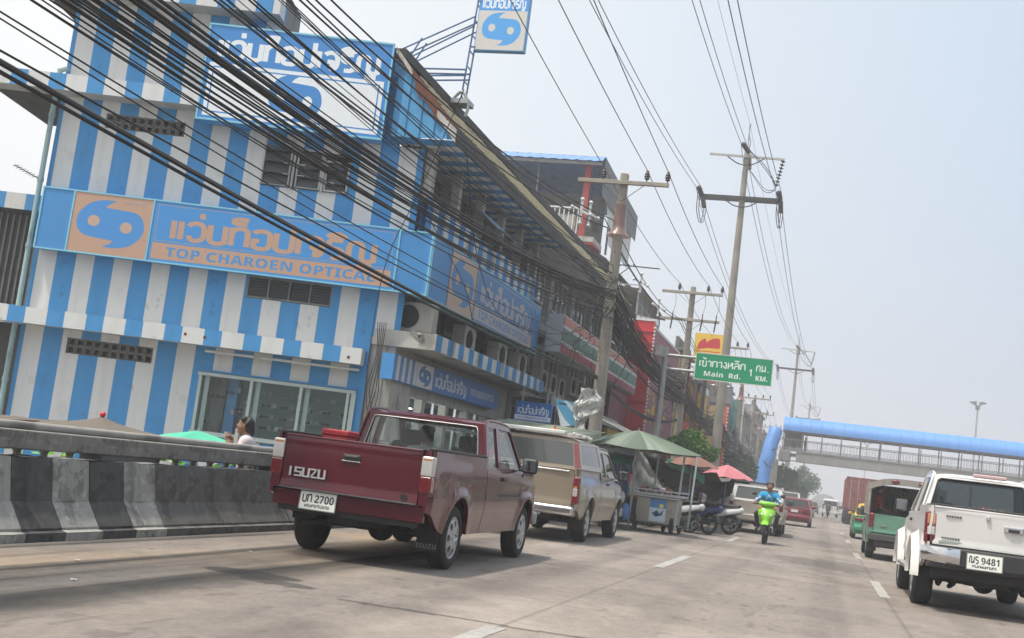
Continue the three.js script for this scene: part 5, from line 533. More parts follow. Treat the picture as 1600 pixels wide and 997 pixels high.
// slack loops and drop wires
function loose(label, pts, r = 0.012, group) { return solo('overhead_cable', label, 'cable', M.cable, (b) => b.tube(pts.map((p) => V(...p)), r, 30, 4), { group }); }
for (let k = 0; k < 44; k++) { const far = k > 11, z0 = far ? [-53, -72, -91, -100, -108][k % 5] : -34, z = z0 + rr(-3.5, 3.5), y = rr(4.2, 6.6), R = rr(0.2, 0.6), x = -6.42 + rr(-0.5, 0.5); const p = []; for (let i = 0; i <= 10; i++) { const a = i / 10 * Math.PI * rr(1.6, 2.3); p.push([x + 0.2 * Math.cos(a * 1.3 + k), y + R * Math.sin(a), z + R * 1.3 * Math.cos(a)]); } loose(far ? 'loop of slack black cable hanging among the far roadside poles' : 'loop of slack black cable coiled around the near pole', p, rr(0.008, 0.016), far ? 'slack cable loops at the far poles' : 'slack cable loops at the near pole'); }
for (let k = 0; k < 14; k++) { const z = -38 - k * 4.2, y = rr(5, 6.2); loose('drop wire running from the cable bundle to the shop fronts', [[-6.45, y, z + 2], [-7.4, y - rr(0.4, 0.8), z + rr(-1, 1)], [-8.6, rr(4.2, 6.4), z - rr(1, 4)]], 0.009, 'drop wires to the shop fronts'); }
loose('drop wire hanging down across the tan-lettered sign', [[-7.2, 8.0, -21], [-8.9, 6.6, -23.9], [-9.55, 5.2, -24.3], [-9.65, 3.4, -24.3], [-9.8, 1.5, -24.85]], 0.010); loose('slack wire draped across the side sign toward the near pole', [[-9.0, 6.4, -24.9], [-8.6, 5.2, -27], [-8.55, 4.1, -29], [-7.6, 4.5, -32], [-6.5, 5.2, -34]], 0.011); loose('second slack wire draped from the canopy to the near pole', [[-8.4, 8.0, -25.2], [-8.55, 6.0, -27.6], [-8.4, 4.9, -30], [-7.4, 4.9, -32.4], [-6.5, 5.6, -34]], 0.011);
for (let k = 0; k < 5; k++) loose('wire running down the dirty corner pillar beside the shop window', [[-9.75 + k * 0.05, 3.9, -24.8], [-9.7 + 0.03 * k, 3.2 - 0.1 * k, -24.85], [-9.85 + k * 0.07, 2.4, -24.95], [-9.7 + 0.1 * Math.sin(k * 2), 1.6 + 0.1 * k, -24.95], [-9.72 + 0.03 * k, 0.9 - k * 0.2, -24.97]], 0.009, 'wires on the corner pillar');
// green road sign on its arm
{
  const t = thing('road_sign', 'green overhead road sign with white Thai and English lettering', 'road sign', -6.05, 0, -44);
  part('post', M.galv, t, (b) => { b.cyl(V(0, 0, 0), V(0, 6.1, 0), 0.13, 0.11, 16); b.cyl(V(0, 6.1, 0), V(0, 6.14, 0), 0.13, 0.13, 16); }); for (const y of [5.35, 5.85]) part('arm', M.galv, t, (b) => b.cyl(V(0, y, 0), V(3.6, y, 0), 0.06, 0.06, 12));
  part('lamp', M.galv, t, (b) => { b.cyl(V(-0.15, 5.75, 0.35), V(-0.1, 6.1, 0.35), 0.18, 0.2, 14); }); part('back_plate', M.alloy, t, (b) => b.span(1.14, 5.09, 0.07, 3.86, 6.03, 0.11)); part('frame', M.white, t, (b) => b.span(1.12, 5.07, 0.07, 3.88, 5.1, 0.12).span(1.12, 6.02, 0.07, 3.88, 6.05, 0.12).span(1.12, 5.1, 0.07, 1.15, 6.02, 0.12).span(3.85, 5.1, 0.07, 3.88, 6.02, 0.12));
  board('print_panel', print(1024, 340, (x, W, H) => { x.fillStyle = 'rgb(8,146,100)'; x.fillRect(0, 0, W, H); x.strokeStyle = x.fillStyle = 'rgb(232,238,234)'; thai(x, 'เข้าทางหลัก', W * 0.04, H * 0.50, H * 0.24, W * 0.62, 17); latin(x, 'Main  Rd.', W * 0.11, H * 0.86, H * 0.19, W * 0.50); latin(x, '1', W * 0.705, H * 0.70, H * 0.28, W * 0.05); thai(x, 'กม', W * 0.79, H * 0.50, H * 0.24, W * 0.135, 17); x.fillRect(W * 0.945, H * 0.46, W * 0.013, H * 0.04); latin(x, 'KM.', W * 0.79, H * 0.85, H * 0.19, W * 0.17); wear(x, W, H, 120, 'rgb(10,80,60)', 0.2); }, 0.4), t, [1.15, 5.1, 0.115], [3.85, 5.1, 0.115], [3.85, 6.02, 0.115], [1.15, 6.02, 0.115]);
}
{ // tall yellow advertising board
  const t = thing('advertising_sign', 'yellow advertising sign with red curved mark on a tall post', 'sign', -7.1, 0, -69);
  part('post', M.darkmetal, t, (b) => b.cyl(V(0, 0, -0.2), V(0, 8.9, -0.2), 0.12, 0.1, 10)); part('sign_box', mat([0.62, 0.42, 0.04], 0.5), t, (b) => b.span(-0.8, 8.35, -0.25, 0.8, 9.95, -0.01));
  board('print_panel', print(256, 256, (x, W, H) => { x.fillStyle = 'rgb(246,205,70)'; x.fillRect(0, 0, W, H); x.fillStyle = 'rgb(214,52,58)'; x.fill(new Path2D('M30 150Q20 90 60 60L90 40L110 80Q150 30 220 34Q236 60 232 130H120Z')); for (let i = 0; i < 5; i++) x.fillRect(20, 160 + i * 18, 216, 8); }), t, [-0.78, 8.37, 0], [0.78, 8.37, 0], [0.78, 9.93, 0], [-0.78, 9.93, 0]);
}
// ------------------------------------------------------------------ the row of shop houses beyond the corner building
const paneM = new THREE.MeshPhysicalMaterial({ color: lin(0.05, 0.06, 0.065), roughness: 0.12, clearcoat: 0.6, side: THREE.DoubleSide });
function shopHouse(o) { // z0 (near) .. z1 (far), front plane x, height h, colours
  const { z0, z1, x = -9.2, h, floors = 3, c } = o, n = o.bays || Math.max(1, Math.round((z0 - z1) / 4)), D = z0 - z1, wallM = mat(c, 0.85, { map: T.grime }), trim = mat(o.trim || [0.42, 0.40, 0.37], 0.85, { map: T.grime });
  const t = thing(o.name || 'shop_house', o.label, 'building', x, 0, z0), fh = (h - 3.4) / (floors - 1);
  part('wall', wallM, t, (b) => { b.span(-8, 3.3, -D + 0.02, -0.02, h, -0.02); b.span(-8, 0, -D + 0.02, -1.2, 3.3, -0.02); });
  part('pillar', trim, t, (b) => { for (let i = 0; i <= n; i++) b.box(0.03, h / 2, -clamp(i * D / n, 0.16, D - 0.16), 0.26, h - 0.02, 0.3); }, { kind: 'stuff' });
  for (let f = 1; f < floors; f++) part('floor_slab', trim, t, (b) => b.span(-0.4, 3.25 + (f - 1) * fh, -D + 0.03, 0.42, 3.5 + (f - 1) * fh, -0.03));
  part('roof', o.roofM || M.grey, t, (b) => { b.span(-8.2, h, -D, 0.5, h + 0.15, 0); b.span(-8, h + 0.15, -D + 0.05, 0.1, h + 0.7, -D + 0.2).span(-0.06, h + 0.15, -D + 0.05, 0.1, h + 0.75, -0.05); });
  let first; for (let f = 1; f < floors; f++) for (let i = 0; i < n; i++) { const w = D / n, cz = -(i + 0.5) * w, y = 3.5 + (f - 1) * fh + 0.75, ww = Math.min(2.4, w * 0.62), hh = Math.min(1.35, fh - 1.2); if (hh < 0.5) continue; const fr = part('window', M.dirtywhite, t, (b) => { for (let k = 0; k <= 3; k++) b.box(0.03, y + hh / 2, cz - ww / 2 + k * ww / 3, 0.07, hh + 0.06, 0.06); b.box(0.03, y, cz, 0.09, 0.06, ww + 0.1).box(0.03, y + hh, cz, 0.09, 0.06, ww + 0.1); }); part('pane', paneM, fr, (b) => b.quad([0.012, y, cz + ww / 2], [0.012, y, cz - ww / 2], [0.012, y + hh, cz - ww / 2], [0.012, y + hh, cz + ww / 2])); }
  for (let i = 0; i < n; i++) { const w = D / n; part('shutter', i % 2 ? M.darkgrey : M.grey, t, (b) => { b.span(-1.19, 0.1, -(i + 1) * w + 0.2, -1.15, 3.2, -i * w - 0.2); for (let k = 0; k < 12; k++) b.span(-1.15, 0.3 + k * 0.24, -(i + 1) * w + 0.22, -1.12, 0.42 + k * 0.24, -i * w - 0.22); }); }
  for (const s of o.signs || []) part('fascia_sign', s[0], t, (b) => b.span(s[5] || 0.02, s[1], -s[3], (s[5] || 0.02) + 0.25, s[2], -s[4]));
  return t;
}
const C = { plum: mat([0.22, 0.05, 0.085], 0.6), red: mat([0.60, 0.025, 0.035], 0.45), yellow: mat([0.72, 0.48, 0.04], 0.6, { map: T.grime }), orange: mat([0.75, 0.15, 0.05], 0.6), pink: mat([0.45, 0.24, 0.22], 0.7), green: mat([0.05, 0.22, 0.12], 0.6, { map: T.grime }), teal: mat([0.12, 0.30, 0.28], 0.6, { map: T.grime }) };
shopHouse({ z0: -35.72, z1: -50, h: 8.0, floors: 3, x: -9.6, c: [0.34, 0.33, 0.31], label: 'grey-white shop house under the tan canopy roof with air conditioners in rows' });
{ // striped box sign of the corner store
  const t = thing('store_sign', 'long box sign with orange, green and red bands on its grey frame', 'sign', -8.05, 4.72, -35.6);
  part('sign_box', M.alloy, t, (b) => b.span(-0.5, 0, -15, -0.015, 1.16, 0)); const band = (m, y0, y1, nm) => part(nm, m, t, (b) => { for (let i = 0; i < 6; i++) b.span(-0.012, y0, -i * 2.5 - 0.07, 0.01, y1, -i * 2.5 - 2.46); }, { kind: 'stuff' });
  band(mat([0.50, 0.10, 0.03], 0.4, { map: T.dust }), 0.86, 1.12, 'orange_band'); band(M.white, 0.76, 0.855, 'white_band'); band(mat([0.03, 0.16, 0.09], 0.4, { map: T.dust }), 0.36, 0.755, 'green_band'); band(M.white, 0.27, 0.355, 'white_band'); band(mat([0.36, 0.03, 0.05], 0.4, { map: T.dust }), 0.03, 0.265, 'red_band');
  part('bracket', M.dirtywhite, t, (b) => { for (const y of [0.15, 0.6, 1.05]) { b.beam(V(-1.6, y, -0.3), V(-0.5, y, -0.3), 0.05); b.beam(V(-1.6, y + 0.1, -0.1), V(-0.5, y - 0.1, -0.3), 0.04); } b.span(-1.6, 0, -0.5, -1.5, 1.9, 0); });
  const ac = scene.children.find((o) => o.name === 'air_conditioner'); [[-37.6, 3.6], [-39.0, 3.6], [-40.3, 3.6], [-42.2, 3.85], [-43.4, 3.85]].forEach(([z, y], i) => copyOf(ac, -8.9, y, z, Math.PI / 2, ['first', 'second', 'third', 'fourth', 'fifth'][i] + ' air conditioner in the row under the striped store sign, counted from the corner building'));
  solo('concrete_canopy', 'stained white concrete canopy below the striped store sign', 'canopy', M.dirtywhite, (b) => b.grid(16, 1, (a, c) => [-9.5 + 1.35 * c, 3.35 + 0.12 * Math.sin(a * 3) - 0.1 * c, -35.8 - a * 12]).span(-8.2, 3.1, -47.8, -8.13, 3.42, -35.8));
  solo('window_bars', 'curved white window bars under the store sign', 'grille', M.white, (b) => { for (let i = 0; i < 14; i++) b.beam(V(-8.1, 2.55, -36.2 - i * 0.35), V(-8.1, 3.1, -36.2 - i * 0.35), 0.02); b.beam(V(-8.1, 2.55, -36.2), V(-8.1, 2.55, -40.8), 0.025); });
}
{ // green frames on the shop house behind the near pole
  const t = thing('balcony_frame', 'green and white window frames of the balcony behind the near pole', 'balcony', -8.5, 5.9, -44.5); part('frame', C.green, t, (b) => { for (const y of [0, 0.9, 1.7]) b.box(0, y, -2.5, 0.08, 0.09, 6); for (let k = 0; k < 7; k++) b.box(0, 0.85, 0.5 - k, 0.08, 1.7, 0.09); }); part('inner_frame', M.white, t, (b) => { for (let k = 0; k < 6; k++) { b.box(0.02, 1.3, -k, 0.05, 0.06, 0.8).box(0.02, 1.55, -k, 0.05, 0.05, 0.8).box(0.02, 0.5, -k, 0.05, 0.06, 0.8); } });
}
shopHouse({ z0: -50.0, z1: -55.0, h: 7.6, floors: 3, x: -9.3, c: [0.2, 0.045, 0.075], trim: [0.2, 0.05, 0.06], label: 'plum-coloured shop house just before the red vertical sign', signs: [[C.plum, 3.3, 4.9, 0.2, 4.8, 0.04], [C.yellow, 2.9, 3.3, 0.4, 4.6, 0.06]] });
{ // red sign tower
  const t = thing('sign_tower', 'tall red vertical sign with pale dotted edge beside the plum facade', 'sign', -9.3, 0, -55);
  part('red_panel', C.red, t, (b) => b.span(0.0, 3.2, -0.4, 1.1, 8.5, 0)); for (let i = 0; i < 9; i++) part('panel_rib', C.red, t, (b) => b.box(0.55, 3.7 + i * 0.54, 0.02, 1.06, 0.05, 0.05)); part('lit_edge', M.white, t, (b) => { for (let i = 0; i < 30; i++) b.sph(1.14, 3.4 + i * 0.165, 0.03, 0.055, { w: 6, h: 5 }); b.span(0.0, 8.5, -0.05, 1.16, 8.6, 0.03); }, { kind: 'stuff' });
  part('plum_panel', mat([0.26, 0.09, 0.125], 0.6), t, (b) => b.span(0.9, 3.3, -11.2, 0.97, 8.3, -0.42)); part('gold_lettering', C.yellow, t, (b) => { for (let i = 0; i < 5; i++) { b.span(0.97, 4.4, -1.4 - i * 1.4, 1.01, 4.6 + 0.3 * (i % 2), -2.2 - i * 1.4); b.span(0.97, 3.9, -1.2 - i * 1.4, 1.01, 4.2, -1.5 - i * 1.4); b.span(0.97, 5.0, -1.5 - i * 1.4, 1.01, 5.5, -1.7 - i * 1.4); } }, { kind: 'stuff' }); part('white_frame', M.white, t, (b) => b.span(0.9, 8.3, -11.25, 1.0, 8.42, -0.05).span(0.9, 3.3, -11.25, 1.0, 8.3, -11.15));
}
shopHouse({ z0: -57.1, z1: -66.3, h: 8.1, floors: 3, x: -9.4, c: [0.2, 0.07, 0.09], label: 'dark shop house behind the plum sign panel' });
shopHouse({ z0: -66.4, z1: -73, h: 8.6, floors: 3, x: -8.6, c: [0.45, 0.03, 0.04], trim: [0.35, 0.03, 0.03], label: 'crimson shop house with a yellow vertical strip', signs: [[C.yellow, 3.4, 8.2, 0.5, 0.9, 0.2], [C.red, 3.5, 4.9, 1.2, 6.4, 0.25]] });
shopHouse({ z0: -73.1, z1: -84, h: 7.4, floors: 3, x: -8.1, c: [0.68, 0.46, 0.06], trim: [0.5, 0.28, 0.22], label: 'yellow shop house with pink pillar behind the round green tree', signs: [[C.yellow, 3.5, 6.9, 0.3, 10.6, 0.22], [C.pink, 3.4, 6.8, 4.0, 5.6, 0.3], [M.white, 6.95, 7.35, 0.4, 10, 0.3]] });
{ const t = thing('sign_tower', 'orange vertical sign with dark marks beyond the yellow shop house', 'sign', -7.3, 0, -84.5); part('orange_panel', C.orange, t, (b) => b.span(-0.9, 2.6, -0.3, 0.35, 7.6, 0)); part('mark', M.dark, t, (b) => { b.geo(new THREE.TorusGeometry(0.22, 0.05, 5, 16), new THREE.Matrix4().setPosition(-0.3, 4.0, 0.02)); for (let i = 0; i < 5; i++) b.box(-0.3, 5.0 + i * 0.45, 0.01, 0.7, 0.16, 0.03); }, { kind: 'stuff' }); part('lit_edge', M.white, t, (b) => { for (let i = 0; i < 20; i++) b.sph(0.4, 2.8 + i * 0.24, 0.02, 0.06, { w: 6, h: 5 }); }, { kind: 'stuff' }); }
shopHouse({ z0: -85, z1: -97, h: 8.8, floors: 3, x: -8.0, c: [0.30, 0.09, 0.075], trim: [0.36, 0.13, 0.10], label: 'brick-red shop house with a slanted roof edge behind the far poles', signs: [[C.plum, 3.8, 7.8, 0.3, 9, 0.2]] });
{ const t = thing('advertising_sign', 'teal and white advertising board leaning out beyond the brick-red house', 'sign', -7.2, 0, -98); part('board', C.teal, t, (b) => b.span(-1.0, 5.4, -0.2, 0.3, 8.6, 0)); part('disc', M.dark, t, (b) => b.geo(new THREE.CircleGeometry(0.3, 16), new THREE.Matrix4().setPosition(0, 5.9, 0.02))); part('post', M.darkmetal, t, (b) => b.span(-0.6, 0, -0.15, -0.4, 5.4, -0.05)); part('frame', M.white, t, (b) => b.span(0.3, 5.4, -0.2, 0.42, 8.6, 0.03)); }
shopHouse({ z0: -97.2, z1: -111, h: 9.0, floors: 3, x: -8.8, c: [0.30, 0.27, 0.24], label: 'grey shop house beside the blue spiral stair cover' });
shopHouse({ z0: -125, z1: -150, h: 9.5, floors: 3, x: -9, c: [0.36, 0.33, 0.28], label: 'cream shop house just beyond the footbridge' });
shopHouse({ z0: -150.2, z1: -176, h: 12, floors: 4, x: -9.5, c: [0.30, 0.29, 0.30], label: 'hazy grey four-storey shop house far beyond the footbridge' });
shopHouse({ z0: -176.2, z1: -215, h: 10, floors: 3, x: -9.2, c: [0.42, 0.38, 0.33], label: 'pale shop house faint in the haze at the far end' });
// tall house behind the row with a blue tiled roof and a railed balcony
{
  const t = thing('town_house', 'tall house with blue tiled roof and red posts above the canopy', 'building', -12.2, 0, -58);
  part('wall', M.dirtywhite, t, (b) => { b.span(-6, 0, -11, -0.6, 12.6, -0.6); b.span(-6, 12.6, -11, -5.8, 16.4, -0.6); }); part('roof', mat([0.16, 0.30, 0.58], 0.7, { map: T.grime }), t, (b) => { b.grid(30, 8, (a, c) => [lerp(-6.4, 0.15, a), 16.95 - 0.4 * c + 0.03 * Math.sin(a * 120), lerp(-0.2, 0.5, c)]); b.grid(2, 20, (a, c) => [lerp(-6.4, 0.15, a), 16.95 - 0.5 * c, lerp(-0.2, -11.4, c)]); }); part('roof_edge', M.grey, t, (b) => b.span(-6.4, 16.35, 0.3, 0.12, 16.5, 0.45).quad([0.15, 16.9, -0.2], [0.15, 16.5, -11.4], [0.15, 15.0, -11.4], [0.15, 15.0, -0.2])); part('side_panel', M.white, t, (b) => b.quad([0.05, 13.2, -4], [0.05, 13.2, -10.5], [0.05, 16.4, -10.5], [0.05, 16.4, -1]));
  part('red_post', mat([0.36, 0.05, 0.04], 0.7), t, (b) => b.span(-0.75, 12.6, -0.2, -0.45, 16.4, 0.1).span(-0.75, 9, -0.25, -0.45, 12.6, 0.05)); part('balcony_slab', M.dirtywhite, t, (b) => b.span(-6.2, 12.5, -2, 0.1, 12.75, 0.3).span(-6.2, 13.0, -0.1, -0.7, 13.06, 0.0)); part('red_trim', mat([0.36, 0.05, 0.04], 0.7), t, (b) => b.span(-6.2, 12.38, -2, 0.1, 12.5, 0.28));
  const bar = part('railing_bar', M.white, t, (b) => b.box(0, 13.5, 0, 0.05, 1.3, 0.05)); bar.position.set(-0.85, 0, 0.1); for (let i = 1; i < 22; i++) again(bar, t, -0.85 - i * 0.24, 0, 0.1); part('handrail', M.white, t, (b) => b.span(-6.2, 14.15, 0.06, -0.6, 14.23, 0.14)); part('laundry', M.dirtywhite, t, (b) => b.grid(10, 4, (a, c) => [-1.0 - a * 2.2, 13.1 + c * 0.8, -0.2 + 0.06 * Math.sin(a * 20)]));
  part('room_wall', M.dirtywhite, t, (b) => b.span(-6, 12.75, -6.2, -0.8, 16.3, -6.0)); part('post', M.grey, t, (b) => b.span(-3.2, 12.7, -0.1, -3.12, 16.4, 0).span(-5.4, 12.7, -0.1, -5.3, 16.4, 0).span(-0.1, 12.7, -4, 0, 16.4, -3.9)); part('window', paneM, t, (b) => b.span(-0.6, 10.4, -4, -0.57, 11.9, -2.6).span(-0.6, 10.4, -7, -0.57, 11.9, -5.6)); part('down_pipe', C.red, t, (b) => b.cyl(V(0.05, 10, -6), V(0.05, 13, -6), 0.06)); part('lower_roof', M.grey, t, (b) => b.quad([-0.6, 12.6, -0.5], [0.7, 11.9, -0.5], [0.7, 11.9, -11], [-0.6, 12.6, -11]));
}
// second canopy roof and cage on the roofs
{ const t = thing('roof_cage', 'grey wire cage and pale roof behind the second pole', 'roof structure', -9.6, 8.2, -58); part('frame', M.galv, t, (b) => { for (let i = 0; i < 6; i++) { b.beam(V(0, 0, -i * 1.6), V(0, 2.4 - i * 0.1, -i * 1.6), 0.06); b.beam(V(-3, 0, -i * 1.6), V(-3, 2.4, -i * 1.6), 0.06); b.beam(V(-3, 2.4, -i * 1.6), V(0, 2.4 - i * 0.1, -i * 1.6), 0.05); } for (const y of [0.8, 1.6, 2.35]) b.beam(V(0, y, 0), V(0, y - 0.2, -8), 0.05); }); part('mesh_panel', M.galv, t, (b) => { for (let i = 0; i < 40; i++) b.beam(V(0.01, 0, -i * 0.2), V(0.01, 2.2, -i * 0.2), 0.012); }, { kind: 'stuff' }); part('sheet', M.dirtywhite, t, (b) => b.quad([-3.2, 2.5, 0.2], [0.3, 2.2, 0.2], [0.3, 1.9, -8.4], [-3.2, 2.3, -8.4]));
  solo('antenna', 'rooftop antenna of thin bars right of the near pole', 'antenna', M.darkmetal, (b) => { b.beam(V(-8.5, 8.4, -46), V(-8.5, 10.4, -46), 0.05); b.beam(V(-9.1, 9.4, -46), V(-6.9, 9.35, -46), 0.04); for (let k = 0; k < 6; k++) b.beam(V(-8.9 + k * 0.2, 9.4, -46.3), V(-8.9 + k * 0.2, 9.4, -45.7), 0.02); b.beam(V(-8.9, 8.6, -46), V(-8.1, 9.3, -46), 0.03); }); }
// ------------------------------------------------------------------ footbridge with its covered stair
{
  const t = thing('footbridge', 'concrete footbridge with a rounded blue roof across the road', 'footbridge', -4.3, 0, -117), W = 26;
  const blue = mat([0.085, 0.27, 0.66], 0.5, { map: T.dust });
  const ribs = part('roof', blue, t, (b) => b.grid(130, 14, (a, c) => { const an = lerp(-0.15, Math.PI + 0.15, c), r = 1.28 + 0.006 * Math.sin(a * 130 * Math.PI); return [a * W, 7.75 + 0.98 * r * Math.sin(an), -1 + r * 0.98 * Math.cos(an)]; }));
  part('roof_seam', blue, t, (b) => { for (let i = 0; i < 26; i++) b.geo(new THREE.TorusGeometry(1.262, 0.018, 4, 18, Math.PI), new THREE.Matrix4().makeRotationY(Math.PI / 2).setPosition(0.5 + i, 7.74, -1)); }, { kind: 'stuff' });
  part('roof_beam', M.darkgrey, t, (b) => b.span(0, 7.5, 0.2, W, 7.68, 0.3).span(0, 7.5, -2.3, W, 7.68, -2.2)); part('deck_beam', mat([0.34, 0.33, 0.31], 0.9, { map: T.concrete }), t, (b) => { b.box(W / 2 + 0.7, 5.33, 0.28, W - 1.4, 0.86, 0.3, { r: 0.02 }).box(W / 2 + 0.7, 5.33, -2.28, W - 1.4, 0.86, 0.3); b.span(0.6, 5.4, -2.3, W, 5.6, 0.2); }); part('deck_lip', M.concrete, t, (b) => b.span(-0.1, 5.78, 0.1, W, 5.9, 0.5).span(0.7, 4.86, 0.1, W, 4.95, 0.47));
  const post = part('post', M.grey, t, (b) => b.box(0, 6.7, 0, 0.09, 1.75, 0.09)); post.position.set(0.1, 0, 0.25); for (let i = 1; i < 16; i++) { again(post, t, 0.1 + i * 1.75, 0, 0.25); again(post, t, 0.1 + i * 1.75, 0, -2.25); } part('railing', M.grey, t, (b) => { for (const y of [6.05, 6.85]) b.span(0, y, 0.28, W, y + 0.06, 0.34).span(0, y, -2.3, W, y + 0.06, -2.24); }); part('railing_bar', M.grey, t, (b) => { for (let i = 0; i < 170; i++) b.box(0.1 + i * 0.15, 6.45, 0.31, 0.022, 0.8, 0.022); for (let i = 0; i < 90; i++) b.box(0.1 + i * 0.28, 6.45, -2.27, 0.022, 0.8, 0.022); }, { kind: 'stuff' });
  part('pier', M.concrete, t, (b) => { b.box(0.35, 5.3, -0.9, 1.0, 0.95, 3, { r: 0.03 }); b.box(-0.5, 2.3, -1.2, 0.6, 5.2, 0.9); }); part('pier', M.concrete, t, (b) => b.box(W - 2, 2.4, -0.9, 0.9, 5.0, 0.9)); part('dark_panel', M.darkgrey, t, (b) => b.span(0.1, 6.0, -2.2, 1.9, 7.5, -2.1)); part('clutter', M.dirtywhite, t, (b) => { for (let i = 0; i < 9; i++) b.box(0.2 + i * 0.2, 6.05, 0.15, 0.14, rr(0.1, 0.3), 0.1); }, { kind: 'stuff' });
  const st = thing('stair_cover', 'blue curved tube covering the stairway at the left end of the footbridge', 'stair cover', -4.9, 0, -114.5);
  const crv = new THREE.CatmullRomCurve3([V(0.02, 7.45, -0.3), V(-0.05, 7.0, 0), V(-0.30, 5.8, 0.5), V(-0.40, 4.9, 0.8), V(-0.58, 4.0, 1.0), V(-0.7, 2.2, 1.5)]);
  part('tube', blue, st, (b) => b.geo(new THREE.TubeGeometry(crv, 40, 0.64, 16))); part('tube_rib', blue, st, (b) => { for (let i = 1; i < 14; i++) { const p = crv.getPointAt(i / 14), d = crv.getTangentAt(i / 14); b.geo(new THREE.TorusGeometry(0.638, 0.012, 4, 24), new THREE.Matrix4().lookAt(V(0, 0, 0), d, UPV).setPosition(p)); } }, { kind: 'stuff' }); part('tear', M.dark, st, (b) => { b.box(0.05, 5.6, 1.2, 0.3, 0.1, 0.1, { rz: 0.3 }); b.tube([V(-0.8, 4.7, 1.3), V(-0.4, 4.2, 1.72), V(0.15, 4.0, 1.6)], 0.05, 10, 4); }); part('support', M.concrete, st, (b) => b.span(-1.3, 0, 0.4, -0.2, 2.2, 2.2));
}
{ const t = thing('high_mast_lamp', 'thin high mast with a ring of lamps above the footbridge at right', 'lamp mast', 25.5, 0, -237); part('mast', M.galv, t, (b) => b.cyl(V(0, 0, 0), V(0, 22.6, 0), 0.3, 0.14, 8)); part('lamp_ring', M.darkmetal, t, (b) => { for (let i = 0; i < 6; i++) { const a = i * Math.PI / 3; b.beam(V(0, 22.5, 0), V(1.1 * Math.cos(a), 23.2, 1.1 * Math.sin(a)), 0.12); b.box(1.15 * Math.cos(a), 23.3, 1.15 * Math.sin(a), 0.5, 0.25, 0.5); } b.cyl(V(0, 22, 0), V(0, 22.6, 0), 0.4); }); copyOf(t, 12, 0, -420, 0, 'second high mast, tiny and faint under the footbridge'); }
// ------------------------------------------------------------------ trees
function crown(b, cx, cy, cz, rx, ry, rz, n, leaf, cols) { // leaf-sized faces in clumps through the crown
  const cl = []; for (let i = 0; i < 16; i++) { const a = rr(0, 6.28), e = rr(-0.5, 1), q = Math.sqrt(1 - e * e) * rr(0.45, 0.85); cl.push([cx + rx * q * Math.cos(a), cy + ry * e * rr(0.4, 0.8), cz + rz * q * Math.sin(a), rr(0.28, 0.45)]); }
  for (let i = 0; i < n; i++) { const k = cl[i % cl.length]; let dx, dy, dz; do { dx = rr(-1, 1); dy = rr(-1, 1); dz = rr(-1, 1); } while (dx * dx + dy * dy + dz * dz > 1); const p = V(k[0] + dx * rx * k[3], k[1] + dy * ry * k[3], k[2] + dz * rz * k[3]); const m = new THREE.Matrix4().makeRotationFromEuler(new THREE.Euler(rr(-1.2, 0.4), rr(0, 6.28), rr(-0.6, 0.6))).setPosition(p); b.geo(leafG, m.multiply(new THREE.Matrix4().makeScale(leaf, leaf, leaf)), cols[(rnd() * cols.length) | 0]); }
}
const leafG = (() => { const g = new THREE.BufferGeometry(); g.setAttribute('position', new THREE.Float32BufferAttribute([0, 0, -0.5, 0.3, 0.05, 0, 0, 0, 0.5, 0, 0, -0.5, 0, 0, 0.5, -0.3, 0.05, 0], 3)); g.setAttribute('uv', new THREE.Float32BufferAttribute(new Array(12).fill(0), 2)); g.computeVertexNormals(); return g; })();
const leafM = new THREE.MeshPhysicalMaterial({ color: 0xffffff, vertexColors: true, roughness: 0.8, transmission: 0.25, thickness: 0, side: THREE.DoubleSide });
const GREENS = [[0.08, 0.22, 0.02], [0.12, 0.30, 0.025], [0.06, 0.16, 0.02], [0.17, 0.34, 0.035]];
function tree(name, label, x, z, h, r, ry, n, leaf, cols = GREENS) { const t = thing(name, label, 'tree', x, 0, z); part('trunk', M.wood, t, (b) => { b.tube([V(0, 0, 0), V(0.06, h * 0.4, 0.03), V(-0.03, h * 0.8, 0)], 0.07 + h * 0.01, 10, 7); for (let i = 0; i < 6; i++) { const a = i * 1.05; b.tube([V(0, h * (0.45 + 0.04 * i), 0), V(r * 0.4 * Math.cos(a), h - ry * 0.3, r * 0.4 * Math.sin(a)), V(r * 0.7 * Math.cos(a), h + ry * 0.2, r * 0.7 * Math.sin(a))], 0.03, 8, 5); } }); part('crown', leafM, t, (b) => crown(b, 0, h, 0, r, ry, r, n, leaf, cols)); return t; }
tree('street_tree', 'small round bright green tree behind the market canopies', -5.25, -50, 2.8, 1.15, 0.72, 2600, 0.16);
const DULL = [[0.05, 0.115, 0.03], [0.07, 0.14, 0.035], [0.04, 0.09, 0.028]];
[[-7.0, -90, 2.8, 1.3, 1.5, 'dark tree between the brick-red house and the blue stair cover'], [-6.6, -101, 3.0, 1.3, 1.7, 'dark dusty tree nearest the blue stair cover'], [-3.9, -119.5, 3.0, 1.5, 1.7, 'dark green tree under the left end of the footbridge'], [-3.4, -133, 2.4, 1.6, 1.5, 'bushy green tree just past the footbridge pier'], [-2.9, -150, 2.6, 1.8, 1.6, 'green tree third along past the footbridge'], [-3.2, -172, 4, 2.4, 2.2, 'hazy tree fourth along past the footbridge'], [-3.5, -200, 4.2, 2.8, 2.4, 'faint tree at the far end of the roadside']].forEach(([x, z, h, r, ry, l]) => tree('roadside_tree', l, x, z, h, r, ry, 1300, 0.34, DULL));
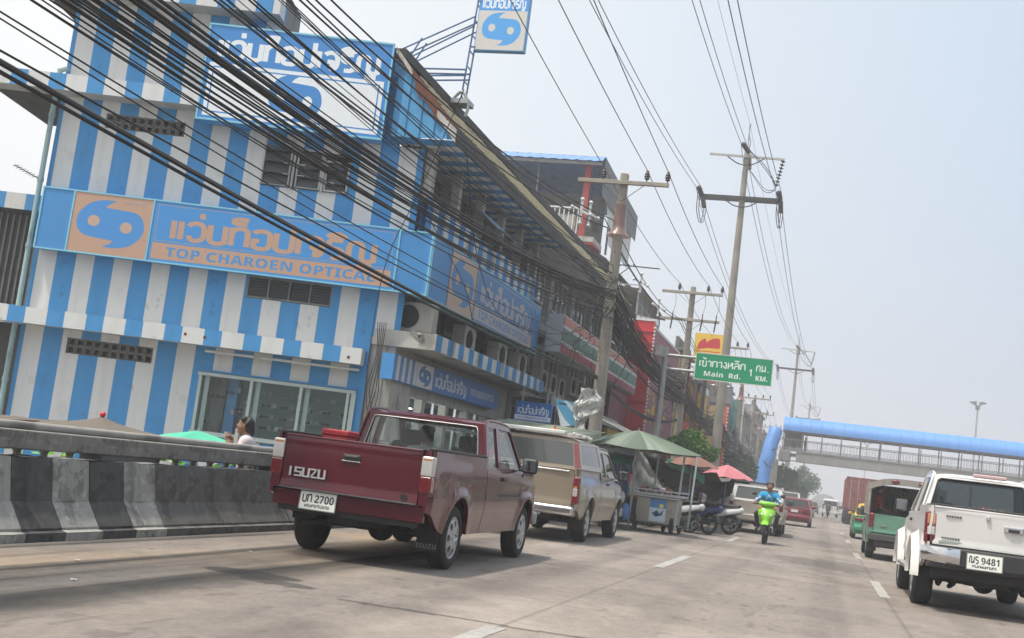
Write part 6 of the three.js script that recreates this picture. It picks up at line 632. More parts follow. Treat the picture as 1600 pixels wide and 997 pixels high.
solo('far_treeline', 'hazy dark line of distant trees and houses along the horizon', 'treeline', mat([0.06, 0.08, 0.05], 0.95), (b) => { for (let i = 0; i < 90; i++) { const x = -120 + i * 4 + rr(-2, 2); b.sph(x, rr(0, 2.5), -520 + rr(-30, 30), rr(3, 6), { w: 7, h: 5, sy: 0.8 }); } }, { kind: 'stuff' });

// the far side of the road, right of the picture: what the car sides mirror
[[30, 4, 7.5, [0.22, 0.20, 0.18]], [3.5, -24, 9.5, [0.30, 0.27, 0.23]], [-24.5, -52, 8, [0.20, 0.19, 0.19]], [-52.5, -84, 10, [0.28, 0.24, 0.20]]].forEach(([z0, z1, h, c], i) => { const t = shopHouse({ z0: 0, z1: z1 - z0, h, floors: 3, x: 0, c, label: ['first', 'second', 'third', 'fourth'][i] + ' shop house across the road, outside the picture at right' }); t.position.set(24, 0, z1); t.rotation.y = Math.PI; });
// ------------------------------------------------------------------ people: one continuous body from tapered, smoothly joined limbs
function blob(prims, c, half, N, colorOf) { // prims: [ax,ay,az, bx,by,bz, ra, rb, k, colour]; returns a geometry with colours
  const mc = new MarchingCubes(N, M.black, false, false, 120000), f = mc.field, h = N / 2, st = half / h; f.fill(9); mc.isolation = 0;
  for (const p of prims) {
    const [ax, ay, az, bx, by, bz, ra, rb, k = 0.03] = p, R = Math.max(ra, rb) + Math.abs(k) * 1.6 + st * 2, lo = (a, b, o) => Math.max(0, Math.floor((Math.min(a, b) - R - o) / st + h)), hi = (a, b, o) => Math.min(N - 1, Math.ceil((Math.max(a, b) + R - o) / st + h));
    const dx = bx - ax, dy = by - ay, dz = bz - az, L = dx * dx + dy * dy + dz * dz || 1e-9;
    for (let z = lo(az, bz, c[2]); z <= hi(az, bz, c[2]); z++) for (let y = lo(ay, by, c[1]); y <= hi(ay, by, c[1]); y++) for (let x = lo(ax, bx, c[0]); x <= hi(ax, bx, c[0]); x++) {
      const px = c[0] + (x - h) * st - ax, py = c[1] + (y - h) * st - ay, pz = c[2] + (z - h) * st - az, t = clamp((px * dx + py * dy + pz * dz) / L, 0, 1), d = Math.hypot(px - dx * t, py - dy * t, pz - dz * t) - (ra + (rb - ra) * t), i = x + y * N + z * N * N, e = f[i];
      if (k < 0) { const q = Math.max(-k - Math.abs(e + d), 0) / -k; f[i] = Math.max(e, -d) + q * q * -k * 0.25; } else { const q = Math.max(k - Math.abs(e - d), 0) / k; f[i] = Math.min(e, d) - q * q * k * 0.25; }
    }
  }
  for (let i = 0; i < f.length; i++) f[i] = -f[i]; mc.update(); const n = mc.count, P = new Float32Array(n * 3), C = new Float32Array(n * 3);
  for (let i = 0; i < n; i++) { const x = c[0] + mc.positionArray[i * 3] * half, y = c[1] + mc.positionArray[i * 3 + 1] * half, z = c[2] + mc.positionArray[i * 3 + 2] * half; P.set([x, y, z], i * 3); let best = 9, col = [1, 1, 1]; for (const p of prims) { if (p[8] < 0) continue; const dx = p[3] - p[0], dy = p[4] - p[1], dz = p[5] - p[2], L = dx * dx + dy * dy + dz * dz || 1e-9, t = clamp(((x - p[0]) * dx + (y - p[1]) * dy + (z - p[2]) * dz) / L, 0, 1), d = Math.hypot(x - p[0] - dx * t, y - p[1] - dy * t, z - p[2] - dz * t) - (p[6] + (p[7] - p[6]) * t); if (d < best) { best = d; col = p[9]; } } if (colorOf) col = colorOf(x, y, z, col) || col; C.set(col, i * 3); }
  const g = new THREE.BufferGeometry(); g.setAttribute('position', new THREE.BufferAttribute(P, 3)); g.setAttribute('normal', new THREE.BufferAttribute(new Float32Array(mc.normalArray.slice(0, n * 3)), 3)); g.setAttribute('uv', new THREE.BufferAttribute(new Float32Array(n * 2), 2)); g.setAttribute('tint', new THREE.BufferAttribute(C, 3)); return g;
}
MB.prototype.tinted = function (g, m) { const a = g.attributes.tint.array, at = this.c.length; this.geo(g, m); for (let i = 0; i < a.length; i++) this.c[at + i] = a[i]; return this; };
const SKIN = [0.30, 0.155, 0.095], LIP = [0.26, 0.09, 0.07], HAIRC = [0.012, 0.010, 0.009];
const headG = blob([ // facing +z, chin at y = -0.115, crown at y = 0.115
  [0, 0.030, -0.018, 0, 0.030, 0.006, 0.083, 0.078, 0.02, SKIN], [0, -0.045, 0.018, 0, -0.075, 0.040, 0.056, 0.036, 0.05, SKIN], [0, -0.02, 0.03, 0, 0.0, 0.035, 0.05, 0.052, 0.03, SKIN], [-0.035, -0.03, 0.038, 0.035, -0.03, 0.038, 0.03, 0.03, 0.03, SKIN],
  [-0.032, 0.017, 0.078, -0.026, 0.016, 0.082, 0.012, 0.012, -0.016, SKIN], [0.032, 0.017, 0.078, 0.026, 0.016, 0.082, 0.012, 0.012, -0.016, SKIN], [-0.045, 0.036, 0.066, 0.045, 0.036, 0.066, 0.012, 0.012, 0.02, SKIN],
  [0, 0.020, 0.080, 0, -0.016, 0.096, 0.008, 0.013, 0.014, SKIN], [-0.012, -0.020, 0.084, 0.012, -0.020, 0.084, 0.009, 0.009, 0.012, SKIN], [-0.018, -0.046, 0.076, 0.018, -0.046, 0.076, 0.007, 0.007, 0.008, LIP], [-0.016, -0.058, 0.073, 0.016, -0.058, 0.073, 0.0075, 0.0075, 0.008, LIP], [0, -0.088, 0.062, 0, -0.09, 0.064, 0.018, 0.018, 0.02, SKIN],
  [-0.080, 0.018, -0.008, -0.080, -0.022, -0.002, 0.016, 0.011, 0.008, SKIN], [0.080, 0.018, -0.008, 0.080, -0.022, -0.002, 0.016, 0.011, 0.008, SKIN]], [0, 0, 0.01], 0.15, 56);
function hairG(long) { const p = [[0, 0.040, -0.028, 0, 0.044, -0.006, 0.090, 0.082, 0.02, HAIRC], [0, -0.03, -0.05, 0, 0.0, -0.05, 0.06, 0.07, 0.03, HAIRC], [-0.06, 0.085, 0.03, 0.06, 0.085, 0.03, 0.03, 0.03, 0.03, HAIRC], [-0.076, 0.03, -0.02, -0.074, -0.0, -0.025, 0.02, 0.02, 0.02, HAIRC], [0.076, 0.03, -0.02, 0.074, -0.0, -0.025, 0.02, 0.02, 0.02, HAIRC]]; if (long) p.push([0, -0.02, -0.10, 0, -0.06, -0.115, 0.035, 0.028, 0.02, HAIRC], [0, -0.07, -0.118, 0, -0.15, -0.10, 0.022, 0.012, 0.02, HAIRC]); p.push([0, -0.03, 0.125, 0, -0.03, 0.12, 0.085, 0.085, -0.012, HAIRC]); return blob(p, [0, 0, -0.02], 0.19, 52); }
const hairShort = hairG(false), hairLong = hairG(true);
function handPrims(curl) { // wrist at the origin, fingers along -y, palm facing +z, thumb towards +x
  const p = [[0, -0.005, 0, 0.0, -0.045, 0.002, 0.022, 0.026, 0.02, SKIN], [-0.020, -0.05, 0, 0.020, -0.055, 0, 0.014, 0.015, 0.016, SKIN], [-0.018, -0.08, 0.0, 0.018, -0.082, 0, 0.012, 0.012, 0.016, SKIN]];
  const F = [[0.028, 0.070], [0.010, 0.078], [-0.009, 0.073], [-0.027, 0.058]]; for (const [x, L] of F) { let q = [x, -0.085, 0.002], a = curl * 0.5; for (const [s, r0, r1] of [[0.46, 0.0092, 0.0086], [0.31, 0.0086, 0.008], [0.25, 0.008, 0.007]]) { const e = [q[0] * 1.01, q[1] - L * s * Math.cos(a), q[2] + L * s * Math.sin(a)]; p.push([...q, ...e, r0, r1, 0.004, SKIN]); q = e; a += curl; } }
  p.push([0.022, -0.025, 0.008, 0.044, -0.052, 0.016, 0.014, 0.011, 0.010, SKIN], [0.044, -0.052, 0.016, 0.046, -0.078, 0.026 + 0.01 * curl, 0.0105, 0.009, 0.004, SKIN]); return p; }
const handOpen = blob(handPrims(0.28), [0, -0.08, 0.01], 0.105, 56), handGrip = blob(handPrims(1.0), [0, -0.07, 0.02], 0.105, 56);
const frameAt = (o, down, fwd, mirror) => { const y = down.clone().normalize().negate(), z = fwd.clone().addScaledVector(y, -fwd.dot(y)).normalize(), x = y.clone().cross(z); const m = new THREE.Matrix4().makeBasis(x, y, z); if (mirror) m.multiply(new THREE.Matrix4().makeScale(-1, 1, 1)); return m.setPosition(o); };
const clothM = mat([1, 1, 1], 0.85, { map: T.cloth, vertexColors: true });
function person(label, x, y, z, turn, J, o = {}) { // J: joints as [x, y, z], the figure looking along +z
  const t = thing('person', label, 'person', x, y, z, turn), top = o.top || [0.5, 0.5, 0.5], bot = o.bottom || [0.03, 0.03, 0.04], shoe = o.shoe || [0.03, 0.03, 0.03], sk = SKIN, s = o.build || 1, P = [], A = (a, b, r0, r1, k, c) => P.push([...a, ...b, r0 * s, r1 * s, k, c]), mid = (a, b, q) => [lerp(a[0], b[0], q), lerp(a[1], b[1], q), lerp(a[2], b[2], q)];
  const pel = J.pelvis, ch = J.chest, nk = J.neck; const [sl, sr, hl, hr] = [J.shoulderL, J.shoulderR, J.hipL, J.hipR];
  A(pel, mid(pel, ch, 0.5), 0.125, 0.115, 0.06, top); A(mid(pel, ch, 0.5), ch, 0.115, 0.125, 0.06, top); A(mid(sl, ch, 0.35), mid(sr, ch, 0.35), 0.10, 0.10, 0.06, top); A(sl, sr, 0.062, 0.062, 0.05, top); A(hl, hr, 0.11, 0.11, 0.06, bot); A(mid(ch, nk, 0.4), nk, 0.07, 0.052, 0.03, top); A(nk, J.head, 0.050, 0.052, 0.02, sk);
  for (const q of ['L', 'R']) { const S = J['shoulder' + q], E = J['elbow' + q], W = J['wrist' + q], H = J['hip' + q], K = J['knee' + q], N = J['ankle' + q], F = J['toe' + q], m = mid(S, E, o.longSleeve ? 1 : 0.72); A(S, m, 0.062, 0.055, 0.03, top); if (!o.longSleeve) A(m, E, 0.043, 0.038, 0.01, sk); A(E, W, o.longSleeve ? 0.046 : 0.037, o.longSleeve ? 0.036 : 0.026, 0.012, o.longSleeve ? top : sk); A(H, K, 0.088, 0.062, 0.04, bot); A(K, mid(K, N, 0.9), 0.062, 0.045, 0.03, bot); A(mid(K, N, 0.85), N, 0.036, 0.034, 0.01, sk); A([N[0], N[1] - 0.03, N[2]], F, 0.045, 0.034, 0.02, shoe); }
  const all = Object.values(J).filter((v) => v.length === 3), c = [0, 1, 2].map((k) => (Math.min(...all.map((v) => v[k])) + Math.max(...all.map((v) => v[k]))) / 2), half = Math.max(...[0, 1, 2].map((k) => Math.max(...all.map((v) => Math.abs(v[k] - c[k]))))) + 0.17;
  const look = V(...(o.look || [0, 0, 1])), hm = frameAt(V(...J.head), V(0, -1, 0).addScaledVector(look, o.nod || 0), look);
  const body = part('body', clothM, t, (b) => { b.tinted(blob(P, c, half, o.res || 96, o.pattern), null); b.tinted(headG, hm); for (const e of [-1, 1]) { b.sph(0, 0, 0, 0, {}); const eye = (r, dz, cc) => b.geo(new THREE.SphereGeometry(r, 8, 6), hm.clone().multiply(new THREE.Matrix4().setPosition(e * 0.030, 0.016, dz)), cc); eye(0.0105, 0.0725, [0.6, 0.57, 0.53]); eye(0.0058, 0.0785, [0.015, 0.01, 0.008]); b.geo(new THREE.CapsuleGeometry(0.004, 0.022, 2, 6), hm.clone().multiply(new THREE.Matrix4().makeRotationZ(Math.PI / 2 + e * 0.12).setPosition(e * 0.031, 0.038, 0.079)), HAIRC); }
    for (const q of ['L', 'R']) { const W = V(...J['wrist' + q]), E = V(...J['elbow' + q]); const d = o['hand' + q] ? V(...o['hand' + q]) : W.clone().sub(E), pf = o['palm' + q] ? V(...o['palm' + q]) : V(q === 'L' ? -0.4 : 0.4, 0, 0.6).negate(); b.tinted(o.grip ? handGrip : handOpen, frameAt(W, d, pf, q === 'L' ? !!o.mirror : !o.mirror)); } });
  part('hair', mat([1, 1, 1], 0.55, { vertexColors: true }), body, (b) => b.tinted(o.longHair ? hairLong : hairShort, hm)); return t;
}
// seated woman behind the parapet, drinking from a cup
{
  const J = { pelvis: [0, 0.72, 0], chest: [0, 1.00, 0.03], neck: [0, 1.14, 0.05], head: [0, 1.265, 0.085], shoulderL: [0.165, 1.07, 0.03], shoulderR: [-0.165, 1.07, 0.03], elbowL: [0.23, 0.86, 0.14], elbowR: [-0.23, 0.86, 0.15], wristL: [0.06, 1.00, 0.25], wristR: [-0.055, 1.04, 0.25], hipL: [0.09, 0.62, 0.02], hipR: [-0.09, 0.62, 0.02], kneeL: [0.11, 0.58, 0.42], kneeR: [-0.11, 0.58, 0.42], ankleL: [0.11, 0.17, 0.40], ankleR: [-0.11, 0.17, 0.40], toeL: [0.12, 0.09, 0.52], toeR: [-0.12, 0.09, 0.52] };
  for (const k in J) J[k][1] -= 0.02; const th = -1.25;
  person('seated woman in a white shirt raising a cup behind the parapet', -7.28, -0.005, -14.6, th, J, { top: [0.62, 0.55, 0.57], bottom: [0.05, 0.05, 0.09], longHair: true, grip: true, handL: [-0.5, 0.75, 0.3], handR: [0.5, 0.75, 0.3], palmL: [-1, 0, 0], palmR: [1, 0, 0], nod: 0.12, build: 0.93, pattern: (x, y, z, c) => (c[0] > 0.5 && y < 0.95 && z > 0.02 && vn(x * 40 + 9, y * 40, 64, 64, 5) > 0.62 ? [0.5, 0.16, 0.2] : c) });
  const cp = V(0, 1.035, 0.30).applyAxisAngle(UPV, th).add(V(-7.28, 0, -14.6)); const cup = thing('cup', 'drinking cup held in both hands by the seated woman', 'cup', cp.x, cp.y, cp.z); part('body', mat([0.55, 0.42, 0.36], 0.4), cup, (b) => b.lathe([[0, 0], [0.028, 0], [0.036, 0.1], [0.033, 0.1], [0.026, 0.008], [0, 0.008]], null, 16)); part('drink', M.wood, cup, (b) => b.cyl(V(0, 0.08, 0), V(0, 0.085, 0), 0.032, 0.032, 14));
  const st = thing('stool', 'low plastic stool under the seated woman behind the parapet', 'stool', -7.28, -0.19, -14.6); const red = mat([0.4, 0.03, 0.03], 0.5); part('seat', red, st, (b) => b.box(0, 0.66, 0, 0.34, 0.04, 0.34, { r: 0.015 })); for (const [a, c] of [[-1, -1], [1, -1], [-1, 1], [1, 1]]) part('leg', red, st, (b) => b.beam(V(a * 0.13, 0.65, c * 0.13), V(a * 0.16, 0, c * 0.16), 0.03));
}
// people in the vehicles and stalls
const sitJ = () => ({ pelvis: [0, 0.12, 0], chest: [0, 0.40, -0.02], neck: [0, 0.55, 0.0], head: [0, 0.68, 0.02], shoulderL: [0.17, 0.47, -0.01], shoulderR: [-0.17, 0.47, -0.01], elbowL: [0.22, 0.22, 0.06], elbowR: [-0.22, 0.22, 0.06], wristL: [0.12, 0.14, 0.26], wristR: [-0.12, 0.14, 0.26], hipL: [0.09, 0.08, 0.02], hipR: [-0.09, 0.08, 0.02], kneeL: [0.11, 0.10, 0.42], kneeR: [-0.11, 0.10, 0.42], ankleL: [0.11, -0.30, 0.42], ankleR: [-0.11, -0.30, 0.42], toeL: [0.12, -0.38, 0.54], toeR: [-0.12, -0.38, 0.54] });
const standJ = () => ({ pelvis: [0, 0.93, 0], chest: [0, 1.22, 0], neck: [0, 1.38, 0.01], head: [0, 1.52, 0.03], shoulderL: [0.18, 1.30, 0], shoulderR: [-0.18, 1.30, 0], elbowL: [0.24, 1.04, -0.02], elbowR: [-0.24, 1.04, -0.02], wristL: [0.24, 0.80, 0.06], wristR: [-0.24, 0.80, 0.06], hipL: [0.09, 0.88, 0], hipR: [-0.09, 0.88, 0], kneeL: [0.1, 0.48, 0.03], kneeR: [-0.1, 0.48, 0.02], ankleL: [0.1, 0.09, 0], ankleR: [-0.1, 0.09, 0], toeL: [0.12, 0.03, 0.12], toeR: [-0.12, 0.03, 0.12] });
person('person in a white shirt sitting inside the cab of the maroon pickup', -4.78, 0.72, -14.3, Math.PI, sitJ(), { top: [0.62, 0.63, 0.64], res: 72 });
person('passenger in a red shirt in the open back of the green pickup', 1.36, 1.08, -33.15, Math.PI / 2, sitJ(), { top: [0.42, 0.02, 0.03], bottom: [0.03, 0.03, 0.05], res: 64 });
person('passenger in dark clothes in the middle of the green pickup', 1.98, 1.06, -33.9, 0.2, sitJ(), { top: [0.05, 0.06, 0.08], res: 64 });
person('passenger in a pale blue shirt at the right of the green pickup', 2.55, 1.06, -33.2, -Math.PI / 2, sitJ(), { top: [0.28, 0.36, 0.42], res: 64 });
person('pedestrian in dark clothes crossing the footbridge', -2.2, 5.62, -117.9, 1.4, standJ(), { top: [0.03, 0.03, 0.05], res: 56 });
person('stall keeper in a purple shirt behind the food cart', -5.0, 0, -36.4, 0.5, standJ(), { top: [0.16, 0.10, 0.28], res: 64 });
person('shopper in a dark red shirt among the market stalls', -5.3, 0.0, -39.5, -0.6, standJ(), { top: [0.20, 0.03, 0.04], res: 64 });
person('shopper in a white shirt at the far market stalls', -4.1, 0.0, -46, 2.2, standJ(), { top: [0.5, 0.5, 0.5], res: 64 });
// ------------------------------------------------------------------ scooters, food cart, umbrellas and stalls
function scooter(label, x, z, turn, body, seatC = [0.02, 0.02, 0.02], lean = 0) { // front towards +z
  const t = thing('motor_scooter', label, 'scooter', x, 0, z, turn), P = paint(body, 0.3); t.rotation.z = lean;
  for (const wz of [0.62, -0.62]) { const w = part('wheel', M.rubber, t, (b) => b.geo(new THREE.TorusGeometry(0.24, 0.045, 10, 30), new THREE.Matrix4().makeRotationY(Math.PI / 2).setPosition(0, 0.285, wz))); part('rim', M.alloy, w, (b) => { b.geo(new THREE.TorusGeometry(0.195, 0.014, 6, 26), new THREE.Matrix4().makeRotationY(Math.PI / 2).setPosition(0, 0.285, wz)); for (let i = 0; i < 5; i++) { const a = i * 1.2566; b.beam(V(0, 0.285, wz), V(0, 0.285 + 0.19 * Math.cos(a), wz + 0.19 * Math.sin(a)), 0.022); } b.cyl(V(-0.05, 0.285, wz), V(0.05, 0.285, wz), 0.05, 0.05, 10); }); }
  part('fork', M.darkmetal, t, (b) => { for (const s of [-1, 1]) b.cyl(V(s * 0.075, 0.285, 0.62), V(s * 0.075, 0.72, 0.44), 0.022, 0.026, 8); b.cyl(V(0, 0.66, 0.46), V(0, 0.98, 0.33), 0.03, 0.03, 8); });
  part('front_fender', P, t, (b) => b.grid(16, 8, (a, c) => { const an = lerp(0.75, 2.5, a), w = lerp(-1, 1, c), R = 0.325 - 0.03 * w * w * 0.9; return [w * 0.085, 0.285 + R * Math.sin(an), 0.62 + R * Math.cos(an)]; }));
  part('front_shield', P, t, (b) => { b.grid(12, 14, (a, c) => { const w = lerp(-1, 1, a), y = lerp(0.53, 0.98, c), hw = lerp(0.11, 0.22, sm(0, 0.55, c)) * (1 - 0.30 * sm(0.8, 1, c)); return [w * hw, y, lerp(0.50, 0.36, c) + 0.13 * (1 - w * w) * sm(1.1, 0.4, c)]; }); b.grid(10, 6, (a, c) => { const w = lerp(-1, 1, a), y = lerp(0.50, 0.95, c); return [w * 0.15, y, lerp(0.47, 0.31, c) - 0.03 * w * w]; }); });
  part('handlebar_cover', P, t, (b) => { b.sph(0, 1.02, 0.36, 0.12, { sx: 1.9, sy: 0.62, sz: 0.85, w: 16, h: 10 }); }); part('handlebar', M.plastic, t, (b) => { for (const s of [-1, 1]) { b.cyl(V(s * 0.16, 1.02, 0.33), V(s * 0.36, 1.0, 0.24), 0.018, 0.018, 8); b.cyl(V(s * 0.26, 1.005, 0.27), V(s * 0.37, 1.0, 0.23), 0.024, 0.024, 8); b.beam(V(s * 0.24, 1.0, 0.31), V(s * 0.36, 0.985, 0.29), 0.012); } });
  part('headlamp', M.clearlens, t, (b) => { for (const s of [-1, 1]) b.sph(s * 0.095, 0.74, 0.50, 0.055, { sx: 1.3, sy: 0.75, sz: 0.6 }); }); part('indicator', M.amber, t, (b) => { for (const s of [-1, 1]) b.sph(s * 0.17, 0.92, 0.40, 0.035, { sx: 1.5, sz: 0.6 }); });
  for (const s of [-1, 1]) part('mirror', M.plastic, t, (b) => { b.tube([V(s * 0.2, 1.05, 0.32), V(s * 0.27, 1.18, 0.33), V(s * 0.33, 1.24, 0.32)], 0.008, 8, 5); b.sph(s * 0.36, 1.26, 0.31, 0.06, { sx: 1.1, sy: 0.75, sz: 0.3 }); });
  part('floorboard', M.plastic, t, (b) => { b.box(0, 0.35, 0.12, 0.30, 0.06, 0.6, { r: 0.025 }); b.box(0, 0.33, -0.2, 0.24, 0.14, 0.5, { r: 0.04 }); }); part('rear_body', P, t, (b) => b.grid(14, 14, (a, c) => { const an = lerp(-0.5, Math.PI + 0.5, a), q = c, w = lerp(0.14, 0.09, q) * (1 + 0.15 * Math.sin(q * 3)); return [w * Math.cos(an) * 1.15, lerp(0.48, 0.70, q) + 0.17 * Math.sin(an) * (1 - 0.35 * q), lerp(-0.08, -0.92, q)]; }).sph(0, 0.72, -0.91, 0.105, { sx: 1, sy: 0.9, sz: 0.7 })); part('seat', mat(seatC, 0.6), t, (b) => b.grid(12, 12, (a, c) => { const an = lerp(0, Math.PI, a); return [0.14 * Math.cos(an) * (1 - 0.25 * c), lerp(0.70, 0.80, sm(0, 0.6, c)) + 0.075 * Math.sin(an), lerp(-0.05, -0.85, c)]; }));
  part('engine', M.darkmetal, t, (b) => { b.box(0.07, 0.34, -0.45, 0.14, 0.16, 0.5, { r: 0.04 }); b.cyl(V(-0.12, 0.33, -0.35), V(-0.14, 0.42, -0.85), 0.05, 0.06, 10); }); part('rear_lamp', M.redlens, t, (b) => b.sph(0, 0.72, -0.93, 0.05, { sx: 1.8, sy: 0.7, sz: 0.5 })); part('rear_fender', M.plastic, t, (b) => b.grid(10, 4, (a, c) => { const an = lerp(0.9, 2.9, a); return [lerp(-0.07, 0.07, c), 0.285 + 0.32 * Math.sin(an), -0.62 + 0.32 * Math.cos(an)]; })); part('kickstand', M.darkmetal, t, (b) => b.beam(V(0.1, 0.28, -0.2), V(0.2, 0.01, -0.3), 0.02));
  return t;
}
const lime = scooter('lime green scooter ridden toward the viewer by a man in blue', -1.4, -32.9, 0, [0.22, 0.56, 0.03]); lime.remove(lime.children.find((c) => c.name === 'kickstand'));
person('rider in a bright blue jersey on the lime green scooter', -1.4, 0, -32.9, 0, { pelvis: [0, 0.90, -0.32], chest: [0, 1.17, -0.25], neck: [0, 1.33, -0.20], head: [0, 1.475, -0.17], shoulderL: [0.19, 1.26, -0.22], shoulderR: [-0.19, 1.26, -0.22], elbowL: [0.34, 1.03, -0.06], elbowR: [-0.34, 1.03, -0.06], wristL: [0.33, 1.035, 0.17], wristR: [-0.33, 1.035, 0.17], hipL: [0.10, 0.85, -0.30], hipR: [-0.10, 0.85, -0.30], kneeL: [0.27, 0.74, 0.10], kneeR: [-0.27, 0.74, 0.10], ankleL: [0.22, 0.40, 0.02], ankleR: [-0.22, 0.40, 0.02], toeL: [0.24, 0.35, 0.18], toeR: [-0.24, 0.35, 0.18] }, { top: [0.02, 0.30, 0.56], bottom: [0.025, 0.025, 0.03], grip: true, palmL: [0, -0.6, -0.4], palmR: [0, -0.6, -0.4], res: 110, build: 1.04, pattern: (x, y, z, c) => (c[2] > 0.5 && ((Math.abs(y - 1.26 + 1.6 * Math.abs(x)) < 0.016 && Math.abs(x) < 0.14) || y > 1.35 || (Math.abs(x) > 0.2 && Math.abs(y - 1.2 + 0.6 * (Math.abs(x) - 0.2)) < 0.02)) ? [0.62, 0.66, 0.68] : c) });
[[-3.95, -33.2, 4.25, [0.55, 0.55, 0.56], 'white scooter parked nearest the food cart'], [-3.5, -34.0, 4.2, [0.06, 0.07, 0.20], 'dark blue and white scooter parked second beside the food cart'], [-3.15, -36.2, 4.4, [0.60, 0.62, 0.63], 'silver-white scooter parked third, nearest the silver wagon'], [-4.5, -38.2, 4.1, [0.3, 0.03, 0.03], 'dark red scooter parked behind the others by the stalls']].forEach(([x, z, r, c, l]) => scooter(l, x, z, r, c, undefined, 0.12));
// food cart
{
  const pale = mat([0.42, 0.52, 0.52], 0.55, { map: T.grime }), t = thing('food_cart', 'wheeled food cart with pale blue frame and a poster on its metal box', 'food cart', -3.95, 0, -30.7);
  for (const [px, pz, nm] of [[-0.62, 0.7], [0.52, 0.7], [-0.3, -0.75], [0.68, -0.75]]) part('post', pale, t, (b) => b.beam(V(px, 0.12, pz), V(px + 0.06, 2.0, pz), 0.045)); part('tray', M.alloy, t, (b) => { b.box(-0.03, 0.92, 0, 1.3, 0.05, 1.55, { r: 0.01 }); for (const z of [0.76, -0.76]) b.box(-0.03, 1.02, z, 1.3, 0.03, 0.03).box(-0.03, 0.86, z, 1.3, 0.03, 0.03); for (let i = 0; i < 7; i++) b.box(-0.65 + i * 0.2, 0.97, 0.76, 0.02, 0.1, 0.02); b.box(0.62, 1.02, 0, 0.03, 0.03, 1.5); });
  part('metal_box', mat([0.40, 0.38, 0.33], 0.35, { metalness: 0.5, map: T.grime }), t, (b) => b.box(0.02, 0.53, 0.1, 1.0, 0.62, 1.1, { r: 0.02 })); part('poster', print(128, 200, (x, W, H) => { x.fillStyle = 'rgb(190,205,214)'; x.fillRect(0, 0, W, H); x.fillStyle = 'rgb(70,130,190)'; x.fillRect(0, 0, W, H * 0.4); x.fillStyle = 'rgb(40,60,110)'; x.fill(new Path2D('M20 130L60 100L80 130L110 90L100 140L50 160Z')); x.fillStyle = 'rgb(226,205,90)'; x.beginPath(); x.arc(90, 60, 18, 0, 7); x.fill(); }), t, (b) => { b.keep = true; b.quad([-0.14, 0.27, 0.656], [0.26, 0.27, 0.656], [0.26, 0.82, 0.656], [-0.14, 0.82, 0.656]); });
  part('shelf', M.darkmetal, t, (b) => b.box(0, 0.2, 0, 1.2, 0.04, 1.4)); part('top_rail', M.darkmetal, t, (b) => { b.span(-0.6, 1.95, -0.75, 0.7, 1.99, -0.71).span(-0.6, 1.95, 0.68, 0.6, 1.99, 0.72); }); for (const [wx, wz] of [[-0.48, 0.55], [0.42, 0.6], [0.1, -0.5], [0.5, -0.5]]) part('wheel', M.rubber, t, (b) => b.geo(new THREE.TorusGeometry(0.16, 0.045, 8, 22), new THREE.Matrix4().makeRotationY(Math.PI / 2).setPosition(wx, 0.205, wz)).cyl(V(wx - 0.03, 0.205, wz), V(wx + 0.03, 0.205, wz), 0.13, 0.13, 16));
  part('wares', M.vcolGrime, t, (b) => { for (let i = 0; i < 18; i++) b.sph(rr(-0.5, 0.5), 1.0, rr(-0.6, 0.5), rr(0.05, 0.1), { w: 7, h: 5, c: [[0.5, 0.1, 0.06], [0.45, 0.4, 0.3], [0.1, 0.1, 0.12], [0.25, 0.14, 0.4], [0.5, 0.45, 0.1]][i % 5] }); }, { kind: 'stuff' });
}
function parasol(label, x, z, top, drop, r, n, c1, c2, o = {}) { const t = thing(o.name || 'market_umbrella', label, 'umbrella', x, 0, z, o.turn || 0); const seg = n * 4; part('canopy', mat([1, 1, 1], 0.8, { map: T.cloth, vertexColors: true }), t, (b) => { for (let i = 0; i < n; i++) for (let k = 0; k < 6; k++) b.grid(1, 8, (a, c) => { const an = (i + (k + a) / 6) * 2 * Math.PI / n, f = (k + a) / 6, sag = 1 - 0.10 * Math.sin(f * Math.PI) * c, rad = r * c * (o.square ? 1 / Math.max(Math.abs(Math.cos(an)), Math.abs(Math.sin(an))) * 0.85 : sag); return [rad * Math.cos(an), top - drop * Math.pow(c, 1.2) - 0.035 * Math.sin(f * Math.PI) * c, rad * Math.sin(an)]; }, o.fine ? c1.map((v, q) => lerp(v, c2[q], [0.1, 0.8, 0.0, 0.45, 1, 0.2, 0.65][(i * 6 + k) * 5 % 7])) : i % 2 ? c1 : c2); if (o.skirt) for (let i = 0; i < seg; i++) { } }); part('pole', M.galv, t, (b) => b.cyl(V(0, o.base || 0, 0), V(0, top + 0.06, 0), 0.022)); for (let i = 0; i < n; i++) part('rib', M.darkmetal, t, (b) => { const an = i * 2 * Math.PI / n, q = o.square ? 1 / Math.max(Math.abs(Math.cos(an)), Math.abs(Math.sin(an))) * 0.85 : 1; b.beam(V(0, top - 0.04, 0), V(r * q * 0.98 * Math.cos(an), top - drop - 0.012, r * q * 0.98 * Math.sin(an)), 0.014); }); return t; }
parasol('big square green and grey striped umbrella over the food cart', -4.55, -29.9, 2.42, 0.46, 1.45, 8, [0.11, 0.155, 0.11], [0.25, 0.29, 0.23], { square: true, fine: true, turn: 0.5 });
parasol('faded pink umbrella beyond the parked scooters', -3.25, -42, 2.12, 0.42, 0.92, 8, [0.50, 0.16, 0.19], [0.55, 0.20, 0.23]);
parasol('small rust-brown umbrella behind the food cart', -3.55, -33.5, 2.1, 0.3, 0.75, 8, [0.22, 0.10, 0.07], [0.24, 0.12, 0.09]);
parasol('green umbrella on the low lane below the striped wall', -10.0, -18.2, 1.08, 0.28, 1.15, 8, [0.06, 0.42, 0.27], [0.08, 0.48, 0.31], { base: -1.0 });
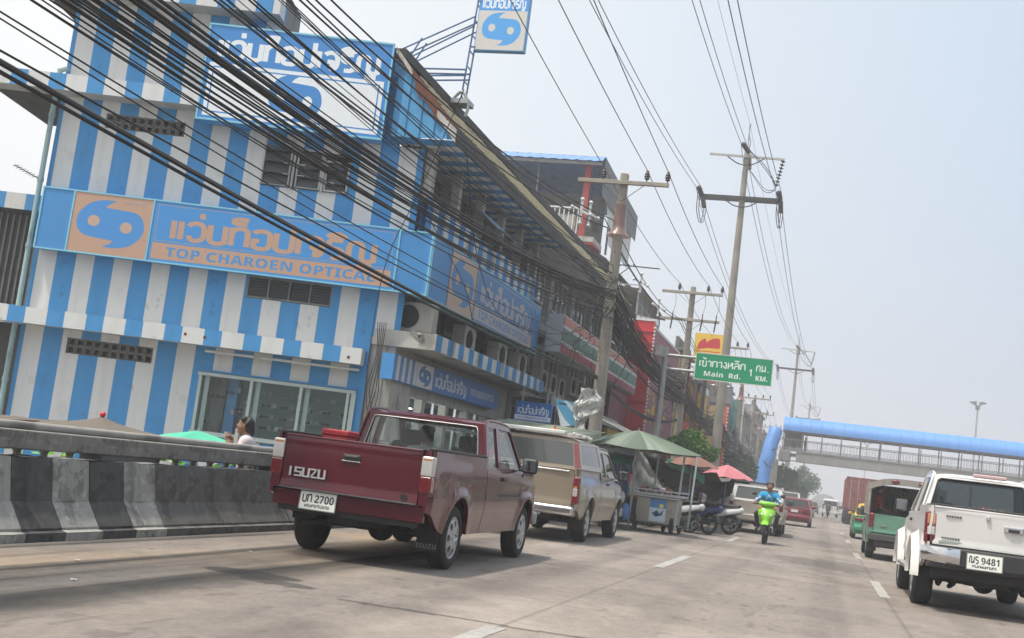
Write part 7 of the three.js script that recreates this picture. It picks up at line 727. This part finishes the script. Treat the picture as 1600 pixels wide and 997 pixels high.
parasol('red, yellow and green umbrella behind the champagne pickup', -5.9, -26.5, 2.13, 0.34, 0.62, 6, [0.55, 0.05, 0.04], [0.60, 0.42, 0.04], { turn: 0.4 });
{ // grey tarpaulin tent below the wall
  const t = thing('tarpaulin_tent', 'brown-grey pointed tarpaulin tent below the striped wall at left', 'tent', -10.2, -1, -16); const tm = mat([0.15, 0.125, 0.10], 0.9, { map: T.grime }); part('sheet', tm, t, (b) => { b.grid(24, 12, (a, c) => { const an = a * 6.2832, r = 2.3 * c, w = 0.05 * Math.sin(a * 50) * c; return [r * Math.cos(an) * 1.1 - 0.2, 2.12 - 0.42 * Math.pow(c, 0.7) + w + 0.05 * Math.abs(Math.sin(a * 19 + c * 9)) * c, r * Math.sin(an)]; }); }); part('second_sheet', tm, t, (b) => b.grid(24, 10, (a, c) => [lerp(-6, -0.9, a), 1.90 + 0.05 * Math.abs(Math.sin(a * 13 + c)) + 0.03 * Math.sin(a * 37 + c * 5) - 0.05 * c, lerp(-1, 2.0, c)])); part('pole', M.wood, t, (b) => b.cyl(V(-0.2, 0, 0), V(-0.2, 2.15, 0), 0.03)); part('pole_tip', C.red, t, (b) => b.sph(-0.2, 2.15, 0, 0.045)); part('stake', M.dirtywhite, t, (b) => b.box(1.25, 1.9, -1.5, 0.06, 0.6, 0.06).box(1.38, 1.92, -1.5, 0.05, 0.55, 0.05));
  solo('weeds', 'green and yellow weeds seen through the balusters of the parapet', 'plants', leafM, (b) => { for (let i = 0; i < 900; i++) b.geo(leafG, new THREE.Matrix4().makeRotationFromEuler(new THREE.Euler(rr(-1, 1), rr(0, 6), rr(-1, 1))).setPosition(rr(-8.4, -7.4), rr(-0.1, 0.98) - 0.1, rr(-15.5, -9)).multiply(new THREE.Matrix4().makeScale(0.09, 0.09, 0.12)), GREENS[i % 4].map((v) => v * 1.3)); }, { kind: 'stuff' });
}
// awnings, sheets and tarps over the pavement
const sheet = (name, label, cat, m, f, nu = 14, nv = 10, o) => solo(name, label, cat, m, (b) => b.grid(nu, nv, f), o);
const wob = (a, c, k) => 0.05 * Math.sin(a * 9 + k) * Math.sin(c * 7 + k * 2) + 0.03 * Math.sin(a * 23 + c * 11 + k);
{ const gw = mat([1, 1, 1], 0.6, { map: T.grime, vertexColors: true }); solo('corrugated_awning', 'pale green corrugated roof above the champagne pickup', 'awning', gw, (b) => { for (let i = 0; i < 26; i++) b.grid(10, 2, (a, c) => [lerp(-7.7, -5.25, a), lerp(2.02, 2.30, (i + c) / 26) - 0.06 * a + 0.018 * Math.sin(c * Math.PI), -26.2 - (i + c) * 0.12], i % 3 ? [0.30, 0.33, 0.24] : [0.16, 0.20, 0.14]); });
  solo('torn_tarp', 'crumpled torn white tarp hanging beside the near pole', 'tarp', mat([0.74, 0.73, 0.70], 0.85), (b) => { const N = 13, Mv = 18, H = []; for (let j = 0; j <= Mv; j++) { H.push([]); for (let i = 0; i <= N; i++) { const a = i / N, c = j / Mv, w = 0.42 + 0.34 * Math.sin(c * 5.2) * sm(0, 0.3, c) + 0.3 * sm(0.65, 1, c); H[j].push([-5.95 + (a - 0.5) * w + 0.10 * Math.sin(c * 7) + rr(-0.03, 0.03) - 0.15 * sm(0.7, 1, c), 3.32 - 1.08 * c + rr(-0.03, 0.03) - 0.15 * Math.abs(a - 0.5) * c, -30 + 0.05 * (i % 2) + rr(-0.035, 0.035) + 0.08 * Math.sin(c * 19 + a * 4)]); } } for (let j = 0; j < Mv; j++) for (let i = 0; i < N; i++) b.quad(H[j + 1][i], H[j + 1][i + 1], H[j][i + 1], H[j][i]); });
  const bn = thing('banner', 'light blue and white banner leaning under the store canopy', 'banner', -6.5, 2.4, -30.3); part('sheet', print(160, 200, (x, W, H) => { x.fillStyle = 'rgb(92,168,206)'; x.fillRect(0, 0, W, H); x.fillStyle = 'rgb(214,222,226)'; x.fill(new Path2D('M0 40L70 200H0Z')); x.fill(new Path2D('M60 0L160 150V60L90 0Z')); x.fillStyle = 'rgb(30,70,120)'; x.fillRect(20, 20, 60, 14); }), bn, (b) => { b.keep = true; b.quad([-0.1, -0.1, 0.02], [0.48, 0.02, 0], [0.22, 0.56, 0], [-0.32, 0.58, 0.02]); }); part('pole', M.galv, bn, (b) => b.beam(V(0.2, -2.4, -0.03), V(0.2, 0.6, -0.03), 0.03));
  solo('metal_awning', 'weathered grey metal sheet awning beside the near pole', 'awning', mat([0.30, 0.29, 0.27], 0.6, { map: T.grime, metalness: 0.3 }), (b) => { for (let i = 0; i < 26; i++) b.grid(1, 5, (a, c) => [lerp(-7.4, -5.6, c), lerp(3.15, 2.45, c) + (i % 2 ? 0.03 : 0) * a + (i % 2 ? 0 : 0.03) * (1 - a), -35.2 - (i + a) * 0.26]); }); solo('awning_post', 'slanted pale rail along the edge of the grey metal awning', 'rail', M.alloy, (b) => b.cyl(V(-5.6, 2.48, -35.0), V(-5.6, 2.45, -42), 0.03));
  const ga = mat([0.05, 0.36, 0.22], 0.7, { map: T.cloth }); sheet('scalloped_awning', 'bright green scalloped awning in front of the blue corrugated sheet', 'awning', ga, (a, c) => [lerp(-5.6, -4.75, a), 1.86 - 0.16 * a - (c > 0.75 ? 0.05 * Math.abs(Math.sin(a * 18)) * (c - 0.75) * 4 : 0) - 0.16 * c, -30.6 + 0.4 * c], 48, 8);
  sheet('corrugated_sheet', 'blue corrugated sheet standing behind the champagne pickup', 'sheet', mat([0.14, 0.24, 0.40], 0.6, { map: T.grime }), (a, c) => [lerp(-5.55, -4.85, a), lerp(0.75, 1.68, c), -31.2 + 0.025 * Math.sin(a * 60)], 60, 2); sheet('grey_tarp', 'pale grey tarp hanging in a triangle behind the food cart', 'tarp', mat([0.30, 0.30, 0.29], 0.85, { map: T.cloth }), (a, c) => [lerp(-4.95, lerp(-4.75, -3.9, c), a) + 0.02 * Math.sin(c * 14), lerp(1.95, 0.85, c) + wob(a, c, 1), -32.2 + wob(c, a, 2)]); sheet('green_tarp', 'green tarp strip sloping behind the cart posts', 'tarp', mat([0.10, 0.34, 0.25], 0.75, { map: T.cloth }), (a, c) => [lerp(-4.2, -3.2, a), lerp(1.92, 1.55, a) - 0.18 * c + wob(a, c, 3), -33.2 - 0.6 * a]);
  const dk = mat([0.10, 0.095, 0.09], 0.9, { map: T.cloth }); sheet('dark_tarp', 'sagging dark grey tarp roof above the parked scooters', 'tarp', dk, (a, c) => [lerp(-6.6, -2.95, a), 2.0 - 0.35 * a - 0.25 * Math.sin(c * 3.14) * 0.6 + wob(a, c, 4), lerp(-34.6, -40.5, c)], 24, 18); sheet('dark_tarp', 'drooping dark tarp beneath the pink umbrella', 'tarp', dk, (a, c) => [lerp(-4.2, -2.5, a), lerp(1.75, 1.0, c) - 0.12 * Math.sin(a * 6) + wob(a, c, 5), -42.6 - 0.3 * c], 24, 14); sheet('dark_tarp', 'long dark tarp roof over the far market stalls', 'tarp', dk, (a, c) => [lerp(-6.7, -3.4, a), 2.2 - 0.4 * a + wob(a, c, 6), lerp(-43, -62, c)], 20, 30); sheet('dark_tarp', 'dark tarp back wall of the market stalls', 'tarp', dk, (a, c) => [-5.9 + wob(a, c, 8), lerp(0, 2.1, c), lerp(-31, -62, a)], 60, 6);
  for (const [i, [x, z, w, d, l]] of [[-5.3, -34.5, 1.2, 1.6, 'market table with mixed goods nearest the food cart'], [-5.1, -37.6, 1.2, 2, 'second market table behind the scooters'], [-4.9, -41.2, 1.3, 2, 'market table under the dark tarp'], [-4.6, -46, 1.4, 2.4, 'far market table past the pink umbrella']].entries()) { const t = thing('market_table', l, 'table', x, 0, z); part('table_top', M.wood, t, (b) => b.box(0, 0.75, 0, w, 0.05, d)); for (const [a, c] of [[-1, -1], [1, -1], [-1, 1], [1, 1]]) part('leg', M.darkmetal, t, (b) => b.box(a * w * 0.45, 0.37, c * d * 0.45, 0.05, 0.74, 0.05)); const cc = [[0.4, 0.05, 0.05], [0.5, 0.4, 0.08], [0.08, 0.15, 0.4], [0.45, 0.44, 0.42], [0.25, 0.12, 0.4], [0.08, 0.25, 0.1], [0.3, 0.18, 0.1]]; for (let k = 0; k < 9; k++) solo('goods_crate', `${['red', 'yellow', 'blue', 'white', 'purple', 'green', 'brown'][(k + i) % 7]} crate ${['at the front', 'at the back', 'in the middle'][k % 3]} on ${['the nearest market table', 'the second market table', 'the table under the dark tarp', 'the far market table'][i]}${k > 6 ? ', stacked on another' : ''}`, 'crate', mat(cc[(k + i) % 7], 0.7), (b) => { const bx = x + rr(-0.4, 0.4) * w, bz = z + (k - 4) * d * 0.1, hh = rr(0.12, 0.32), y0 = k > 6 ? 1.05 : 0.78; b.box(bx, y0 + hh / 2, bz, rr(0.2, 0.35), hh, d * 0.09, { r: 0.01 }); b.box(bx, y0 + hh, bz, 0.2, 0.05, d * 0.07); }); }
  { const t = thing('drink_bags', 'bunch of red and blue bags hanging behind the champagne pickup', 'bags', -4.75, 0, -29.3); part('bag', mat([0.40, 0.04, 0.05], 0.6), t, (b) => { b.sph(-0.2, 0.5, 0, 0.12, { sy: 1.8 }); b.sph(-0.05, 0.35, 0.1, 0.10, { sy: 1.8 }); }); part('bag', mat([0.06, 0.15, 0.38], 0.6), t, (b) => b.sph(0.2, 0.42, 0.05, 0.11, { sy: 2 })); part('bag', mat([0.5, 0.5, 0.5], 0.6), t, (b) => b.sph(0.05, 0.75, 0, 0.10, { sy: 1.6 })); part('stand', M.darkmetal, t, (b) => b.box(0, 0.06, 0, 0.8, 0.12, 0.5).box(0, 0.5, -0.2, 0.05, 1.0, 0.05)); }
}
// ------------------------------------------------------------------ the rest of the traffic
function canopyOn(t, q, P, top, name = 'bed_canopy', glassMt = dgWin()) { const sx = (y) => q.hw - 0.03 - (y - q.rail) * 0.16, can = part(name, P, t, (b) => { for (const s of [-1, 1]) b.shape([[q.tail - 0.02, q.rail], [q.tail - 0.2, top - 0.06], [q.cabR + 0.04, top - 0.03], [q.cabR + 0.04, q.rail]], [[[q.tail - 0.2, q.rail + 0.06], [q.tail - 0.3, top - 0.1], [q.cabR + 0.2, top - 0.1], [q.cabR + 0.15, q.rail + 0.06]]], 0.03, (z, y, d) => [s * (sx(y) - d), y, z]); b.grid(10, 8, (a, c) => { const e = Math.abs(a - 0.5) * 2; return [(a - 0.5) * 2 * sx(top - 0.04), top + 0.03 - 0.075 * Math.pow(e, 5), lerp(q.tail - 0.18, q.cabR + 0.04, c)]; }); b.shape([[-1, q.rail], [1, q.rail], [1, top - 0.02], [-1, top - 0.02]], [[[-0.84, q.rail + 0.06], [-0.84, top - 0.1], [0.84, top - 0.1], [0.84, q.rail + 0.06]]], 0.03, (x, y, d) => [x * sx(y), y, lerp(q.tail - 0.02, q.tail - 0.2, (y - q.rail) / (top - q.rail - 0.05)) - d]); });
  part('rear_glass', glassMt, can, (b) => b.grid(6, 3, (a, c) => { const y = lerp(q.rail + 0.05, top - 0.08, c); return [(a - 0.5) * 2 * sx(y) * 0.85, y, lerp(q.tail - 0.02, q.tail - 0.2, (y - q.rail) / (top - q.rail - 0.05)) - 0.02]; })); for (const s of [-1, 1]) part('canopy_window', glassMt, can, (b) => b.quad(...[[q.tail - 0.2, q.rail + 0.06], [q.tail - 0.3, top - 0.1], [q.cabR + 0.2, top - 0.1], [q.cabR + 0.15, q.rail + 0.06]].map(([z, y]) => [s * (sx(y) - 0.015), y, z]))); return can; }
const wpaint = paint([0.62, 0.61, 0.59], 0.3);
pickup({ name: 'station_wagon', category: 'car', label: 'silver-beige wagon with white-framed rear glass behind the lime scooter', x: -2.08, z: -41.1, paint: paint([0.40, 0.36, 0.30], 0.35), plateM: plate('ฌร 481', 'กรงทพ'), plateAt: [0.0, 0.42, 0.42], plateZ: 0.1, hw: 0.86, rail: 1.02, belt: 1.0, roof: 1.58, tailLow: 0.55, noCap: true, tail: 1.0, glass: M.darktint, extra: (t, q) => { canopyOn(t, q, wpaint, 1.56); part('rear_bumper', paint([0.34, 0.31, 0.26]), t, (b) => b.box(0, 0.50, q.tail + 0.06, 1.7, 0.2, 0.16, { r: 0.04 })); part('roof_rack', M.plastic, t, (b) => b.box(-0.2, 1.62, 0.1, 1.1, 0.05, 1.2, { r: 0.02 })); } });
pickup({ label: 'white pickup with a tall white canopy beyond the silver wagon', x: -2.25, z: -80, paint: wpaint, plateM: M.dirtywhite, rail: 1.2, roof: 1.7, noCap: true, glass: M.darktint, extra: (t, q) => canopyOn(t, q, wpaint, 1.78) });
pickup({ label: 'pale green passenger pickup with a high open-backed canopy', x: 1.98, z: -33.2, paint: paint([0.14, 0.30, 0.215], 0.4), plateM: M.dirtywhite, plateAt: [0, 0.48, 0.3], hw: 0.87, rail: 1.13, belt: 1.05, roof: 1.66, tailLow: 0.68, tail: 1.05, noCap: true, lampW: 0.13, lensM: M.redlens,
  gate: (g, z) => { part('emblem', M.darkgrey, g, (b) => b.geo(new THREE.CircleGeometry(0.11, 24), new THREE.Matrix4().makeScale(1, 1.1, 1).setPosition(0.15, 0.97, z + 0.014))); part('nameplate', M.steel, g, (b) => b.box(-0.5, 0.86, z + 0.01, 0.18, 0.025, 0.01)); },
  extra: (t, q) => { const cv = mat([0.36, 0.34, 0.30], 0.8, { map: T.grime }), can = part('canopy', cv, t, (b) => { const ht = (x) => 2.06 - 0.20 * Math.pow(Math.abs(x), 3.2); b.grid(16, 8, (a, c) => { const x = lerp(-1, 1, a); return [x * 0.93, ht(x), lerp(q.tail + 0.05, -1.6, c)]; }).grid(16, 1, (a, c) => { const x = lerp(-1, 1, a); return [x * 0.93, ht(x) - 0.16 * c, q.tail + 0.05]; }).grid(16, 8, (a, c) => { const x = lerp(-1, 1, a); return [x * 0.92, ht(x) - 0.03, lerp(q.tail + 0.04, -1.6, c)]; }); for (const s of [-1, 1]) b.grid(8, 4, (a, c) => [s * 0.93, lerp(1.12, 1.87, c), lerp(q.tail - 0.1, -1.0, a) - 0.0]).span(s * 0.93, 1.1, q.tail - 0.06, s * 0.86, 1.9, q.tail + 0.04); b.span(-0.9, 1.1, -1.05, 0.9, 1.9, -1.0); }); for (const x of [-0.3, 0.35]) part('marker_lamp', M.redlens, can, (b) => b.sph(x, 1.98, q.tail + 0.06, 0.05, { sx: 2 })); for (const s of [-1, 1]) part('bench', M.darkgrey, t, (b) => b.box(s * 0.62, 1.0, 0.0, 0.34, 0.08, 1.9, { r: 0.03 })); part('rear_bumper', M.darkgrey, t, (b) => b.box(0, 0.56, q.tail + 0.06, 1.6, 0.16, 0.14, { r: 0.03 }).box(0, 0.4, q.tail, 1.4, 0.1, 0.1)); } });
function car(o) { // saloon or hatchback seen from behind
  const hw = 0.84, t = thing('car', o.label, 'car', o.x, 0, o.z, o.turn || 0, o.group), P = o.paint, P2 = o.paint2 || P, tail = 0.98, nose = -3.35, belt = o.belt || 0.92, deck = o.deck || 0.9, roof = o.roof || 1.38, front = -2.55, rw = 0.3, arch = 0.36, wz = o.hatch ? 0.55 : 0.1;
  const w = (y, z) => hw - 0.05 * sm(0.6, 0.25, y) - 0.05 * sm(0.7, 1.0, y) - 0.08 * Math.pow(sm(tail - 0.5, tail + 0.02, z), 2) - 0.12 * Math.pow(sm(nose + 0.7, nose, z), 2), arches = [[0, arch, rw], [front, arch, rw]], yt = (z) => (z > wz ? lerp(belt, deck - 0.03, sm(wz, tail, z)) : z < -2.0 ? lerp(belt, 0.72, sm(-2.0, nose, z)) : belt);
  part('body', P, t, (b) => { for (const s of [-1, 1]) sidePanel(b, s, tail, nose, (z) => 0.24 + 0.08 * sm(0.5, tail, z), yt, w, arches); b.grid(10, 8, (a, c) => { const y = lerp(0.32, deck - 0.01, c), q = (a - 0.5) * 2; return [q * w(y, tail), y, tail + 0.07 - 0.07 * q * q - 0.05 * sm(0.75, 1, c) + (c < 0.38 ? 0.06 : 0)]; }); b.grid(8, 6, (a, c) => { const z = lerp(tail + 0.02, wz - 0.15, c), q = (a - 0.5) * 2; return [q * (w(0.9, z) - 0.02), yt(z) + 0.03 * (1 - q * q), z]; }).grid(8, 6, (a, c) => { const z = lerp(-1.9, nose, c), q = (a - 0.5) * 2; return [q * (w(0.8, z) - 0.02), yt(z) + 0.04 * (1 - q * q), z]; }); b.span(-0.7, 0.3, nose - 0.02, 0.7, 0.7, nose + 0.06).span(-hw + 0.06, 0.22, 0.9, hw - 0.06, 0.32, -3.2); });
  const sx = (y) => hw - 0.06 - (y - belt) * 0.38, rT = wz - (o.hatch ? 0.28 : 0.55), side = [[wz, belt - 0.02], [rT, roof - 0.03], [-0.95, roof - 0.03], [-1.95, belt - 0.02]];
  part('cabin', P2, t, (b) => { for (const s of [-1, 1]) b.shape(side, [[[wz - 0.2, belt + 0.03], [rT - 0.02, roof - 0.1], [-0.52, roof - 0.09], [-0.5, belt + 0.03]], [[-0.58, belt + 0.03], [-0.6, roof - 0.09], [-0.97, roof - 0.1], [-1.72, belt + 0.03]]], 0.03, (z, y, d) => [s * (sx(y) - d), y, z]); b.grid(10, 8, (a, c) => { const q = Math.abs(a - 0.5) * 2; return [(a - 0.5) * 2 * sx(roof - 0.04), roof + 0.02 - 0.05 * q ** 4 - 0.02 * Math.pow(Math.abs(c - 0.5) * 2, 4), lerp(rT, -0.95, c)]; }); b.shape([[-1, belt - 0.02], [1, belt - 0.02], [1, roof - 0.02], [-1, roof - 0.02]], [[[-0.88, belt + 0.03], [-0.86, roof - 0.09], [0.86, roof - 0.09], [0.88, belt + 0.03]]], 0.03, (x, y, d) => [x * sx(y), y, lerp(wz, rT, (y - belt) / (roof - belt)) - d]); });
  part('rear_window', M.darktint, t, (b) => b.grid(6, 3, (a, c) => { const y = lerp(belt + 0.02, roof - 0.08, c); return [(a - 0.5) * 2 * sx(y) * 0.88, y, lerp(wz, rT, (y - belt) / (roof - belt)) - 0.008]; })); part('windscreen', M.darktint, t, (b) => b.grid(4, 3, (a, c) => { const y = lerp(belt - 0.02, roof - 0.03, c); return [(a - 0.5) * 2 * sx(y) * 0.97, y, lerp(-1.95, -0.95, c)]; })); for (const s of [-1, 1]) part('side_window', M.darktint, t, (b) => b.quad(...[[wz - 0.2, belt + 0.03], [-1.72, belt + 0.03], [-0.97, roof - 0.1], [rT - 0.02, roof - 0.1]].map(([z, y]) => [s * (sx(y) - 0.015), y, z])));
  for (const s of [-1, 1]) { const l = part('tail_lamp', M.redlens, t, (b) => b.box(s * 0.58, deck - 0.16, tail + 0.04, 0.36, 0.14, 0.07, { r: 0.03, ry: s * 0.18 })); part('lens', M.clearlens, l, (b) => b.box(s * 0.46, deck - 0.16, tail + 0.07, 0.09, 0.06, 0.03, { r: 0.01 })); wheelPart(t, s * (hw - 0.1), 0, rw, 0.18, s); wheelPart(t, s * (hw - 0.1), front, rw, 0.18, s); part('wing_mirror', P2, t, (b) => b.box(s * (hw + 0.06), belt + 0.06, -1.6, 0.16, 0.11, 0.08, { r: 0.03 })); }
  part('number_plate', M.white, t, (b) => b.box(0, deck - 0.16, tail + 0.085, 0.34, 0.13, 0.01)); part('rear_bumper', o.bumper || P, t, (b) => b.box(0, 0.44, tail + 0.07, 1.56, 0.2, 0.16, { r: 0.06 })); part('exhaust', M.darkmetal, t, (b) => b.cyl(V(0.5, 0.27, 0.4), V(0.5, 0.27, tail + 0.1), 0.035)); if (o.extra) o.extra(t); return t;
}
car({ label: 'dark red saloon car driving away beyond the lime scooter', x: -1.35, z: -63, paint: paint([0.17, 0.012, 0.018], 0.3), extra: (t) => part('spoiler', paint([0.17, 0.012, 0.018]), t, (b) => b.box(0, 1.0, 0.86, 1.3, 0.03, 0.18, { r: 0.012 })) });
car({ label: 'yellow and green taxi ahead of the green passenger pickup', x: 2.02, z: -53, paint: paint([0.03, 0.28, 0.14], 0.3), paint2: paint([0.70, 0.43, 0.04], 0.3), hatch: true, roof: 1.46, deck: 0.96, belt: 0.95, extra: (t) => { part('roof_sign', M.white, t, (b) => b.box(0, 1.54, -0.4, 0.5, 0.1, 0.2, { r: 0.03 })); part('yellow_panel', paint([0.70, 0.43, 0.04], 0.3), t, (b) => { for (const s of [-1, 1]) b.grid(8, 3, (a, c) => [s * 0.838, lerp(0.70, 0.93, c), lerp(0.7, -1.9, a)]); }); } });
{ // container lorry
  const t = thing('container_lorry', 'lorry with a rust-red ribbed container seen from behind', 'lorry', 2.75, 0, -96), cm = mat([0.30, 0.085, 0.065], 0.65, { map: T.grime });
  part('container', cm, t, (b) => { b.span(-1.22, 1.15, -12, 1.22, 3.55, -0.06); for (let i = 0; i < 40; i++) for (const s of [-1, 1]) b.box(s * 1.22, 2.35, -0.3 - i * 0.29, 0.05, 2.3, 0.14); b.span(-1.24, 3.48, -0.1, 1.24, 3.58, 0).span(-1.24, 1.12, -0.1, 1.24, 1.22, 0).span(-1.24, 1.12, -0.1, -1.16, 3.58, 0.0).span(1.16, 1.12, -0.1, 1.24, 3.58, 0); }); for (const s of [-1, 1]) part('door', cm, t, (b) => { b.box(s * 0.58, 2.35, -0.04, 1.12, 2.2, 0.04); for (let k = 0; k < 4; k++) b.box(s * 0.58, 1.6 + k * 0.52, -0.01, 1.0, 0.18, 0.03); });
  part('lock_rod', M.dirtywhite, t, (b) => { for (const x of [-0.9, -0.35, 0.35, 0.9]) { b.cyl(V(x, 1.2, 0.03), V(x, 3.5, 0.03), 0.025, 0.025, 6); b.box(x + 0.1, 2.0, 0.04, 0.25, 0.04, 0.03); } }); part('placard', M.white, t, (b) => b.box(0.42, 3.0, 0.02, 0.3, 0.12, 0.01).box(0.5, 2.75, 0.02, 0.4, 0.06, 0.01)); part('chassis', M.darkmetal, t, (b) => b.span(-1.1, 0.9, -12, 1.1, 1.12, -0.1).span(-1.2, 0.55, -0.2, 1.2, 0.7, -0.1)); for (const s of [-1, 1]) part('tail_lamp', M.redlens, t, (b) => b.box(s * 0.9, 0.85, -0.05, 0.3, 0.12, 0.05)); for (const z of [-1.2, -2.5, -9.5]) for (const s of [-1, 1]) wheelPart(t, s * 0.98, z, 0.5, 0.5, s, { rim: M.darkmetal }); part('cab', paint([0.3, 0.3, 0.32]), t, (b) => b.box(0, 1.9, -13.4, 2.3, 2.2, 1.9, { r: 0.1 })); part('mud_flap', M.rubber, t, (b) => b.box(-0.9, 0.55, -0.5, 0.5, 0.5, 0.02).box(0.9, 0.55, -0.5, 0.5, 0.5, 0.02));
}
{ // van far ahead
  const t = thing('passenger_van', 'white passenger van far ahead in the middle lane', 'van', 0.72, 0, -140); part('body', wpaint, t, (b) => { b.box(0, 1.15, -2.4, 1.75, 1.5, 4.8, { r: 0.16, s: 4 }); b.box(0, 1.86, -2.3, 1.5, 0.22, 4.2, { r: 0.1 }); b.box(0, 0.5, 0.05, 1.7, 0.25, 0.15, { r: 0.05 }); }); part('rear_window', M.darkgrey, t, (b) => b.box(0, 1.5, -0.01, 1.4, 0.5, 0.04, { r: 0.015 })); for (const s of [-1, 1]) { part('tail_lamp', M.redlens, t, (b) => b.box(s * 0.76, 1.1, 0.0, 0.14, 0.5, 0.06, { r: 0.02 })); wheelPart(t, s * 0.76, -0.9, 0.33, 0.2, s); wheelPart(t, s * 0.76, -3.8, 0.33, 0.2, s); } part('number_plate', M.dirtywhite, t, (b) => b.box(0, 0.85, 0.02, 0.4, 0.16, 0.02));
  const m = scooter('small motorcycle ridden away just behind the white van', 0.45, -122, Math.PI, [0.05, 0.05, 0.06]); person('rider in grey clothes on the small motorcycle behind the van', 0.45, 0.78, -121.6, Math.PI, sitJ(), { top: [0.12, 0.12, 0.13], res: 48 });
}
[[-1.6, -112, [0.25, 0.05, 0.04], 'red car far ahead at the left of the road'], [-1.9, -128, [0.45, 0.44, 0.42], 'pale car far ahead, second along the left lane'], [-1.4, -158, [0.12, 0.12, 0.13], 'dark car far ahead, third along the left lane'], [2.4, -170, [0.5, 0.5, 0.5], 'white car far ahead beside the container lorry'], [1.0, -200, [0.2, 0.05, 0.05], 'faint red car at the far end of the middle lane']].forEach(([x, z, c, l]) => car({ label: l, x, z, paint: paint(c, 0.3), hatch: true, roof: 1.5 }));
// small things on the road
{ const bits = [[-5.6, -8.6, 'pale crumpled paper scrap lying by the barrier foot'], [-5.9, -10.2, 'small orange scrap lying on the road near the barrier'], [-4.95, -7.6, 'tiny white scrap on the road in front of the oil stain'], [-5.4, -11.2, 'white cigarette-sized scrap near the maroon pickup']]; bits.forEach(([x, z, l], i) => solo('litter_scrap', l, 'litter', mat([[0.5, 0.48, 0.44], [0.5, 0.2, 0.08], [0.7, 0.7, 0.68], [0.6, 0.6, 0.58]][i], 0.9), (b) => b.grid(3, 3, (a, c) => [x + (a - 0.5) * 0.045, 0.006 + 0.01 * Math.abs(Math.sin(a * 4 + c * 3 + i)), z + (c - 0.5) * 0.035]))); }
{ const t = thing('cooler_box', 'red plastic box standing in the bed of the maroon pickup', 'box', -5.12, 0.65, -12.4); const rm = mat([0.45, 0.02, 0.03], 0.5); part('box', rm, t, (b) => b.box(0, 0.3, 0, 0.3, 0.6, 0.3, { r: 0.02 })); part('lid', rm, t, (b) => b.box(0, 0.63, 0, 0.32, 0.07, 0.32, { r: 0.02 })); }
renderer.render(scene, camera);
